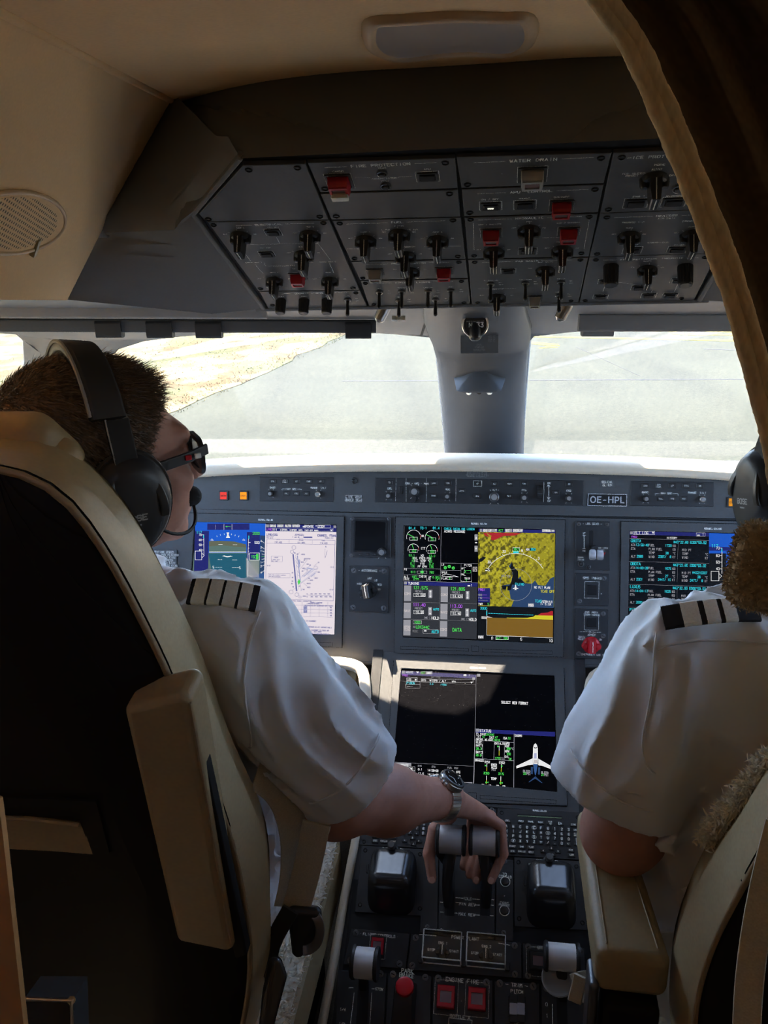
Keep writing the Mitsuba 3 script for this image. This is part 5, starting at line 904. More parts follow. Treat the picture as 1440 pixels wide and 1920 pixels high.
lab(P, z4, [('UP', 612, 336), ('DN', 611, 414), ('WARN', 596, 444), ('INHIB', 596, 454), ('DN LOCK', 698, 402), ('REL', 698, 412)], .003); P.ink.lp([z4(612, 345), z4(612, 404)], .001); P.ink.lp([z4(606, 345), z4(618, 345)], .001); P.ink.lp([z4(606, 404), z4(618, 404)], .001)
P.round(z4(598, 473), .006); P.round(z4(632, 487), .0045); put(P.k + '__release', sh(hull([(x, y, z) for x, y in ((-.0045, .003), (.0045, .003), (0, -.005)) for z in (0, .003)]), 'red_knob'), MP.Mp(*z4(698, 428), P.h), label='red lock release'); P.done()
P = Panel(MP, Z4([(573, 513), (724, 517), (722, 664), (571, 661)]), 'terrain_inhibit_panel', 'small panel labelled SMS INHIB with one square push button', 'panel_black', d=.004, h0=-.001); P.screws(Z4([(701, 538), (591, 640)]), .005)
lab(P, z4, [('SMS INHIB', 648, 537)], .0046); P.button(z4(646, 590), .0225, .0245); P.ink.tp('+', *z4(689, 607), .004); P.done()
P = Panel(MP, Z4([(571, 674), (721, 678), (719, 902), (569, 898)]), 'emergency_locator_panel', 'panel with a square GND PROX button above a red ELT knob', 'panel_black', d=.004, h0=-.001); P.screws(Z4([(698, 697), (697, 797), (588, 877)]), .005)
lab(P, z4, [('GND PROX', 645, 691), ('TERR INHIB', 645, 702), ('ELT', 645, 779), ('ARMED', 645, 792)], .0036); P.button(z4(645, 736), .0225, .0225); P.head(' ', *z4(645, 779), .003, z4(592, 778), z4(688, 781)); lab(P, z4, [('TEST/', 601, 801), ('RESET', 601, 811), ('ON', 685, 813), ('"EMERGENCY USE ONLY"', 660, 881)], .0033)
q = put(P.k + '__knob', sh(moved(knob_mesh(1.0), np.diag([1.5, 1.5, 1.2, 1])), 'red_knob', 28), MP.Mp(*z4(644, 838), P.h), label='red knob'); put(q + '__pointer_line', S_line(1.25), MP.Mp(*z4(644, 838), P.h + .0005, 0)); P.done()
# placards at the left of the panel
placard(MP, (304, 1055), .067, .058, ['OPERATING SPEED', 'LDG GEAR: PER PLACARD', 'FLAPS 6: 210 KIAS', 'EXTENDED SPEED', 'TYPE   A-250 KIAS', 'SLATS  FULL-250 KIAS', 'NORMAL OPERATION', '6-16-30 KIAS', 'MANEUVERING SPEED'], 'placard', 'grey operating speed placard with lines of white text beside the left pilot neck', .0040, False, 'charcoal', .2)
P = Panel(MP, [(255, 1088), (339, 1090), (336, 1125), (252, 1123)], 'audio_panel', 'small black panel at the left edge, under the speed placard', 'panel_black', d=.004, h0=-.001); P.ink.tp('TUNE', 308, 1097, .0042); P.ink.tp('INHIB', 304, 1104, .004); P.done()

# ================================================================ centre console riser and lower display
zb = zoom(690, 1230, 3.349)
def Zb(L): return [zb(*p) for p in L]
k = thing('center_console', 'dark grey centre console riser between the pilots that carries the lower display', 'console')
cl, crr = LP_.uv(692, 1300)[0], LP_.uv(1099, 1300)[0]; vt, vb = LP_.uv(900, 1240)[1], LP_.uv(895, 1511)[1]
put(k + '__face', sh(slab(sbox(cl, vb, crr, vt + .02).difference(LP_.poly([(738.5, 1238.5), (1057, 1252.5), (1063, 1511), (722, 1499)], -.0005)), -.03, -.002), 'charcoal', 20), LP_.M(0, 0))
for s_, X in ((-1, cl), (1, crr)):
    pts = [LP_.w(X, vb, 0), LP_.w(X, vt + .02, 0), A([X, 1.62, .50]), A([X, 1.62, 0]), A([X, .75, 0]), A([X, .75, .06])]
    put(k + '__side', sh(shell(np.array(pts), np.array([[0, 1, 2], [0, 2, 3], [0, 3, 4], [0, 4, 5]]), A([-s_ * .02, 0, 0])), 'panel_black', False))
S = Screen(LP_, [(738.5, 1238.5), (1057, 1252.5), (1063, 1511), (722, 1499)], [(752.5, 1254), (1039.5, 1267.5), (1044.5, 1485.5), (735, 1449 + 5)], 'lower cockpit display on the centre console with a route page and an aircraft status page', 1.0, zb(690, 78))
S.i = None; S.slots([Zb([(420, 860), (605, 872), (605, 894), (420, 882)]), Zb([(628, 858), (683, 861), (683, 900), (628, 897)]), Zb([(703, 876), (1182, 906), (1180, 932), (702, 900)])])
S.zm(690, 1230, 3.349)
S.N('G', [(680, 118), (665, 820)], 2); S.N('G', [(917, 490), (915, 836)], 2); S.P('n', [(210, 95), (680, 118), (678, 142), (208, 118)], 0); S.R('G', 213, 93, 232, 112, 2); S.T('w', 'ROUTE', 240, 103, 13); S.P('w', [(302, 98), (322, 99), (312, 112)], 3); S.R('G', 330, 97, 405, 116, 2); S.R('x', 332, 99, 362, 114, 3); S.T('g', 'ACT', 334, 106, 12, L=5); S.T('w', 'SEC', 372, 108, 12); S.R('w', 600, 115, 618, 126); S.T('w', '1', 632, 122, 13); S.T('m', 'FMS2..', 218, 122, 12); S.R('G', 655, 135, 673, 150, 2); S.R('G', 685, 113, 705, 131, 2); S.T('d', 'ACT FMS2', 398, 133, 10)
for x0_, x1_, t in ((243, 310, 'LEG'), (335, 402, 'DTG'), (408, 660, 'SPD / ALT    VPA')): S.B('w', x0_, 138 + (x0_ - 240) * .05, x1_, 158 + (x0_ - 240) * .05, 1.5); S.T('w', t, x0_ + 4, 148 + (x0_ - 240) * .05, 12); S.P('w', [(x1_ - 18, 142 + (x1_ - 240) * .05), (x1_ - 3, 142 + (x1_ - 240) * .05), (x1_ - 10, 154 + (x1_ - 240) * .05)], 4)
S.N('d', [(208, 158), (678, 182)], 1.5); S.B('w', 240, 160, 327, 181, 1.2); S.B('w', 238, 181, 326, 203, 1.2); S.T('c', 'PIBON', 245, 170, 14); S.T('w', '-----', 245, 192, 10); S.T('c', '3.5', 388, 176, 11); S.T('c', '/1500', 455, 180, 11); S.T('w', 'SELECT NEW FORMAT', 838, 291, 16, wd=.42)
S.N('G', [(165, 667), (662, 693)], 1.6); S.R('G', 165, 672, 272, 692, 2); S.T('w', 'RWY UPDATE', 168, 682, 13, wd=.48); S.R('G', 165, 748, 278, 768, 2); S.T('w', 'CPY TO SEC', 170, 758, 13, wd=.48)
for i, (a_, b_, d_, e_, f_) in enumerate((('DEST', 'LFMD', '0.1', '14:08+00', '1505- 875'), ('ALTN', 'LFMN', '13.5', '14:11+00', '1530- 840'))): y = 708 + i * 26; S.T('G', a_, 175 - i * 4, y - 2, 11); S.C('c', 230, y, 8, w=2.5, n=12); S.B('w', 243, y - 11, 295, y + 12, 1.2); S.T('w', b_, 248, y + 1, 14, wd=.48); S.T('w', d_, 315, y + 4, 12); S.T('w', e_, 374, y + 10, 13, wd=.46); S.T('w', f_, 502, y + 18, 13, wd=.46)
for t, x, y in (('DTG', 315, 690), ('ETA', 402, 696), ('FUEL (KG)', 500, 702)): S.T('G', t, x, y, 10)
S.R('G', 567, 793, 655, 816, 2); S.T('w', 'ARRIVAL', 572, 804, 14, wd=.48)
S.zm(880, 1350, 8.0); S.P('n', [(95, 140), (1285, 180), (1285, 250), (300, 200), (95, 190)], 1); S.R('G', 98, 130, 148, 180, 2); S.T('w', 'STATUS', 158, 160, 38); S.T('w', 'FLIGHT', 108, 210, 32); S.T('g', 'LDX344C', 238, 217, 30, wd=.46); S.T('w', 'TAT     SAT     ISA', 108, 252, 32, wd=.55); S.T('g', '47', 195, 252, 30); S.T('g', '47', 385, 262, 30); S.T('g', '32', 578, 275, 30); S.T('w', 'GROSS WEIGHT', 105, 291, 30, wd=.5); S.T('g', '13816', 348, 302, 30)
for l in ([(80, 303), (672, 338)], [(75, 578), (668, 612)], [(205, 318), (200, 590)], [(375, 325), (368, 598)], [(530, 335), (522, 605)], [(85, 130), (62, 1000)], [(672, 210), (666, 1040)]): S.N('G', l, 7)
for t, c_, x, y in (('ELEC', 'w', 104, 335), ('BATT1', 'w', 103, 382), ('28.3', 'g', 103, 430), ('V', 'G', 178, 432), ('BATT2', 'w', 100, 482), ('28.0', 'g', 98, 528), ('V', 'G', 175, 530), ('OXY/LTS', 'w', 384, 352), ('1770', 'g', 385, 575), ('PSI', 'd', 465, 578), ('APU', 'w', 542, 352), ('EGT', 'w', 540, 392), ('388', 'g', 560, 430), ('°C', 'G', 625, 432), ('RPM', 'w', 538, 472), ('100', 'g', 560, 510), ('%', 'G', 640, 512), ('OIL', 'w', 536, 552), ('OK', 'g', 595, 588), ('BRAKES', 'w', 90, 605), ('SYS1', 'w', 230, 630), ('SYS2', 'w', 448, 640), ('EMER', 'w', 330, 672), ('ACCU', 'w', 330, 710), ('PSI', 'G', 338, 748), ('3050', 'g', 215, 798), ('3175', 'g', 435, 808), ('TEMP', 'w', 325, 880), ('OB', 'w', 185, 980), ('IB', 'w', 285, 988), ('IB', 'w', 402, 994), ('OB', 'w', 500, 1000), ('DOORS', 'w', 686, 235), ('BLEED', 'G', 808, 768), ('23', 'g', 810, 805), ('PSI', 'G', 858, 808), ('BLEED', 'G', 1080, 790), ('21', 'g', 1080, 822), ('PSI', 'G', 1125, 826)): S.T(c_, t, x, y, 30, wd=.5, w=.22)
for x, y0_, y1_, cc in ((262, 650, 765, 'y'), (478, 662, 775, 'y'), (258, 842, 955, 'y'), (472, 852, 968, 'y'), (448, 390, 535, 'y')): S.N('w', [(x, y0_), (x - 1, (y0_ + y1_) / 2)], 9, L=4); S.N(cc, [(x - 1, (y0_ + y1_) / 2), (x - 2, y1_)], 9, L=4)
for x, y in ((250, 685), (490, 692), (258, 938), (472, 945), (438, 398)): S.P('g', [(x - 18, y - 14), (x + 16, y + 2), (x - 18, y + 16)], 5)
S.P('g', [(288, 922), (262, 938), (288, 952)], 5); S.P('g', [(500, 930), (475, 945), (500, 960)], 5)
S.P('w', [(990, 350), (1012, 372), (1026, 420), (1030, 560), (1025, 680), (1000, 690), (975, 680), (955, 680), (950, 560), (954, 420), (968, 372)], 3); S.P('x', [(965, 408), (990, 416), (1018, 410), (1010, 425), (990, 428), (972, 424)], 4)
S.P('w', [(950, 575), (952, 670), (880, 680), (705, 728), (703, 692)], 3); S.P('w', [(1034, 580), (1280, 722), (1280, 762), (1100, 692), (1034, 682)], 3); S.P('h', [(958, 660), (1026, 668), (1012, 760), (994, 830), (984, 828), (970, 760)], 4); S.P('l', [(970, 500), (1008, 500), (1008, 580), (970, 580)], 4); S.P('a', [(968, 600), (1018, 602), (1018, 650), (968, 650)], 4)
S.P('u', [(922, 706), (955, 706), (952, 815), (922, 810)], 4); S.P('u', [(1032, 712), (1062, 712), (1058, 822), (1028, 818)], 4); S.P('u', [(990, 845), (1095, 945), (1085, 950), (1000, 890), (978, 888), (895, 938), (888, 932)], 4)
S.done()
# dust specks on the lower screen
I = Ink(LP_, .0003)
for _ in range(420):
    u, v = LP_.uv(*(A([752, 1256]) + rg.random(2) * A([285, 190]))); r = rg.uniform(.00012, .00042); I.add([(u - r, v), (u, v - r), (u + r, v), (u, v + r)], [[0, 1, 2], [0, 2, 3]])
mat('dust', (.30, .29, .26), .9); I.put(S.k + '__dust', 'dust', kind='stuff', label='pale dust specks on the glass')
# cream surrounds of the footwells
for s_, pts, lt in ((-1, [(400, 1236), (520, 1240), (600, 1243), (655, 1246), (677, 1256), (684, 1276), (685, 1310), (685, 1400), (684, 1512)], 'cream rounded trim round the left footwell beside the console'), (1, [(1440, 1270), (1300, 1264), (1180, 1261), (1132, 1261), (1114, 1270), (1107, 1290), (1107, 1340), (1106, 1420), (1107, 1512)], 'cream rounded trim round the right footwell beside the console')):
    k = thing('footwell_trim', lt, 'trim'); q = spline([LP_.hit(*p) + LP_.n * .002 for p in pts], 50)
    m = sweep(q, rrect(.024, .022, .009, 5), up=LP_.n); put(k + '__upper', sh(m, 'cream', 50)); c = LP_.hit(*pts[6]); put(k + '__joint', sh(sweep([c - LP_.v * .0006, c + LP_.v * .0006], rrect(.0248, .0235, .009, 5), up=LP_.n), 'gap_black'))
k = thing('cup_holder_box', 'small tan padded box with a dark seam inside the left footwell', 'box')
BX = Pl(LP_.hit(628, 1268) + A([0, .02, 0]), LP_.n); put(k + '__body', sh(rb(.085, .032, .03, .006, .002), 'leather', 30), BX.M(0, -.006, -.03)); put(k + '__lid', sh(rb(.06, .024, .004, .004, .001), 'leather', 30), BX.M(-.008, -.006, .001)); put(k + '__latch', sh(rb(.009, .006, .004, .001), 'dark_metal'), BX.M(.018, -.027, -.004))
struct('footwell_back', sh(boxm(-.95, 1.60, .02, .95, 1.63, .60), 'charcoal'), 'dark footwell under the panel')
# ================================================================ pedestal
_t = math.radians(32.0); PO = LP_.hit(895, 1511); PP = Pl((0, PO[1], PO[2]), (0, -math.sin(_t), math.cos(_t)))
zp, zk = zoom(600, 1500, 2.5714), zoom(930, 1510, 8.0)
def Zp(L): return [zp(*p) for p in L]
def Zk(L): return [zk(*p) for p in L]
def above(pl, x, y, h): d_ = ray(x, y); return CAM + d_ * (((pl.o + pl.n * h - CAM) @ pl.n) / (d_ @ pl.n))
k = thing('pedestal', 'black sloping pedestal body between the two seats under the control panels', 'pedestal')
ul, ur = PP.uv(672, 1560)[0], PP.uv(1098, 1560)[0]; v0 = PP.uv(700, 2080)[1]
put(k + '__body', sh(slab(sbox(ul, v0, ur, .004), -.06, -.004, .001), 'gap_black', 20), PP.M(0, 0))
for pts, t in (([(672, 1545), (661, 1605), (645, 1690), (628, 1790), (604, 1920), (575, 2060)], 'cream trim along the left edge'), ([(1103, 1500), (1109, 1560), (1116, 1660), (1124, 1790), (1133, 1920), (1142, 2060)], 'cream trim along the right edge')):
    put(k + '__edge_trim', sh(sweep(spline([PP.hit(*p) + PP.n * .001 for p in pts], 30), rrect(.014, .02, .006), up=PP.n), 'cream', 40), label=t)
def rpanel(cs, name, lt, screws=(), r=.004, **kw):
    P_ = Panel(PP, cs, name, lt, 'panel_black', d=.004, h0=-.004, **kw); P_.screws(screws, r); return P_
kq = [PP.uv(*q) for q in Zk([(22, 35), (1305, 100), (1368, 830), (-30, 752)])]
def keyboard(du, lt):
    P_ = Panel(PP, Polygon([(a + du, b) for a, b in kq]).buffer(-.0005, join_style=2), 'keyboard_panel', lt, 'panel_black', d=.004, h0=-.004)
    def K(t, x, y, w=.0082, h=.0078, th=.0042, circ_=False):
        u, v = PP.uv(*zk(x, y)) + A([du, 0]); put(P_.k + '__key', S_key(w, h, .003), PP.M(u, v, P_.h))
        L_ = t.split('/n')
        for i, s_ in enumerate(L_): P_.ink.text(s_, u, v + ((len(L_) - 1) / 2 - i) * th * 1.4, th, dh=.0031, w=.2)
        if circ_: P_.ink.path([(u + .0038 * math.cos(a), v + .0031 * math.sin(a)) for a in np.linspace(0, 6.283, 15)[:-1]], .0005, True, dh=.0031)
    for t, x, y in (('CNCL', 172, 237), ('PREV', 378, 246), ('NAME', 523, 253), ('MARK', 668, 262), ('DIR/nTO', 812, 270), ('D>', 964, 280), ('SYNC', 1163, 297)): K(t, x, y, .0125, .0068, .0026 if len(t) > 2 else .004)
    for r_, row in enumerate(('ABCDEFG123', 'HIJKLMN456', 'OPQRSTU789', 'VWXYZ')):
        for c_, ch in enumerate(row): K(ch, 156 + c_ * 103.6, 318 + r_ * 70.5 + c_ * 6.0, circ_=ch in 'ENSW')
    for t, c_ in (('SP', 5), ('/', 6), ('.', 7), ('0', 8), ('+/-', 9)): K(t, 156 + c_ * 103.6, 318 + 211 + c_ * 6.0, th=.0042 if len(t) == 1 else .0026)
    for t, x, y, h in (('DEL', 1190, 378, .0068), ('CLR/nBSP', 1196, 446, .0068)): K(t, x, y, .0098, h, .0024)
    K('E/nN/nT/nE/nR', 1204, 552, .0078, .0135, .0019)
    for t, x, y in (('CHART', 247, 620), ('CHK', 388, 628), ('TUNE', 527, 636), ('SYS', 247, 694), ('CHKLST', 388, 701), ('NEXT', 527, 710), ('NAV', 1122, 676), ('COM', 1132, 750)): K(t, x, y, .0125, .0074, .0026)
    for t, x, y in (('<', 706, 686), ('^', 828, 645), ('>', 932, 696), ('^', 850, 742)): K(t, x, y, .0098, .0068, .003)
    s_ = [Polygon([(PP.uv(*zk(x, y)) + A([du, 0])) for x, y in q]) for q in ([(318, 128), (992, 165), (998, 203), (318, 165)], [(325, 150), (985, 186), (988, 200), (325, 164)])]
    put(P_.k + '__scratchpad', sh(slab(s_[0], 0, .0007), 'gap_black', False), PP.M(0, 0, P_.h)); put(P_.k + '__display_strip', sh(slab(s_[1], .0006, .0009), 'strip_green', False), PP.M(0, 0, P_.h), label='thin green display strip')
    P_.ink.text('ROCKWELL COLLINS', *(PP.uv(*zk(655, 82)) + A([du, 0])), .0024, w=.26, wd=.5, track=.15)
    for x, y in ((83, 110), (1225, 180), (1288, 740), (75, 700)):
        u, v = PP.uv(*zk(x, y)) + A([du, 0]); put(P_.k + '__screw', S_dark_screw(.0036), PP.M(u, v, P_.h))
    P_.done(); return P_
mat('strip_green', (.16, .22, .12), .5)
keyboard(0.0, 'right keyboard panel with letter and number keys under the lower display')
kd = -(kq[0][0] + kq[1][0])
keyboard(kd, 'left keyboard panel with letter and number keys, mostly under the pilot forearm')
# cursor control rests
def dome():
    def fn(p):
        q = p.copy(); s_ = 1 + .10 * np.clip((p[:, 2] - .01) / .05, 0, 1.3); q[:, 0] *= s_; q[:, 1] = (p[:, 1] - .10 * (p[:, 2] - .02)) * s_
        c, s2 = math.cos(.42), math.sin(.42); y, z = q[:, 1] + .004, q[:, 2] - .012; q[:, 1], q[:, 2] = c * y - s2 * z, s2 * y + c * z
        return smax(rbox(q, (0, .0, -.006), (.0415, .044, .046), .020), -.002 - p[:, 2], .003)
    m = nets(fn, (-.05, -.066, -.006), (.05, .062, .072), .0026); return trimesh.smoothing.filter_taubin(m, iterations=6)
DM = sh(dome(), 'gloss_black', True)
ccd = [PP.uv(*q) for q in Zk([(268, 772), (1278, 832)]) + Zp([(1290, 630), (937, 610)])]
cdome, cstick = PP.uv(*zk(815, 1330)), PP.uv(*zk(785, 880))
for du, lt in ((0, 'right cursor control panel with a glossy black hand rest and a small joystick'), (-(ccd[0][0] + ccd[1][0]) - .003, 'left cursor control panel with a glossy black hand rest and a sunlit joystick')):
    P = Panel(PP, Polygon([(a + du, b) for a, b in ccd]).buffer(-.0005, join_style=2), 'cursor_control_panel', lt, 'panel_black', d=.004, h0=-.004); o_ = A([du, 0])
    for x, y in ((338, 853), (1204, 915)): put(P.k + '__screw', S_dark_screw(.0036), PP.M(*(PP.uv(*zk(x, y)) + o_), P.h))
    for x, y in ((960, 572), (1265, 592)): put(P.k + '__screw', S_dark_screw(.0036), PP.M(*(PP.uv(*zp(x, y)) + o_), P.h))
    put(P.k + '__hand_rest', DM, PP.M(*(cdome + o_ + A([.001, .004])), P.h))
    put(P.k + '__side_button', sh(rb(.006, .016, .003, .002), 'knob_black'), PP.M(*(cdome + o_ + A([-.0425, .012])), P.h + .02) @ rotm(-88, [0, 1, 0]))
    st = put(P.k + '__joystick', sh(lathe([(0, .03), (.0062, .03), (.0068, .026), (.0078, .024), (.0078, .02), (.0092, .019), (.0092, .014), (.0105, .012), (.0105, .006), (.012, .004), (.0125, 0)], 22), 'knob_black', 30), PP.M(*(cstick + o_), P.h)); put(st + '__knob', sh(moved(lathe([(0, .0165), (.005, .0165), (.0068, .014), (.0072, .008), (.0064, .002), (.005, 0)], 20), tr(0, 0, .03)), 'dark_metal', 35), PP.M(*(cstick + o_), P.h), label='grey knob')
    for t, x, y in (('MENU', 528, 893), ('DONE/nSELECT', 1026, 922)):
        u, v = PP.uv(*zk(x, y)) + o_; put(P.k + '__button', S_key(.0125, .0066, .003), PP.M(u, v, P.h))
        for i, s_ in enumerate(t.split('/n')): P.ink.text(s_, u, v + (.0 if '/n' not in t else (.5 - i) * .003), .0026 if '/n' not in t else .0021, dh=.0031, w=.18)
    for t, x, y in (('PAGE', 655, 828), ('DATA', 880, 842)): P.ink.text(t, *(PP.uv(*zk(x, y)) + o_), .0036, w=.18)
    P.done()
# throttle quadrant
P = rpanel(Zp([(500, 275), (572, 275), (568, 645), (478, 640)]), 'pedestal_blank_strip', 'plain black filler strip between the left hand rest and the throttle quadrant', Zp([(517, 612)])); P.done()
P = rpanel(Zp([(575, 268), (845, 282), (843, 675), (568, 652)]), 'throttle_quadrant', 'throttle quadrant plate with MIN REV and MAX REV marks and two slots', Zp([(587, 631), (815, 650)]))
lab(P, zp, [('IDLE', 711, 476)], .0042); lab(P, zp, [('MIN REV', 710, 503), ('MAX REV', 708, 552)], .0046)
for a_, b_ in (((655, 494), (668, 495)), ((750, 506), (770, 507)), ((650, 545), (664, 546)), ((748, 554), (770, 555)), ((822, 507), (838, 508)), ((818, 558), (836, 559)), ((580, 540), (596, 541)), ((580, 492), (596, 493)), ((820, 480), (838, 481)), ((655, 471), (690, 474)), ((735, 477), (770, 480))): P.ink.lp([zp(*a_), zp(*b_)], .001)
for x0_, x1_ in ((600, 648), (772, 820)): put(P.k + '__slot', sh(slab(PP.poly(Zp([(x0_ + 6, 285), (x1_ + 3, 288), (x1_, 560), (x0_, 556)])), 0, .0005), 'gap_black', False), PP.M(0, 0, P.h))
P.done()
HG = .082
gl, gr_ = above(PP, 845.5, 1574, HG), above(PP, 908, 1576.5, HG)
def grip(c, lt, side, foot):
    k_ = thing('thrust_lever', lt, 'lever', 'thrust levers'); M = np.eye(4); M[:3, 0], M[:3, 1], M[:3, 2] = A([1, 0, 0]), PP.v, PP.n; M[:3, 3] = c
    ax = M @ rotm(90, [0, 1, 0]); put(k_ + '__grip', sh(lathe([(0, -.0195), (.0232, -.0195), (.0238, -.019), (.0238, .019), (.0232, .0195), (0, .0195)], 40), 'satin', 40), ax, label='silver grip')
    for s_ in (-1, 1): put(k_ + '__end_cap', sh(lathe([(0, -.0035), (.0225, -.0035), (.0255, -.0015), (.0255, .002), (.023, .0038), (0, .0038)], 40), 'knob_black', 40), ax @ tr(0, 0, s_ * .0225))
    f_ = PP.hit(*foot) - PP.n * .01; p0 = c - PP.n * .015 - PP.v * .004; mids = [p0, p0 * .7 + f_ * .3 + A([side * .004, 0, 0]) - PP.v * .012, p0 * .35 + f_ * .65 + A([side * .004, 0, 0]) - PP.v * .010, f_]
    put(k_ + '__arm', sh(sweep(spline(mids, 16), rrect(.018, .03, .006), up=PP.v, scale=np.linspace(1.15, .8, 16)), 'knob_black', 40))
    r_ = c - PP.n * .03 - PP.v * .012 + A([side * .016, 0, 0]); R_ = np.eye(4); R_[:3, 0], R_[:3, 1], R_[:3, 2], R_[:3, 3] = A([1, 0, 0]), PP.v, PP.n, r_
    put(k_ + '__reverse_lever', sh(rb(.026, .022, .034, .009, .006, .8, 6), 'knob_black', 40), R_ @ rotm(18 * side, [0, 1, 0]) @ tr(0, -.004, -.025))
grip(gl, 'left thrust lever with a broad silver grip under the pilot hand', -1, zp(622, 500)); grip(gr_, 'right thrust lever with a broad silver grip beside the right keyboard', 1, zp(797, 500))
# config strip
P = rpanel(Zp([(850, 282), (934, 288), (933, 683), (846, 676)]), 'takeoff_config_panel', 'narrow panel with round TO CONFIG and EVENT MARKER buttons', [zp(886, 640)]); 
for x, y in ((893, 393), (889, 533)):
    u, v = PP.uv(*zp(x, y)); P.ink.path([(u + .0082 * math.cos(a), v + .0082 * math.sin(a)) for a in np.linspace(0, 6.283, 25)[:-1]], .0011, True); put(P.k + '__button', sh(lathe([(0, .003), (.0035, .0036), (.006, .003), (.007, .001), (.007, 0)], 22), 'gloss_black', 40), PP.Mp(*zp(x, y), P.h))
put(P.k + '__button', S_screw(.0042), PP.Mp(*zp(890, 297), P.h)); lab(P, zp, [('TO', 890, 358), ('CONFIG', 893, 370), ('.', 889, 458)], .0042); lab(P, zp, [('EVENT', 889, 496), ('MARKER', 888, 507)], .0034); P.done()
# engine display dimming strip above the throttle
P = rpanel([(796, 1512), (931, 1517), (926, 1602), (793, 1596)], 'engine_ignition_panel', 'small panel with ignition labels behind the thrust levers', [zp(829, 47)]); lab(P, zp, [('IGNITION', 740, 42), ('ENG 2', 788, 60), ('ON', 832, 86)], .0038); P.ink.lp([zp(772, 46), zp(806, 48)], .001); P.knob(zp(795, 85), .8); P.done()
# flight controls, engine run, ground spoilers
P = rpanel(Zp([(150, 618), (434, 642), (414, 815), (112, 793)]), 'flight_controls_panel', 'panel headed FLIGHT CONTROLS with one red guarded switch behind the left lever', Zp([(173, 642), (145, 772), (383, 790)]), .0052); P.head('FLIGHT CONTROLS', *zp(285, 652), .0042, zp(197, 645), zp(375, 659)); lab(P, zp, [('NORMAL', 280, 668)], .003); P.guard(zp(278, 706), .021, .025); P.done()
P = rpanel(Zp([(438, 643), (972, 686), (974, 862), (418, 818)]), 'engine_run_panel', 'panel with the two ENG start knobs under clear hinged covers', Zp([(461, 664), (445, 798), (938, 702), (940, 840)]), .0052)
lab(P, zp, [('ENG 1', 593, 690), ('ENG 2', 803, 706), ('STOP', 536, 722), ('START', 646, 730), ('STOP', 746, 738), ('START', 856, 746)], .0036); lab(P, zp, [('POWER PLANT', 700, 666)], .0048); lab(P, zp, [('RUN', 593, 702), ('RUN', 803, 718)], .003); P.ink.lp([zp(480, 648), zp(560, 655)], .001); P.ink.lp([zp(860, 690), zp(915, 700)], .001); P.knob(zp(592, 735), .95); P.knob(zp(800, 752), .95); P.done()
scene['clear_sheet'] = {'type': 'thindielectric', 'int_ior': 1.49}; mat('clear_edge', (.55, .56, .56), .2, specular=.8)
for c_, lt in (((592, 712), 'clear hinged guard over the left engine start knob'), ((801, 728), 'clear hinged guard over the right engine start knob')):
    k_ = thing('start_guard', lt, 'guard'); w_, l_, h_ = .0635, .050, .026; M = PP.Mp(*zp(*c_), 0); b_ = A([(x, y, z) for x in (-w_ / 2, w_ / 2) for y in (-l_ / 2, l_ / 2) for z in (.0005, h_)])
    v8 = {(i, j, n_): A([(-w_ / 2, w_ / 2)[i], (-l_ / 2, l_ / 2)[j] * (.86 if n_ else 1), (.0005, h_)[n_]]) for i in (0, 1) for j in (0, 1) for n_ in (0, 1)}
    ids = list(v8); V_ = A([v8[q] for q in ids]); I3 = {q: i for i, q in enumerate(ids)}
    F_ = []
    for q in (((0, 0, 1), (1, 0, 1), (1, 1, 1), (0, 1, 1)), ((0, 0, 0), (1, 0, 0), (1, 0, 1), (0, 0, 1)), ((0, 0, 0), (0, 0, 1), (0, 1, 1), (0, 1, 0)), ((1, 0, 0), (1, 1, 0), (1, 1, 1), (1, 0, 1))): a_ = [I3[z] for z in q]; F_ += [a_[:3], [a_[0], a_[2], a_[3]]]
    put(k_ + '__cover', sh(tm(V_, F_), 'clear_sheet', False), M)
    for q in (((0, 0, 1), (1, 0, 1)), ((0, 1, 1), (1, 1, 1)), ((0, 0, 1), (0, 1, 1)), ((1, 0, 1), (1, 1, 1)), ((0, 0, 0), (0, 0, 1)), ((1, 0, 0), (1, 0, 1)), ((0, 0, 0), (1, 0, 0))): put(k_ + '__edge', sh(tube([v8[q[0]], v8[q[1]]], .0009 if q[0][2] == 1 and q[0] != (0, 0, 1) else .0012, 6, up=(.3, .2, .9)), 'clear_edge', 40), M)
    put(k_ + '__hinge', sh(tube([(-w_ / 2, l_ / 2, .003), (w_ / 2, l_ / 2, .003)], .0028, 8), 'gap_black'), M); put(k_ + '__foot', sh(moved(rb(.008, .012, .008, .002), tr(-w_ / 2 - .004, -l_ / 2 + .004, 0)), 'knob_black'), M); put(k_ + '__foot', sh(moved(rb(.008, .012, .008, .002), tr(w_ / 2 + .004, -l_ / 2 + .004, 0)), 'knob_black'), M)
P = rpanel(Zp([(976, 690), (1276, 712), (1284, 888), (977, 862)]), 'ground_spoilers_panel', 'panel headed GROUND SPOILERS with a covered push button behind the right lever', Zp([(1003, 708), (1003, 846), (1250, 724)]), .0052); P.head('GROUND SPOILERS', *zp(1130, 718), .0042, zp(1028, 711), zp(1240, 727)); P.guard(zp(1052, 780), .029, .029, 'knob_black', 'black cover'); P.done()
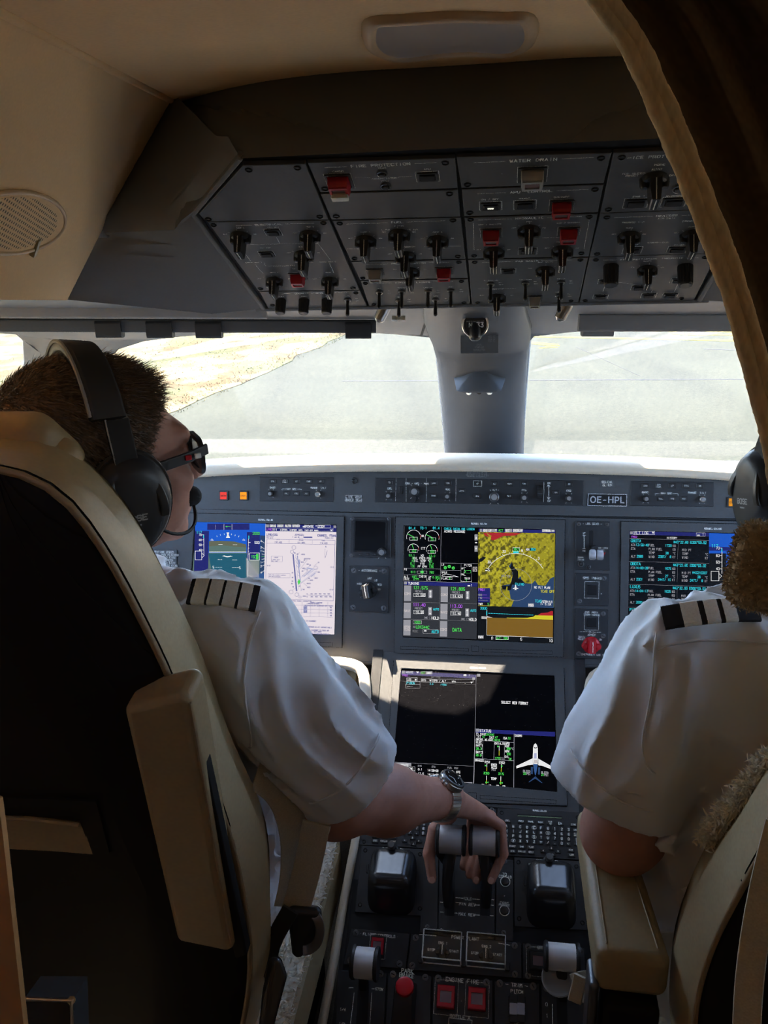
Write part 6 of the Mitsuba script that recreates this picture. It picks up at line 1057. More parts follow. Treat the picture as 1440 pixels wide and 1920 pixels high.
# lower row
P = rpanel(Zp([(84, 818), (322, 832), (296, 1400), (60, 1390)]), 'spoiler_control_panel', 'panel with the slot of the left white lever and a STOW mark', Zp([(292, 838)]), .0052); put(P.k + '__slot', sh(slab(PP.poly(Zp([(186, 850), (238, 852), (215, 1350), (160, 1350)])), 0, .0005), 'gap_black', False), PP.M(0, 0, P.h)); lab(P, zp, [('STOW', 285, 912), ('1/4', 110, 1010), ('1/2', 105, 1080)], .0038); P.ink.lp([zp(250, 910), zp(262, 911)], .001); P.ink.lp([zp(140, 905), zp(160, 905)], .001)
for x0_, x1_ in ((165, 132), (250, 232)): P.ink.lp([zp(x0_, 930), zp(x1_, 1200)], .0008)
P.done()
def handle(px, h, w_, r_, lt, name, foot, capL=True, capR=True, arm=.018):
    k_ = thing(name, lt, 'lever'); c = above(PP, *px, h); M = np.eye(4); M[:3, 0], M[:3, 1], M[:3, 2], M[:3, 3] = A([1, 0, 0]), PP.v, PP.n, c; ax = M @ rotm(90, [0, 1, 0])
    sec_ = [(-1, -.9), (-.8, -1.05), (.6, -1.05), (.95, -.8), (1.05, 0), (.95, .8), (.6, 1.05), (-.8, 1.05), (-1, .9)]
    put(k_ + '__grip', sh(lathe([(0, -w_ / 2), (r_ * .97, -w_ / 2), (r_, -w_ / 2 + .001), (r_, w_ / 2 - .001), (r_ * .97, w_ / 2), (0, w_ / 2)], 40), 'white_satin', 40), ax, label='white satin grip')
    for s_, on in ((-1, capL), (1, capR)):
        if on: put(k_ + '__end_cap', sh(lathe([(0, -.004), (r_ * .98, -.004), (r_ * 1.12, -.001), (r_ * 1.1, .003), (0, .004)], 36), 'knob_black', 40), ax @ tr(0, 0, s_ * (w_ / 2 + .003)))
    f_ = PP.hit(*foot) - PP.n * .008; put(k_ + '__arm', sh(sweep([c - PP.n * r_ * .6, c * .4 + f_ * .6, f_], rrect(arm, arm * 1.2, .004), up=PP.v, scale=[1, .9, .8]), 'knob_black', 40)); return k_, c
mat('white_satin', (.66, .66, .67), .38)
handle(zp(218, 786), .055, .032, .0235, 'left lever with a white satin grip beside the FLIGHT CONTROLS panel', 'spoiler_lever', zp(205, 900))
P = rpanel(Zp([(328, 834), (538, 848), (528, 1400), (300, 1390)]), 'parking_control_panel', 'panel labelled PARK BRAKE in white letters', Zp([(352, 840), (508, 855)]), .0052); lab(P, zp, [('PARK', 421, 824), ('BRAKE', 418, 846)], .0058); P.done()
k_ = thing('parking_brake', 'park brake handle with a round red button on a black tapered body', 'handle'); c_ = PP.uv(*zp(408, 960)); put(k_ + '__body', sh(hull([(x, y, z) for x, y, z in ((.0185, .024, 0), (.0195, -.035, 0), (.0125, .022, .028), (.0148, -.02, .026), (.019, -.062, .010), (.0195, -.062, 0), (.0135, .012, .031))] + [(-x, y, z) for x, y, z in ((.0185, .024, 0), (.0195, -.035, 0), (.0125, .022, .028), (.0148, -.02, .026), (.019, -.062, .010), (.0195, -.062, 0), (.0135, .012, .031))]), 'knob_black', 25), PP.M(*c_, 0)); b0 = above(PP, *zp(408, 900), .030); M = PP.M(0, 0); M[:3, 3] = b0; put(k_ + '__button', sh(lathe([(0, .006), (.011, .0058), (.0142, .004), (.015, .001), (.015, -.004)], 32), 'red_knob', 40), M @ rotm(-8, [1, 0, 0]), label='round red button')
P = rpanel(Zp([(545, 850), (833, 868), (832, 1400), (535, 1400)]), 'engine_fire_panel', 'panel headed ENGINE FIRE with two red guarded switches', Zp([(570, 860), (803, 880)]), .0056); P.head('ENGINE FIRE', *zp(686, 871), .0056, zp(596, 865), zp(778, 877)); P.guard(zp(608, 952), .029, .033); P.guard(zp(757, 962), .029, .033); lab(P, zp, [('.', 682, 962), ('BOTTLE A', 675, 1046)], .0046); P.button(zp(675, 1104), .030, .02); P.done()
P = rpanel(Zp([(840, 872), (1058, 884), (1062, 1400), (838, 1400)]), 'trim_panel', 'panel headed TRIM with a two part PITCH rocker switch', Zp([(867, 884), (1028, 898)]), .0056); P.head('TRIM', *zp(948, 893), .0052, zp(895, 888), zp(1000, 897)); lab(P, zp, [('PITCH', 949, 923), ('DN', 949, 941), ('UP', 950, 1074)], .0046)
put(P.k + '__rocker_frame', sh(slab(Polygon(PP.poly(Zp([(908, 946), (990, 950), (990, 1066), (910, 1062)])).exterior.coords, [PP.poly(Zp([(914, 952), (985, 956), (985, 1060), (915, 1056)])).exterior.coords]), 0, .003), 'gap_black', False), PP.M(0, 0, P.h))
for x in (932, 969): q = put(P.k + '__rocker', sh(rb(.0125, .040, .006, .001), 'knob_black', 25), PP.Mp(*zp(x, 1005), P.h)); put(q + '__pale_half', sh(rb(.0122, .0165, .0016, .001), 'rocker_pale', 25), PP.Mp(*zp(x, 1010), P.h + .0055), label='pale lower half')
mat('rocker_pale', (.40, .38, .42), .5); P.done()
P = rpanel(Zp([(1066, 886), (1290, 900), (1306, 1400), (1072, 1400)]), 'flap_control_panel', 'panel with the flap scale under the right white lever', Zp([(1091, 905)]), .0056); lab(P, zp, [('0', 1092, 985), ('1', 1095, 1040), ('6', 1098, 1090)], .0046); P.ink.lp([zp(1120, 985), zp(1124, 1200)], .0012); put(P.k + '__slot', sh(slab(PP.poly(Zp([(1140, 930), (1190, 934), (1200, 1380), (1150, 1380)])), 0, .0005), 'gap_black', False), PP.M(0, 0, P.h)); P.done()
k_, c = handle(zp(1166, 757), .055, .044, .0205, 'right lever with a white satin grip above a grey dished collar', 'flap_lever', zp(1170, 960)); M = PP.M(0, 0); M[:3, 3] = above(PP, *zp(1150, 862), .030); put(k_ + '__collar', sh(lathe([(0, -.012), (.016, -.012), (.021, .0), (.0265, .004), (.0275, .0055), (.0255, .006), (.02, .002), (0, .002)], 36), 'paper_grey', 40), M, label='grey dished collar')
# ================================================================ seats
def balls(pts, r): 
    s_ = trimesh.creation.icosphere(2, 1.0).vertices; return hull(np.vstack([A(p) + s_ * (r if np.isscalar(r) else r[i]) for i, p in enumerate(pts)]))
def wool(points, normals, n, length, rg, spread=.5, width=.0022):
    """Curly tufts standing on a surface."""
    V_, F_ = [], []; idx = rg.integers(0, len(points), n)
    P0 = points[idx] + rg.normal(0, .002, (n, 3)); N0 = normals[idx] + rg.normal(0, spread, (n, 3)); N0 /= np.linalg.norm(N0, axis=1, keepdims=True)
    S0 = np.cross(N0, rg.normal(0, 1, (n, 3))); S0 /= np.linalg.norm(S0, axis=1, keepdims=True); L_ = length * rg.uniform(.6, 1.3, (n, 1)); C0 = np.cross(N0, S0)
    a = P0 - S0 * width; b = P0 + S0 * width; c = P0 + N0 * L_ * .6 + S0 * width * .8 + C0 * L_ * .25; d = P0 + N0 * L_ * .6 - S0 * width * .8 + C0 * L_ * .25; e = P0 + N0 * L_ * .85 + C0 * L_ * .6
    v = np.stack([a, b, c, d, e], 1).reshape(-1, 3); o = np.arange(n)[:, None] * 5; f = np.concatenate([o + A([[0, 1, 2]]), o + A([[0, 2, 3]]), o + A([[3, 2, 4]])]); return tm(v, f)
mat('seat_shell', grain((.010, .0095, .009), .1, 300), .65, specular=.2); mat('webbing', proc(lambda p, n, uv: mix((.40, .36, .29), (.50, .46, .38), noise(p.x * 900, p.y * 900, p.z * 900))), .8)
mat('wool', grain((.74, .69, .58), .15, 220), 1.0); mat('brown_fleece', grain((.36, .26, .15), .35, 260), 1.0); mat('leather_dark', grain((.30, .22, .12), .08, 350), .5)
BK = 10.0; _b = math.radians(BK)
def seat(name, lt, axis, front, rear, yz):
    k = thing(name, lt, 'seat'); FP = Pl((axis, *yz), (0, -math.cos(_b), -math.sin(_b))); RP = Pl(FP.o + FP.n * .115, FP.n); side = 1 if axis < 0 else -1
    def half(pl, pts, n=44):
        q = spline([pl.uv(*p) for p in pts], n); q[:, 0] = np.where(side * q[:, 0] < .02, .02 * side, q[:, 0]); return q
    def ring(q): m = q[::-1].copy(); m[:, 0] *= -1; return np.vstack([q, m])
    fq, rq = half(FP, front), half(RP, rear); w3 = lambda pl, q, h, s=1.0: [pl.w(a * s, b - .012 * (1 - s) / .1, h) for a, b in ring(q)]
    rows_ = [w3(FP, fq, -.085, .70), w3(FP, fq, -.07, .86), w3(FP, fq, -.03, .97), w3(FP, fq, .0), [(p * .62 + r * .38) + A([side * .012, 0, .006]) for p, r in zip(w3(FP, fq, 0), w3(RP, rq, 0))], [(p * .25 + r * .75) + A([side * .006, 0, .004]) for p, r in zip(w3(FP, fq, 0), w3(RP, rq, 0))], w3(RP, rq, 0), w3(RP, rq, -.012, .975)]
    m = loft(rows_, caps=False); m.fix_normals(); put(k + '__backrest', sh(m, 'leather', 50))
    v, f = fill(Polygon(ring(rq)).buffer(0), .03); R_ = Polygon(ring(rq)).buffer(0).exterior
    dist = A([R_.distance(Point(p)) for p in v]); bul = -.004 + .035 * np.clip(dist / .1, 0, 1) ** .6
    top = A([RP.w(a, b, z) for (a, b), z in zip(v, bul)]); put(k + '__back_shell', sh(shell(top, f, FP.n * -.005), 'seat_shell', True))
    # piping between leather and shell
    put(k + '__piping', sh(tube(A(w3(RP, rq, -.001))[:88], .0035, 6, up=RP.n), 'leather_dark', True))
    return k, FP, RP
kL, FL, RL = seat('pilot_seat', 'left pilot seat with tan leather backrest and a black rear shell', -.50,
    [(-60, 838), (0, 842), (50, 850), (105, 878), (165, 925), (235, 1000), (290, 1090), (340, 1185), (390, 1305), (432, 1420), (470, 1500), (496, 1570), (505, 1660), (503, 1760), (488, 1860), (460, 1990)],
    [(-60, 872), (0, 882), (60, 900), (120, 940), (170, 1000), (215, 1070), (265, 1165), (312, 1262), (352, 1365), (395, 1470), (430, 1570), (455, 1680), (468, 1780), (462, 1880), (440, 1990)], (.745, .95))
put(kL + '__headrest', sh(balls([(-.5 + x, .735 + y, 1.215 + z) for x in (-.10, .085) for y, z in ((0, 0), (.05, .0), (.01, .035))], .025), 'leather', 50)); 
put(kL + '__headrest_end', sh(balls([(-.405, .72, 1.215), (-.395, .755, 1.225)], .021), 'leather', 50))
for q0_, q1_ in (((95, 868), (168, 985)),): put(kL + '__stitching', sh(tube([FL.w(*(FL.uv(150, 965)), .06) + A([0, 0, 0]), FL.w(*(FL.uv(185, 945)), .03)], .002, 6), 'leather_dark'))
# folded armrest on the left seat
AP_ = Pl((-.3, .60, .9), (0, -math.cos(_b), -math.sin(_b)))
def padbox(pl, quad, dep, r): return balls([pl.hit(*p) - pl.n * r for p in quad] + [pl.hit(*p) - pl.n * (dep - r) for p in quad], r)
k = kL + '__armrest'; put(k, sh(padbox(AP_, [(249, 1344), (338, 1322), (420, 1778), (343, 1762)], .042, .009), 'leather', 50), label='folded tan padded armrest')
edge_ = [AP_.hit(*p) - AP_.n * .003 + A([.0045, 0, 0]) for p in ((344, 1322), (362, 1420), (390, 1580), (425, 1778))]; put(k + '__seam', sh(tube(spline(edge_, 20), .0016, 6), 'leather_dark'))
put(kL + '__armrest_hinge', sh(padbox(Pl(AP_.o - AP_.n * .010, AP_.n), [(354, 1345), (360, 1345), (458, 1790), (444, 1795)], .016, .003), 'seat_shell', 40));  # dark strip painted for the shaded gap beside the armrest and inner shell side
# pocket on the back of the left seat
PKt = Pl(RL.o + RL.n * .034, RL.n)
k = kL + '__pocket'; put(k, sh(sheet([(-60, 1528), (60, 1533), (150, 1544), (163, 1570), (174, 1602), (100, 1596), (-60, 1588)], PKt.hit, -RL.n * .012, 60), 'leather', 40), label='leather pocket'); put(k + '__flap', sh(sheet([(-60, 1494), (80, 1498), (180, 1504), (190, 1540), (205, 1600), (172, 1602), (150, 1540), (60, 1530), (-60, 1525)], PKt.hit, -RL.n * .010, 60), 'seat_shell', 40))
put(k + '__edge', sh(tube([PKt.hit(*p) + RL.n * .002 for p in ((-60, 1528), (60, 1533), (150, 1544))], .0022, 6), 'leather_dark'))
# seat pans with sheepskin
def pan(k, s, xo, xi):
    put(k + '__seat_pan', sh(moved(rb(abs(xo - xi), .50, .10, .05, .02), tr((xo + xi) / 2, .99, .27)), 'leather', 40)); put(k + '__base', sh(boxm(min(xo, xi) + .05, .72, .02, max(xo, xi) - .05, 1.2, .28), 'seat_shell')); 
    m = moved(rb(abs(xo - xi) - .01, .49, .055, .05, .025, .96, 8), tr((xo + xi) / 2, .995, .365)); put(k + '__sheepskin', sh(m, 'wool', 50), label='cream sheepskin cover')
    pts, fi = trimesh.sample.sample_surface(m, 20000, seed=4); nn = m.face_normals[fi]; put(k + '__sheepskin__fleece', sh(wool(A(pts), A(nn), 30000, .009, np.random.default_rng(5), .6, .0011), 'wool', False), kind='stuff', label='curly cream fleece')
pan(kL, -1, -.745, -.238)
kR, FR, RR = seat('pilot_seat', 'right pilot seat with tan leather backrest and fleece showing at its edge', .52,
    [(1640, 1190), (1560, 1290), (1500, 1368), (1440, 1442), (1385, 1530), (1335, 1602), (1290, 1690), (1263, 1770), (1256, 1850), (1264, 1930), (1285, 2050)],
    [(1640, 1310), (1560, 1425), (1500, 1505), (1440, 1585), (1395, 1662), (1356, 1735), (1325, 1810), (1307, 1881), (1302, 1960), (1312, 2050)], (.765, .85))
pan(kR, 1, .745, .262)
# fleece along the inner edge of the right backrest
ep = spline([FR.hit(*p) - FR.n * .012 for p in ((1445, 1440), (1400, 1500), (1360, 1548), (1328, 1592))], 60); rg = np.random.default_rng(8)
sp = np.repeat(ep, 30, 0) + rg.normal(0, .0035, (1800, 3)); sn = rg.normal(0, .5, sp.shape) + A([-.6, -.3, .6]); put(kR + '__backrest_fleece', sh(cat(wool(sp, sn, 4500, .009, rg, .6, .0011), tube(ep + A([.005, 0, -.004]), .005, 8)), 'wool', False), kind='stuff', label='cream fleece at the backrest edge')
# headrest of the right seat
hq = at(1425, 1070, .80); k = kR + '__headrest'; HR = Pl(hq, unit(CAM - hq)); m = rb(.155, .082, .07, .018, .012, .97, 6); M = HR.M(.050, -.006, -.06, -12); put(k, sh(m, 'brown_fleece', 50), M, label='brown fleece covered headrest')
pts, fi = trimesh.sample.sample_surface(m, 5000, seed=2); put(k + '__fleece', sh(wool(A(pts), A(m.face_normals[fi]), 14000, .0045, np.random.default_rng(6), .6, .0007), 'brown_fleece', False), M, kind='stuff', label='brown fleece pile')
# right armrest: padded top, black end
k = kR + '__armrest'; aq = [onZ(1098, 1512, .655), onZ(1150, 1508, .655), onZ(1243, 1800, .64), onZ(1138, 1788, .64)]; c_ = sum(aq) / 4
r_ = .014; put(k, sh(balls([p + (c_ - p) * .10 + A([0, 0, -r_]) for p in aq] + [p + (c_ - p) * .10 + A([0, 0, -.048]) for p in aq], r_), 'leather', 50), label='long tan padded armrest')
for i, j in ((0, 3), (1, 2)): e0, e1 = aq[i] + (c_ - aq[i]) * .09, aq[j] + (c_ - aq[j]) * .06; put(k + '__stitching', sh(tube([e0 + (e1 - e0) * t + A([0, 0, .0003]) for t in np.linspace(.02, .97, 8)], .0012, 5), 'leather_dark'))
e_ = (aq[2] + aq[3]) / 2; put(k + '__end_block', sh(balls([e_ + A([x, y, z]) for x in (-.024, .024) for y in (-.006, .03) for z in (-.075, -.19)], .008), 'seat_shell', 40), label='black end block'); put(k + '__bracket', sh(balls([e_ + A([-.043, .0, z]) for z in (-.05, -.25)] + [e_ + A([-.043, .03, z]) for z in (-.05, -.25)], .006), 'dark_metal', 40))
# belts
def strap(name, lt, pts, w, up, th=.0022, m='webbing', cat_='seat belt', key=None):
    k_ = key or thing(name, lt, cat_); q = spline(pts, 30); put(k_ + '__webbing', sh(sweep(q, rrect(w, th, th * .45, 3), up=up), m, 40)); return k_, q
k_, q = strap('seat_belt', 'wide pale harness strap curving beside the left pilot hip', [at(480, 1452, 1.02), at(520, 1482, 1.04), at(546, 1540, 1.06), at(553, 1610, 1.07), at(540, 1700, 1.07)], .040, unit(CAM - at(530, 1560, 1.05)) + A([.5, 0, 0]))
k_, q = strap('seat_belt', 'upright beige belt with a folded end standing beside the sheepskin of the left seat', [at(592, 1548, 1.06), at(580, 1610, 1.06), at(562, 1680, 1.06), at(552, 1712, 1.06)], .036, unit(CAM - at(580, 1640, 1.06))); put(k_ + '__folded_end', sh(sweep([at(594, 1543, 1.058), at(591, 1556, 1.057)], rrect(.037, .007, .002), up=unit(CAM - at(580, 1640, 1.06))), 'webbing', 40))
k_ = thing('belt_buckle', 'black belt buckle under the upright beige belt of the left seat', 'buckle'); put(k_ + '__body', sh(balls([at(552, 1710, 1.06), at(590, 1712, 1.06), at(592, 1760, 1.07), at(560, 1780, 1.07)], .009), 'knob_black', 50)); put(k_ + '__strap', sh(sweep(spline([at(545, 1705, 1.045), at(528, 1735, 1.05), at(508, 1780, 1.06), at(512, 1830, 1.07)], 20), rrect(.022, .004, .0015), up=unit(CAM - at(530, 1760, 1.05))), 'knob_black', 40)); put(k_ + '__loop', sh(sweep(spline([at(590, 1715, 1.055), at(600, 1740, 1.05), at(588, 1775, 1.05), at(568, 1782, 1.05)], 16), rrect(.012, .004, .0015), up=unit(CAM - at(590, 1740, 1.05))), 'dark_metal', 40))
k_ = thing('seat_lever', 'black recline lever at the lower right side of the left seat', 'lever'); put(k_ + '__grip', sh(balls([at(516, 1808, 1.0), at(506, 1860, .99), at(500, 1920, .98), at(524, 1830, 1.0)], .009), 'gloss_black', 50)); put(k_ + '__stalk', sh(tube([at(500, 1915, .98), at(480, 1990, .98)], .008, 8), 'knob_black'))
k_, q = strap('seat_belt', 'short pale belt tongue with a stitched end beside the right white lever', [at(1152, 1862, 1.03), at(1130, 1851, 1.035), at(1100, 1848, 1.04), at(1080, 1854, 1.04)], .034, unit(CAM - at(1110, 1850, 1.04)) + A([0, 0, .3])); put(k_ + '__stitched_end', sh(sweep([at(1089, 1830, 1.03), at(1077, 1878, 1.028)], rrect(.017, .006, .002), up=unit(CAM - at(1085, 1850, 1.04)) + A([0, 0, .2])), 'webbing', 40))
k_, q = strap('seat_belt', 'grey tan belt hanging down at the right edge over the black seat shell', [at(1462, 1545, .62), at(1438, 1640, .62), at(1415, 1760, .62), at(1400, 1950, .62)], .020, unit(CAM - at(1420, 1700, .62)), .004)
# ================================================================ people
mat('skin', proc(lambda p, n, uv: mix((.47, .235, .165), (.37, .165, .11), noise(p.x * 60, p.y * 60, p.z * 60) * .6 + noise(p.x * 300, p.y * 300, p.z * 300) * .3)), .5, specular=.4)
mat('shirt_white', grain((.66, .66, .675), .02, 400), .8, sheen=.2); mat('trousers', (.015, .016, .02), .8)
mat('hair', proc(lambda p, n, uv: mix((.075, .052, .036), (.26, .18, .125), noise(p.x * 500, p.y * 500, p.z * 120))), .5)
mat('epaulette_black', (.012, .012, .016), .8); mat('epaulette_stripe', grain((.80, .78, .72), .12, 700), .8)
mat('lens_dark', (.02, .02, .022), .08, specular=.7)
def frame3(yaw, pitch, roll, c):
    """Head axes: x to its right, y where the face looks, z up."""
    M = rotm(-yaw, [0, 0, 1]) @ rotm(-pitch, [1, 0, 0]) @ rotm(roll, [0, 1, 0]); M[:3, 3] = c; return M
def head_sdf(p):
    cr = ell(p, (0, -.018, .035), (.076, .099, .088)); fc = ell(p, (0, .040, -.018), (.061, .062, .080)); jw = ell(p, (0, .034, -.068), (.054, .058, .045))
    d = smin(smin(cr, fc, .03), jw, .03)
    d = smin(d, ell(p, (0, .079, -.099), (.022, .017, .017)), .02)                      # chin
    d = smin(d, cone(p, (-.03, .088, .028), (.03, .088, .028), .012, .012), .018)        # brow
    for s in (-1, 1):
        d = smin(d, ell(p, (s * .044, .068, -.022), (.020, .024, .018)), .02)           # cheekbone
        d = smax(d, -ell(p, (s * .031, .103, .006), (.017, .014, .011)), .01)           # eye socket
        d = np.minimum(d, np.linalg.norm(p - A([s * .031, .083, .006]), axis=1) - .0125)
        q = p - A([s * .079, -.008, -.012]); e = rbox(q, (0, 0, 0), (.009, .019, .031), .008); d = smin(d, smax(e, -ell(q, (s * .008, .003, .004), (.006, .010, .016)), .004), .006)
    d = smin(d, cone(p, (0, .094, .016), (0, .118, -.028), .007, .0125), .010)
    for s in (-1, 1): d = smin(d, np.linalg.norm(p - A([s * .011, .108, -.031]), axis=1) - .008, .006)
    d = smin(d, ell(p, (0, .091, -.060), (.026, .014, .008)), .008); d = smin(d, ell(p, (0, .090, -.073), (.022, .013, .008)), .008); d = smax(d, -ell(p, (0, .106, -.066), (.024, .012, .0016)), .003)
    return d
def inv(M, p): return (p - M[:3, 3]) @ M[:3, :3]
def uni(*ms):
    out = None
    for m in ms:
        m = m.copy(); m.merge_vertices(); M_ = manifold3d.Manifold(manifold3d.Mesh(np.asarray(m.vertices, np.float32), np.asarray(m.faces, np.uint32))); out = M_ if out is None else out + M_
    q = out.to_mesh(); return tm(q.vert_properties[:, :3], q.tri_verts)
def hairs(M, k, n, seed, keep, length):
    """Hair cap and strands grown on it."""
    def cap(p): return smax(ell(p, (0, -.020, .037), (.079, .102, .092)), -(p @ unit(A([0, -.86, .52])) + .010 + .22 * np.clip(np.abs(p[:, 0]) - .05, 0, 1)), .006)
    cm = nets(lambda p: cap(p) + .0022 * (meshkit.noise(p * 160) - .5), (-.09, -.13, -.09), (.09, .09, .14), .004); put(k, sh(moved(cm, M), 'hair', True), label='short brown hair')
    rg = np.random.default_rng(seed); pts, fi = trimesh.sample.sample_surface(cm, n, seed=seed); pts = A(pts); nn = A(cm.face_normals[fi]); ok = (nn @ A([0, .2, -1]) < .75); pts, nn = pts[ok], nn[ok]; n = len(pts)
    front = np.clip((pts[:, 1] - .0) / .06, 0, 1) * np.clip((pts[:, 2] - .05) / .04, 0, 1); down = A([0, -.9, -.5]); L_ = length * (1 + .95 * front + .25 * np.clip(pts[:, 2] / .1, 0, 1)) * rg.uniform(.6, 1.25, n)
    whorl = pts - A([-.02, -.10, .07]); sw = np.cross(whorl, nn); sw /= np.linalg.norm(sw, axis=1, keepdims=True) + 1e-6; out_ = whorl - nn * (whorl * nn).sum(1, keepdims=True); out_ /= np.linalg.norm(out_, axis=1, keepdims=True) + 1e-6
    d = nn * (.35 + 1.1 * front[:, None]) + out_ * .75 + sw * .3 + rg.normal(0, .16, (n, 3)); d /= np.linalg.norm(d, axis=1, keepdims=True)
    s_ = np.cross(d, rg.normal(0, 1, (n, 3))); s_ /= np.linalg.norm(s_, axis=1, keepdims=True); w = .00045; b = pts - nn * .001; m_ = pts + d * (L_ * .55)[:, None] + nn * .0012; e = pts + d * L_[:, None] - nn * (.0015 * (1 - front))[:, None]
    v = np.stack([b - s_ * w, b + s_ * w, m_ + s_ * w * .8, m_ - s_ * w * .8, e], 1).reshape(-1, 3); o = np.arange(n)[:, None] * 5; f = np.concatenate([o + A([[0, 1, 2]]), o + A([[0, 2, 3]]), o + A([[3, 2, 4]])])
    put(k + '__strands', sh(moved(tm(v, f), M), 'hair', False), kind='stuff', label='loose short strands')
def headset(M, lt, cups=(1, -1), mic=True):
    """Aviation headset in head axes."""
    k = thing('headset', lt, 'headset'); a = np.radians(np.linspace(-8, 188, 40)); arc = lambda rx, rz, y0, y1: [(rx * math.cos(t), y0 + y1 * math.sin(t), .0 + rz * math.sin(t)) for t in a]
    W = lambda q: A([M[:3, :3] @ A(p) + M[:3, 3] for p in q]); up = W([(p[0], 0, p[2] + .001) for p in arc(1, 1, 0, 0)]) - M[:3, 3]
    top = a[(a > math.radians(28)) & (a < math.radians(152))]; pr = [(.094 * math.cos(t), -.012 - .022 * math.sin(t), .138 * math.sin(t)) for t in top]; nu = A([M[:3, :3] @ unit(A([p[0], 0, p[2]])) for p in pr])
    put(k + '__headband', sh(sweep(W(pr), rrect(.040, .014, .005, 4), up=nu), 'panel_black', 40)); put(k + '__edge_trim', sh(tube(W([(p[0] * 1.05, p[1] - .0205, p[2] * 1.035) for p in pr]), .0022, 6), 'paper_grey', 40), label='pale edge trim')
    put(k + '__pad', sh(sweep(W([(p[0] * .93, p[1], p[2] * .945) for p in pr[6:-6]]), rrect(.034, .012, .005, 4), up=nu[6:-6]), 'gap_black', 40))
    for s in cups:
        ys = [(s * x, y, z) for x, y, z in ((.088, -.018, .075), (.0955, -.012, .045), (.0985, -.006, .02), (.0985, -.002, .0))]; put(k + '__slider', sh(sweep(W(spline(ys, 12)), rrect(.027, .006, .002), up=M[:3, :3] @ A([s, 0, .2])), 'gap_black', 40)); put(k + '__slider__rail', sh(tube(W([(p[0] * 1.02, p[1] - .0125, p[2]) for p in spline(ys, 10)]), .0012, 6), 'paper_grey', 40))
        C_ = M @ tr(s * .083, .0, -.022) @ rotm(90 * s, [0, 1, 0]) @ rotm(0, [0, 0, 1]) @ np.diag([1.34, 1.08, 1, 1])
        put(k + '__ear_cushion', sh(moved(lathe([(.022, 0), (.026, .004), (.036, .006), (.0445, .002), (.0465, -.006), (.044, -.012)], 36), C_), 'gap_black', 50)); put(k + '__ear_cup', sh(moved(lathe([(.044, .004), (.045, .008), (.043, .016), (.037, .0255), (.030, .029), (.02, .0305), (0, .031)], 36), C_), 'cup_black', 40)); put(k + '__ear_cup__rim', sh(moved(lathe([(.0462, .003), (.048, .006), (.0465, .010), (.0445, .010)], 36), C_), 'knob_black', 50)); put(k + '__yoke', sh(sweep(W(spline([(s * .112, -.035, -.028), (s * .111, -.028, .0), (s * .104, -.012, .016), (s * .104, .010, .016), (s * .111, .026, .0), (s * .112, .034, -.028)], 20)), rrect(.010, .005, .002), up=M[:3, :3] @ A([s, 0, 0])), 'knob_black', 40))
        I_ = thing  # maker's mark
        CP = Pl(C_[:3, 3] + C_[:3, 2] * .0306, C_[:3, 2], M[:3, :3] @ A([0, s, 0])); J = Ink(CP, .0004); J.text('BOSE', 0, -.008, .0062, w=.28, wd=.8, rot=8); J.seg((-.004, -.0165), (.006, -.0155), .002); J.put(k + '__lettering', 'ink_grey')
    if mic:
        put(k + '__boom', sh(tube(W(spline([(.100, .03, -.045), (.088, .06, -.062), (.066, .09, -.064), (.036, .104, -.046)], 20)), .0022, 6), 'gap_black', 40)); put(k + '__microphone', sh(moved(moved(trimesh.creation.icosphere(3, 1.0), np.diag([.019, .015, .013, 1])), M @ tr(.014, .108, -.040) @ rotm(-25, [0, 0, 1])), 'foam_black', 40))
    return k
mat('cup_black', (.020, .020, .021), .42); mat('foam_black', (.012, .012, .012), .95)
def folds(p, ax, f1=55., f2=9., seed=1):
    """Cloth folds running along the unit vector ax."""
    ax = unit(ax); a = unit(np.cross(ax, [.3, .5, .81])); b = np.cross(ax, a); w = meshkit.noise(p * 7, seed + 3) * .05
    q = np.stack([(p @ a + w) * f1, (p @ b - w) * f1, p @ ax * f2], 1); n = meshkit.noise(q, seed); return 1 - np.abs(n - .5) * 2
# ---------------------------------------------------------------- left pilot
kp = thing('person', 'person in the left seat in a white shirt with one hand on the thrust levers', 'person')
HM = frame3(45, 0, 3, at(192, 872, .985)); HMs = HM @ np.diag([1.0, 1.0, 1.0, 1])
hd = moved(nets(head_sdf, (-.105, -.135, -.13), (.105, .145, .14), .0032), HM)
nb = A([-.46, .915, .945]); neck0 = HM[:3, 3] + HM[:3, :3] @ A([0, -.025, -.05])
SR, EL, WR = at(438, 1203, 1.015), at(628, 1502, 1.135), at(832, 1497, 1.325)
SLf = A([-.70, .92, .985])
def A_(x, y, h): return above(PP, x, y, h)
K = dict(i=A_(907, 1527, .112), m=A_(893, 1519, .110), r=A_(880, 1514, .104), l=A_(868, 1512, .094))
chains = [  # thumb, index, middle, ring, little
    [(A_(842, 1528, .088), .0135), (A_(816, 1556, .082), .0125), (A_(804, 1600, .068), .0105), (A_(810, 1648, .050), .0080)],
    [(K['i'], .0115), (A_(938, 1548, .100), .0095), (A_(944, 1600, .070), .0085), (A_(921, 1650, .052), .0075)],
    [(K['m'], .0115), (A_(920, 1530, .085), .0095), (A_(912, 1580, .045), .0085), (A_(893, 1650, .032), .0075)],
    [(K['r'], .011), (A_(902, 1528, .075), .0092), (A_(898, 1575, .038), .0082), (A_(880, 1640, .026), .0072)],
    [(K['l'], .010), (A_(885, 1530, .070), .0085), (A_(880, 1570, .035), .0075), (A_(868, 1625, .024), .0068)]]
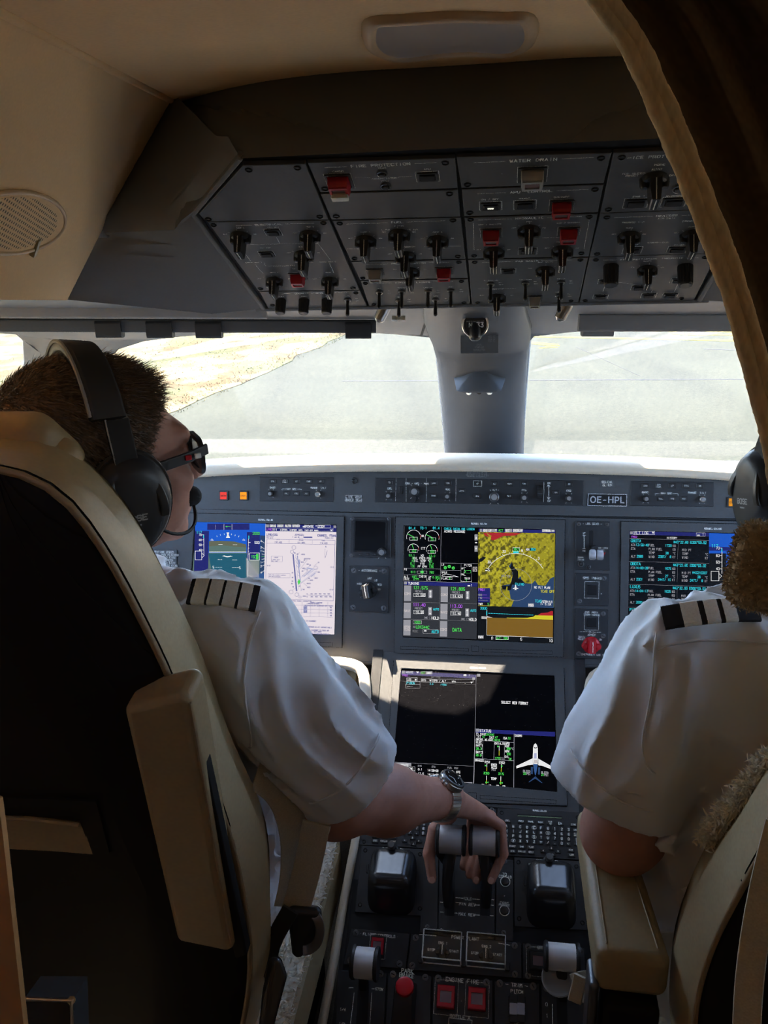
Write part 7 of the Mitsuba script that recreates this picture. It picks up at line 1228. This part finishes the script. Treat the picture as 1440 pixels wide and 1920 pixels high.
def arm_sdf(p):
    d = smin(cone(p, SR, EL, .052, .044), cone(p, EL, EL * .55 + WR * .45, .046, .046), .03); d = smin(d, cone(p, EL * .55 + WR * .45, WR, .0455, .029), .03)
    pm = (K['i'] + K['l']) / 2; pl_ = np.minimum(cone(p, WR, K['i'] * .5 + K['m'] * .5, .026, .0145), cone(p, WR, K['r'] * .5 + K['l'] * .5, .024, .0125)); pl_ = smin(pl_, cone(p, WR, chains[0][0][0], .022, .0135), .014)
    d = smin(d, pl_, .02)
    for c in chains:
        f_ = None
        for (a, ra), (b, rb__) in zip(c[:-1], c[1:]): q = cone(p, a, b, ra, rb__); f_ = q if f_ is None else smin(f_, q, .003)
        d = smin(d, f_, .006)
    return d
lo = np.min([SR, EL, WR] + [q for c in chains for q, _ in c], 0) - .075; hi = np.max([SR, EL, WR] + [q for c in chains for q, _ in c], 0) + .075
arm = nets(arm_sdf, lo, hi, .0034)
tors = nets(lambda p: smin(smin(smin(cone(p, neck0, nb, .056, .064), cone(p, nb, SR, .06, .05), .04), cone(p, nb, SLf, .06, .05), .04), ell(p, (-.47, .94, .75), (.16, .10, .20)), .05), (-.78, .78, .5), (-.2, 1.08, 1.22), .011)
body = uni(hd, arm, tors); put(kp + '__body', sh(body, 'skin', True), label='bare forearm, hand, neck and face')
nail = []
for c in chains[:3]:
    a, b = c[-2][0], c[-1][0]; d_ = unit(b - a); n_ = unit(CAM - b); n_ = unit(n_ - d_ * (n_ @ d_)); M = np.eye(4); M[:3, 0], M[:3, 1], M[:3, 2], M[:3, 3] = np.cross(d_, n_), d_, n_, b + n_ * (c[-1][1] * .82); put(kp + '__fingernail', sh(moved(rb(.0095, .011, .0016, .004, .0006), M), 'nail', 40))
mat('nail', (.62, .36, .28), .3)
hairs(HM, kp + '__hair', 26000, 3, None, .013)
# shirt
hemc = at(655, 1452, 1.125); hax = unit(hemc - SR)
def shirt_sdf(p):
    tor = smin(smin(ell(p, (-.47, .945, .77), (.205, .132, .235)), rbox(p, (-.47, .955, .56), (.185, .125, .20), .09), .06), smin(cone(p, nb, SR, .072, .066), cone(p, nb, SLf, .072, .066), .03), .05)
    slv = smin(cone(p, SR, hemc + hax * .05, .068, .076), cone(p, SR * .45 + hemc * .55, hemc + hax * .05 - UPW * .012, .066, .070), .03)
    fo = folds(p, hax, 30, 3.5, 2); fd = 1 - .8 * np.clip(((p - hemc) @ hax + .07) / .06, 0, 1); slv = slv - .026 * fd * (fo ** 2 - .45); tor = tor - .024 * (folds(p, A([.2, 0, 1]), 24, 6, 5) ** 2 - .45) - .020 * (folds(p, A([1, -.1, .25]), 24, 4, 9) ** 2 - .45)
    t = (p - hemc) @ hax + .10 * ((p - hemc) @ RGT) * 0; d = smin(tor, slv, .028)
    cut = (p - hemc) @ hax; d = np.where((slv < .03) & (np.linalg.norm(p - hemc, axis=1) < .17), smax(d, cut, .003), d)
    inner = cone(p, SR, hemc + hax * .06, .058, .066); d = smax(d, -np.maximum(inner, -(cut + .035)), .003)
    return smax(d, -(np.linalg.norm(p - (neck0 * .45 + nb * .55 + A([0, .01, .05])), axis=1) - .066), .01)
shirt = relax(nets(shirt_sdf, (-.80, .70, .36), (-.02, 1.20, 1.16), .006), 3); put(kp + '__shirt', sh(shirt, 'shirt_white', True), label='white short-sleeved shirt')
def seamline(pts, key): put(key, sh(tube(pts, .0016, 5), 'shirt_white', 40))
from scipy.spatial import cKDTree
def onmesh(m, pts):
    """The visible point of the mesh nearest each photo ray."""
    out = []; V_ = m.vertices; P_ = (V_ - CAM); z = P_ @ FWD; X_ = 720 + FPX * (P_ @ RGT) / z; Y_ = 960 - FPX * (P_ @ UPW) / z; vis = (m.vertex_normals * P_).sum(1) < 0
    for x, y in pts: d2 = (X_ - x) ** 2 + (Y_ - y) ** 2 + np.where(vis, 0, 1e9); c = np.argsort(d2)[:6]; out.append(at(x, y, float(np.min(z[c]))))
    return A(out)
nn_ = lambda pts: spline(pts, 24)
seamline(nn_(onmesh(shirt, [(488, 1145), (472, 1190), (460, 1245), (462, 1330), (470, 1400)])), kp + '__shirt__seam')
seamline(nn_(onmesh(shirt, [(712, 1376), (690, 1422), (655, 1466), (605, 1500), (580, 1506)])), kp + '__shirt__seam')
hp_ = [hemc + hax * -.020 + (RGT * math.cos(a) + np.cross(hax, RGT) * math.sin(a)) * .0785 for a in np.linspace(0, 6.28, 40)]
def epaulette(k_, a, b, wdir, nrm_, w, n_str, seq):
    """Shoulder slide along a -> b with white bands on black."""
    L_ = np.linalg.norm(b - a); pts = spline([a, (a + b) / 2 + nrm_ * .006, b], 24); e_ = put(k_ + '__epaulette', sh(sweep(pts, rrect(w, .006, .0025, 4), up=nrm_), 'epaulette_black', 50), label='black epaulette with white bands')
    for t0_, t1_ in seq:
        i0, i1 = t0_ * 23, t1_ * 23; q = A([[np.interp(i, np.arange(24), pts[:, d]) for d in range(3)] for i in np.linspace(i0, i1, 6)]); put(e_ + '__band', sh(sweep(q + nrm_ * .0006, rrect(w * 1.02, .0075, .003, 4), up=nrm_), 'epaulette_stripe', 50))
nr = unit(A([.12, -.62, .78])); eo = onmesh(shirt, [(358, 1112), (484, 1126)]) + nr * .004; epaulette(kp, eo[0], eo[1], None, nr, .033, 4, [(.07, .27), (.31, .49), (.53, .71), (.75, .91)])
put(kp + '__trousers', sh(nets(lambda p: smin(smin(cone(p, (-.38, .95, .45), (-.36, 1.32, .46), .085, .065), cone(p, (-.57, .95, .45), (-.60, 1.32, .46), .085, .065), .02), smin(cone(p, (-.36, 1.32, .46), (-.36, 1.48, .12), .062, .045), cone(p, (-.60, 1.32, .46), (-.60, 1.48, .12), .062, .045), .01), .02), (-.72, .82, .06), (-.24, 1.56, .58), .014), 'trousers', True), label='dark trousers')
headset(frame3(45, 10, 3, HM[:3, 3]), 'black aviation headset with a microphone boom worn by the left pilot')
# glasses
k = thing('sunglasses', 'black framed sunglasses on the face of the left pilot', 'sunglasses'); gy = .108
for s in (-1, 1):
    o = rrect(.060, .046, .016, 5) * A([1, 1]); fr_ = slab(Polygon(o, [rrect(.048, .034, .012, 5)[::-1]]), 0, .005); Mg = HM @ tr(s * .034, gy, .004) @ rotm(-9 * s, [0, 0, 1]) @ rotm(90, [1, 0, 0]); put(k + '__rim', sh(moved(fr_, Mg), 'knob_black', 30)); put(k + '__lens', sh(moved(slab(Polygon(rrect(.049, .035, .012, 5)), .0015, .003), Mg), 'tinted', False), label='tinted lens')
    put(k + '__temple', sh(sweep([HM[:3, :3] @ A(q) + HM[:3, 3] for q in ((s * .064, gy - .002, .016), (s * .074, .08, .014), (s * .081, .03, .010), (s * .083, -.02, .002))], rrect(.013, .004, .0015), up=HM[:3, :3] @ A([s, 0, 0])), 'knob_black', 40))
scene['tinted'] = {'type': 'blendbsdf', 'weight': .45, 'a': {'type': 'thindielectric'}, 'b': {'type': 'twosided', 'bsdf': {'type': 'diffuse', 'reflectance': {'type': 'rgb', 'value': [.06, .05, .04]}}}}
put(k + '__bridge', sh(moved(rb(.016, .006, .004, .002), HM @ tr(0, gy, .014) @ rotm(90, [1, 0, 0])), 'knob_black'))
for x_, m in ((.0, 'white_light'), (.012, 'red_knob')):
    c = HM[:3, :3] @ A([.0765, .088 - x_, .0145]) + HM[:3, 3]; M = HM.copy(); M[:3, 3] = c; put(k + '__emblem', sh(moved(rb(.0075, .006, .003, .0008), M @ rotm(90, [0, 1, 0]) @ rotm(90, [0, 0, 1])), m))
# watch
k = thing('wristwatch', 'steel wristwatch with a dark dial on the wrist of the left pilot', 'watch'); wx = unit(WR - EL); wc = WR - wx * .012; wu = unit(at(835, 1468, 1.30) - wc); wu = unit(wu - wx * (wu @ wx)); ws = np.cross(wx, wu)
a = np.linspace(0, 2 * np.pi, 41)[:-1]; ring = [wc + (wu * math.cos(t) * .033 + ws * math.sin(t) * .034) for t in a]
for i in range(40):
    if 3 < i < 37: b = ring[i]; put(k + '__link', sh(sweep([ring[i - 1] * .42 + b * .58, b, b * .58 + ring[(i + 1) % 40] * .42], rrect(.022, .0045, .0012, 3), up=A([unit(b - wc)] * 3)), 'metal', 30))
M = np.eye(4); M[:3, 0], M[:3, 1], M[:3, 2], M[:3, 3] = wx, ws, wu, wc + wu * .031; put(k + '__case', sh(moved(lathe([(0, 0), (.0205, 0), (.0215, .003), (.0215, .008), (.019, .0105), (.0175, .0105)], 36), M), 'metal', 35)); put(k + '__bezel', sh(moved(lathe([(.0165, .0105), (.0170, .0125), (.0198, .0118), (.0205, .009)], 36), M), 'dark_metal', 35)); put(k + '__dial', sh(moved(lathe([(0, .0108), (.0168, .0108)], 30), M), 'glass_black', False))
for t, l_, w_ in ((20, .012, .0012), (130, .009, .0016)): put(k + '__hand', sh(moved(moved(rb(w_, l_, .0005, .0003, .0001), tr(0, l_ / 2, 0)), M @ rotm(t, [0, 0, 1]) @ tr(0, 0, .0109)), 'satin', False))
for t in range(0, 360, 90):
    if t != 90: put(k + '__dial__marker', sh(moved(rb(.0016, .003, .0004, .0003, .0001), M @ rotm(t, [0, 0, 1]) @ tr(0, .0135, .0108)), 'ink_white', False))
for y_ in (-.006, 0, .006): put(k + '__crown', sh(moved(lathe([(0, .005), (.0022, .005), (.0026, .004), (.0026, 0)], 12), M @ tr(-.0205, y_, .005) @ rotm(-90, [0, 1, 0])), 'metal', 35))
# ---------------------------------------------------------------- right pilot
kq_ = thing('person', 'person in the right seat in a white shirt with one elbow on the armrest', 'person')
SL2, EL2 = at(1268, 1240, 1.02), at(1166, 1560, 1.075); nb2 = A([.475, .97, .935]); SR2 = A([.71, .97, .915]); WR2 = EL2 + A([.16, .17, -.035])
H2 = frame3(-12, 8, 0, at(1556, 888, 1.06)); hd2 = moved(nets(head_sdf, (-.105, -.135, -.13), (.105, .145, .14), .0045), H2); n20 = H2[:3, 3] + H2[:3, :3] @ A([0, -.025, -.05])
hand2 = [WR2 + A([.05, .06, -.015]), WR2 + A([.03, .085, -.02])]
f2 = [[(hand2[0] + A([.0 - i * .016, .01 + i * .006, 0]), .010), (hand2[0] + A([.03 - i * .014, .04 + i * .006, -.012]), .009), (hand2[0] + A([.042 - i * .012, .055 + i * .008, -.034]), .0075)] for i in range(4)] + [[(WR2 + A([.03, .01, .005]), .011), (WR2 + A([.06, .02, .0]), .010), (WR2 + A([.08, .04, -.01]), .008)]]
def arm2(p):
    d = smin(cone(p, SL2, EL2, .052, .046), cone(p, EL2, EL2 * .5 + WR2 * .5, .047, .044), .03); d = smin(d, cone(p, EL2 * .5 + WR2 * .5, WR2, .044, .029), .03); d = smin(d, smin(cone(p, WR2, hand2[0], .026, .015), cone(p, WR2, hand2[1], .024, .014), .02), .015)
    for c in f2:
        for (a, ra), (b, rb__) in zip(c[:-1], c[1:]): d = smin(d, cone(p, a, b, ra, rb__), .005)
    return d
al = np.vstack([SL2, EL2, WR2] + [q for c in f2 for q, _ in c]); arm_2 = nets(arm2, al.min(0) - .075, al.max(0) + .075, .005)
tor2 = nets(lambda p: smin(smin(smin(cone(p, n20, nb2, .056, .064), cone(p, nb2, SL2, .06, .05), .04), cone(p, nb2, SR2, .06, .05), .04), ell(p, (.475, .96, .74), (.17, .10, .20)), .05), (.14, .78, .46), (.80, 1.12, 1.22), .011)
put(kq_ + '__body', sh(uni(hd2, arm_2, tor2), 'skin', True), label='bare forearm and neck'); hairs(H2, kq_ + '__hair', 6000, 5, None, .012)
hem2 = at(1158, 1492, 1.06); hx2 = unit(hem2 - SL2 + A([0, 0, .0]))
def shirt2(p):
    tor = smin(smin(ell(p, (.475, .965, .76), (.232, .150, .235)), rbox(p, (.475, .975, .56), (.225, .135, .22), .09), .06), smin(cone(p, nb2, SL2, .074, .068), cone(p, nb2, SR2, .074, .068), .03), .05)
    slv = smin(cone(p, SL2, hem2 + hx2 * .04, .070, .083), cone(p, SL2 * .4 + hem2 * .6, hem2 + hx2 * .04 - RGT * .016, .074, .074), .03)
    fd = 1 - .75 * np.clip(((p - hem2) @ hx2 + .07) / .06, 0, 1); slv = slv - .024 * fd * (folds(p, hx2, 27, 3.5, 12) ** 2 - .45); tor = tor - .018 * (folds(p, A([.9, 0, .35]), 22, 4, 15) ** 2 - .45) - .026 * (folds(p, A([-.55, .1, .8]), 20, 4, 19) ** 2 - .45) - .012 * np.exp(-((p[:, 0] - .245) / .06) ** 2) * (folds(p, A([1, 0, .15]), 42, 5, 23) ** 2 - .4)
    d = smin(tor, slv, .022); cut = (p - hem2) @ hx2; d = np.where((slv < .03) & (np.linalg.norm(p - hem2, axis=1) < .16) & (tor > .006), smax(d, cut, .003), d)
    inner = cone(p, SL2, hem2 + hx2 * .06, .058, .074); d = smax(d, -np.maximum(np.maximum(inner, -(cut + .035)), .012 - tor), .003)
    return smax(d, -(np.linalg.norm(p - (n20 * .45 + nb2 * .55 + A([0, .01, .05])), axis=1) - .066), .01)
sh2 = relax(nets(shirt2, (.08, .72, .34), (.80, 1.22, 1.16), .006), 3); put(kq_ + '__shirt', sh(sh2, 'shirt_white', True), label='white short-sleeved shirt')
for q in ([(1232, 1185), (1226, 1230), (1222, 1290), (1212, 1350), (1208, 1425), (1228, 1452)], [(1232, 1218), (1270, 1206), (1330, 1200), (1400, 1202), (1440, 1206)], [(1070, 1405), (1105, 1455), (1160, 1500), (1225, 1522)]): seamline(nn_(onmesh(sh2, q)), kq_ + '__shirt__seam')
nr2 = unit(A([-.15, -.6, .8])); eo = onmesh(sh2, [(1243, 1162), (1420, 1146)]) + nr2 * .004; epaulette(kq_, eo[0], eo[1], None, nr2, .030, 3, [(.20, .38), (.44, .58), (.63, .76)])
put(kq_ + '__trousers', sh(nets(lambda p: smin(smin(cone(p, (.38, .95, .45), (.36, 1.32, .46), .085, .065), cone(p, (.57, .95, .45), (.60, 1.32, .46), .085, .065), .02), smin(cone(p, (.36, 1.32, .46), (.36, 1.48, .12), .062, .045), cone(p, (.60, 1.32, .46), (.60, 1.48, .12), .062, .045), .01), .02), (.24, .82, .06), (.72, 1.56, .58), .014), 'trousers', True), label='dark trousers')
headset(H2, 'black headset with a grey ear cup at the right edge, worn by the right pilot', (-1, 1), False)
# ================================================================ foreground: curtain, veneer edge, tray
mat('curtain_brown', proc(lambda p, n, uv: mix((.075, .048, .026), (.11, .072, .04), noise(p.x * 260, p.y * 260, p.z * 260))), .95)
mat('curtain_trim', proc(lambda p, n, uv: mix((.50, .39, .24), (.74, .60, .40), fbm(p.x * 420, p.y * 420, p.z * 120, 2))), .95)
mat('veneer', proc(lambda p, n, uv: mix((.30, .145, .045), (.42, .22, .08), fbm(p.x * 90, p.y * 90, p.z * 9, 3))), .35, clearcoat=.5)
ce = [(1098, -80), (1128, 0), (1172, 62), (1213, 142), (1256, 240), (1298, 342), (1340, 450), (1376, 550), (1405, 650), (1427, 730), (1450, 830), (1472, 950)]
k = thing('curtain', 'dark brown curtain with a thick tan bound edge hanging across the upper right corner', 'curtain')
cz = lambda i: .50 + .012 * i
c1_ = spline([at(x - 9, y, cz(i)) for i, (x, y) in enumerate(ce)], 80); c2_ = spline([at(x + 12, y - 4, cz(i)) for i, (x, y) in enumerate(ce)], 80); rg = np.random.default_rng(2)
vd = np.array([unit(CAM - p) for p in c1_]); wob = (meshkit.noise(np.c_[np.arange(80) * .35, np.zeros((80, 2))]) - .5)
for q, r_ in ((c1_, .0056), (c2_, .0058)):
    m = sweep(q + vd * .002, circ(r_, 12), up=vd, scale=np.stack([1 + .25 * wob, 1 + .2 * wob], 1)); m = m.subdivide(); m.vertices = m.vertices + m.vertex_normals * (.0009 * (meshkit.noise(m.vertices * 700) - .5))[:, None]; put(k + '__bound_edge', sh(m, 'curtain_trim', True), label='tan bound edge')
rows_ = [[at(x + 16 + dx, y - 4 - .12 * dx, cz(i) + dz) for i, (x, y) in enumerate(ce)] for dx, dz in ((0, .004), (50, .03), (110, .012), (170, .05), (240, .02), (330, .06), (480, .03))]
m = loft([spline(r, 60) for r in rows_], closed=False).subdivide(); put(k + '__panel', sh(m, 'curtain_brown', True))
k = thing('veneer_edge', 'narrow warm wood veneer edge at the lower left corner', 'wood trim')
vq = [(-60, 1480), (-3, 1500), (7, 1580), (19, 1690), (31, 1800), (43, 1910), (53, 2010), (-60, 2010)]
put(k + '__board', sh(sheet(vq, lambda x, y: at(x, y, .50), FWD * .006, 60), 'veneer', 30))
k = thing('galley_tray', 'dark glossy box with a bright metal rim at the lower left, beside the veneer edge', 'box')
tq = [(44, 1874), (136, 1874), (140, 1990), (60, 1990)]
put(k + '__body', sh(sheet(tq, lambda x, y: at(x, y, .60), FWD * .03, 60), 'panel_black', 30)); put(k + '__rim', sh(tube([at(*p, .598) for p in ((40, 1873), (134, 1876), (137, 1990))], .0016, 8), 'metal', 40)); put(k + '__rim', sh(tube([at(134, 1876, .598), at(130, 1874, .63)], .003, 8), 'metal', 40))
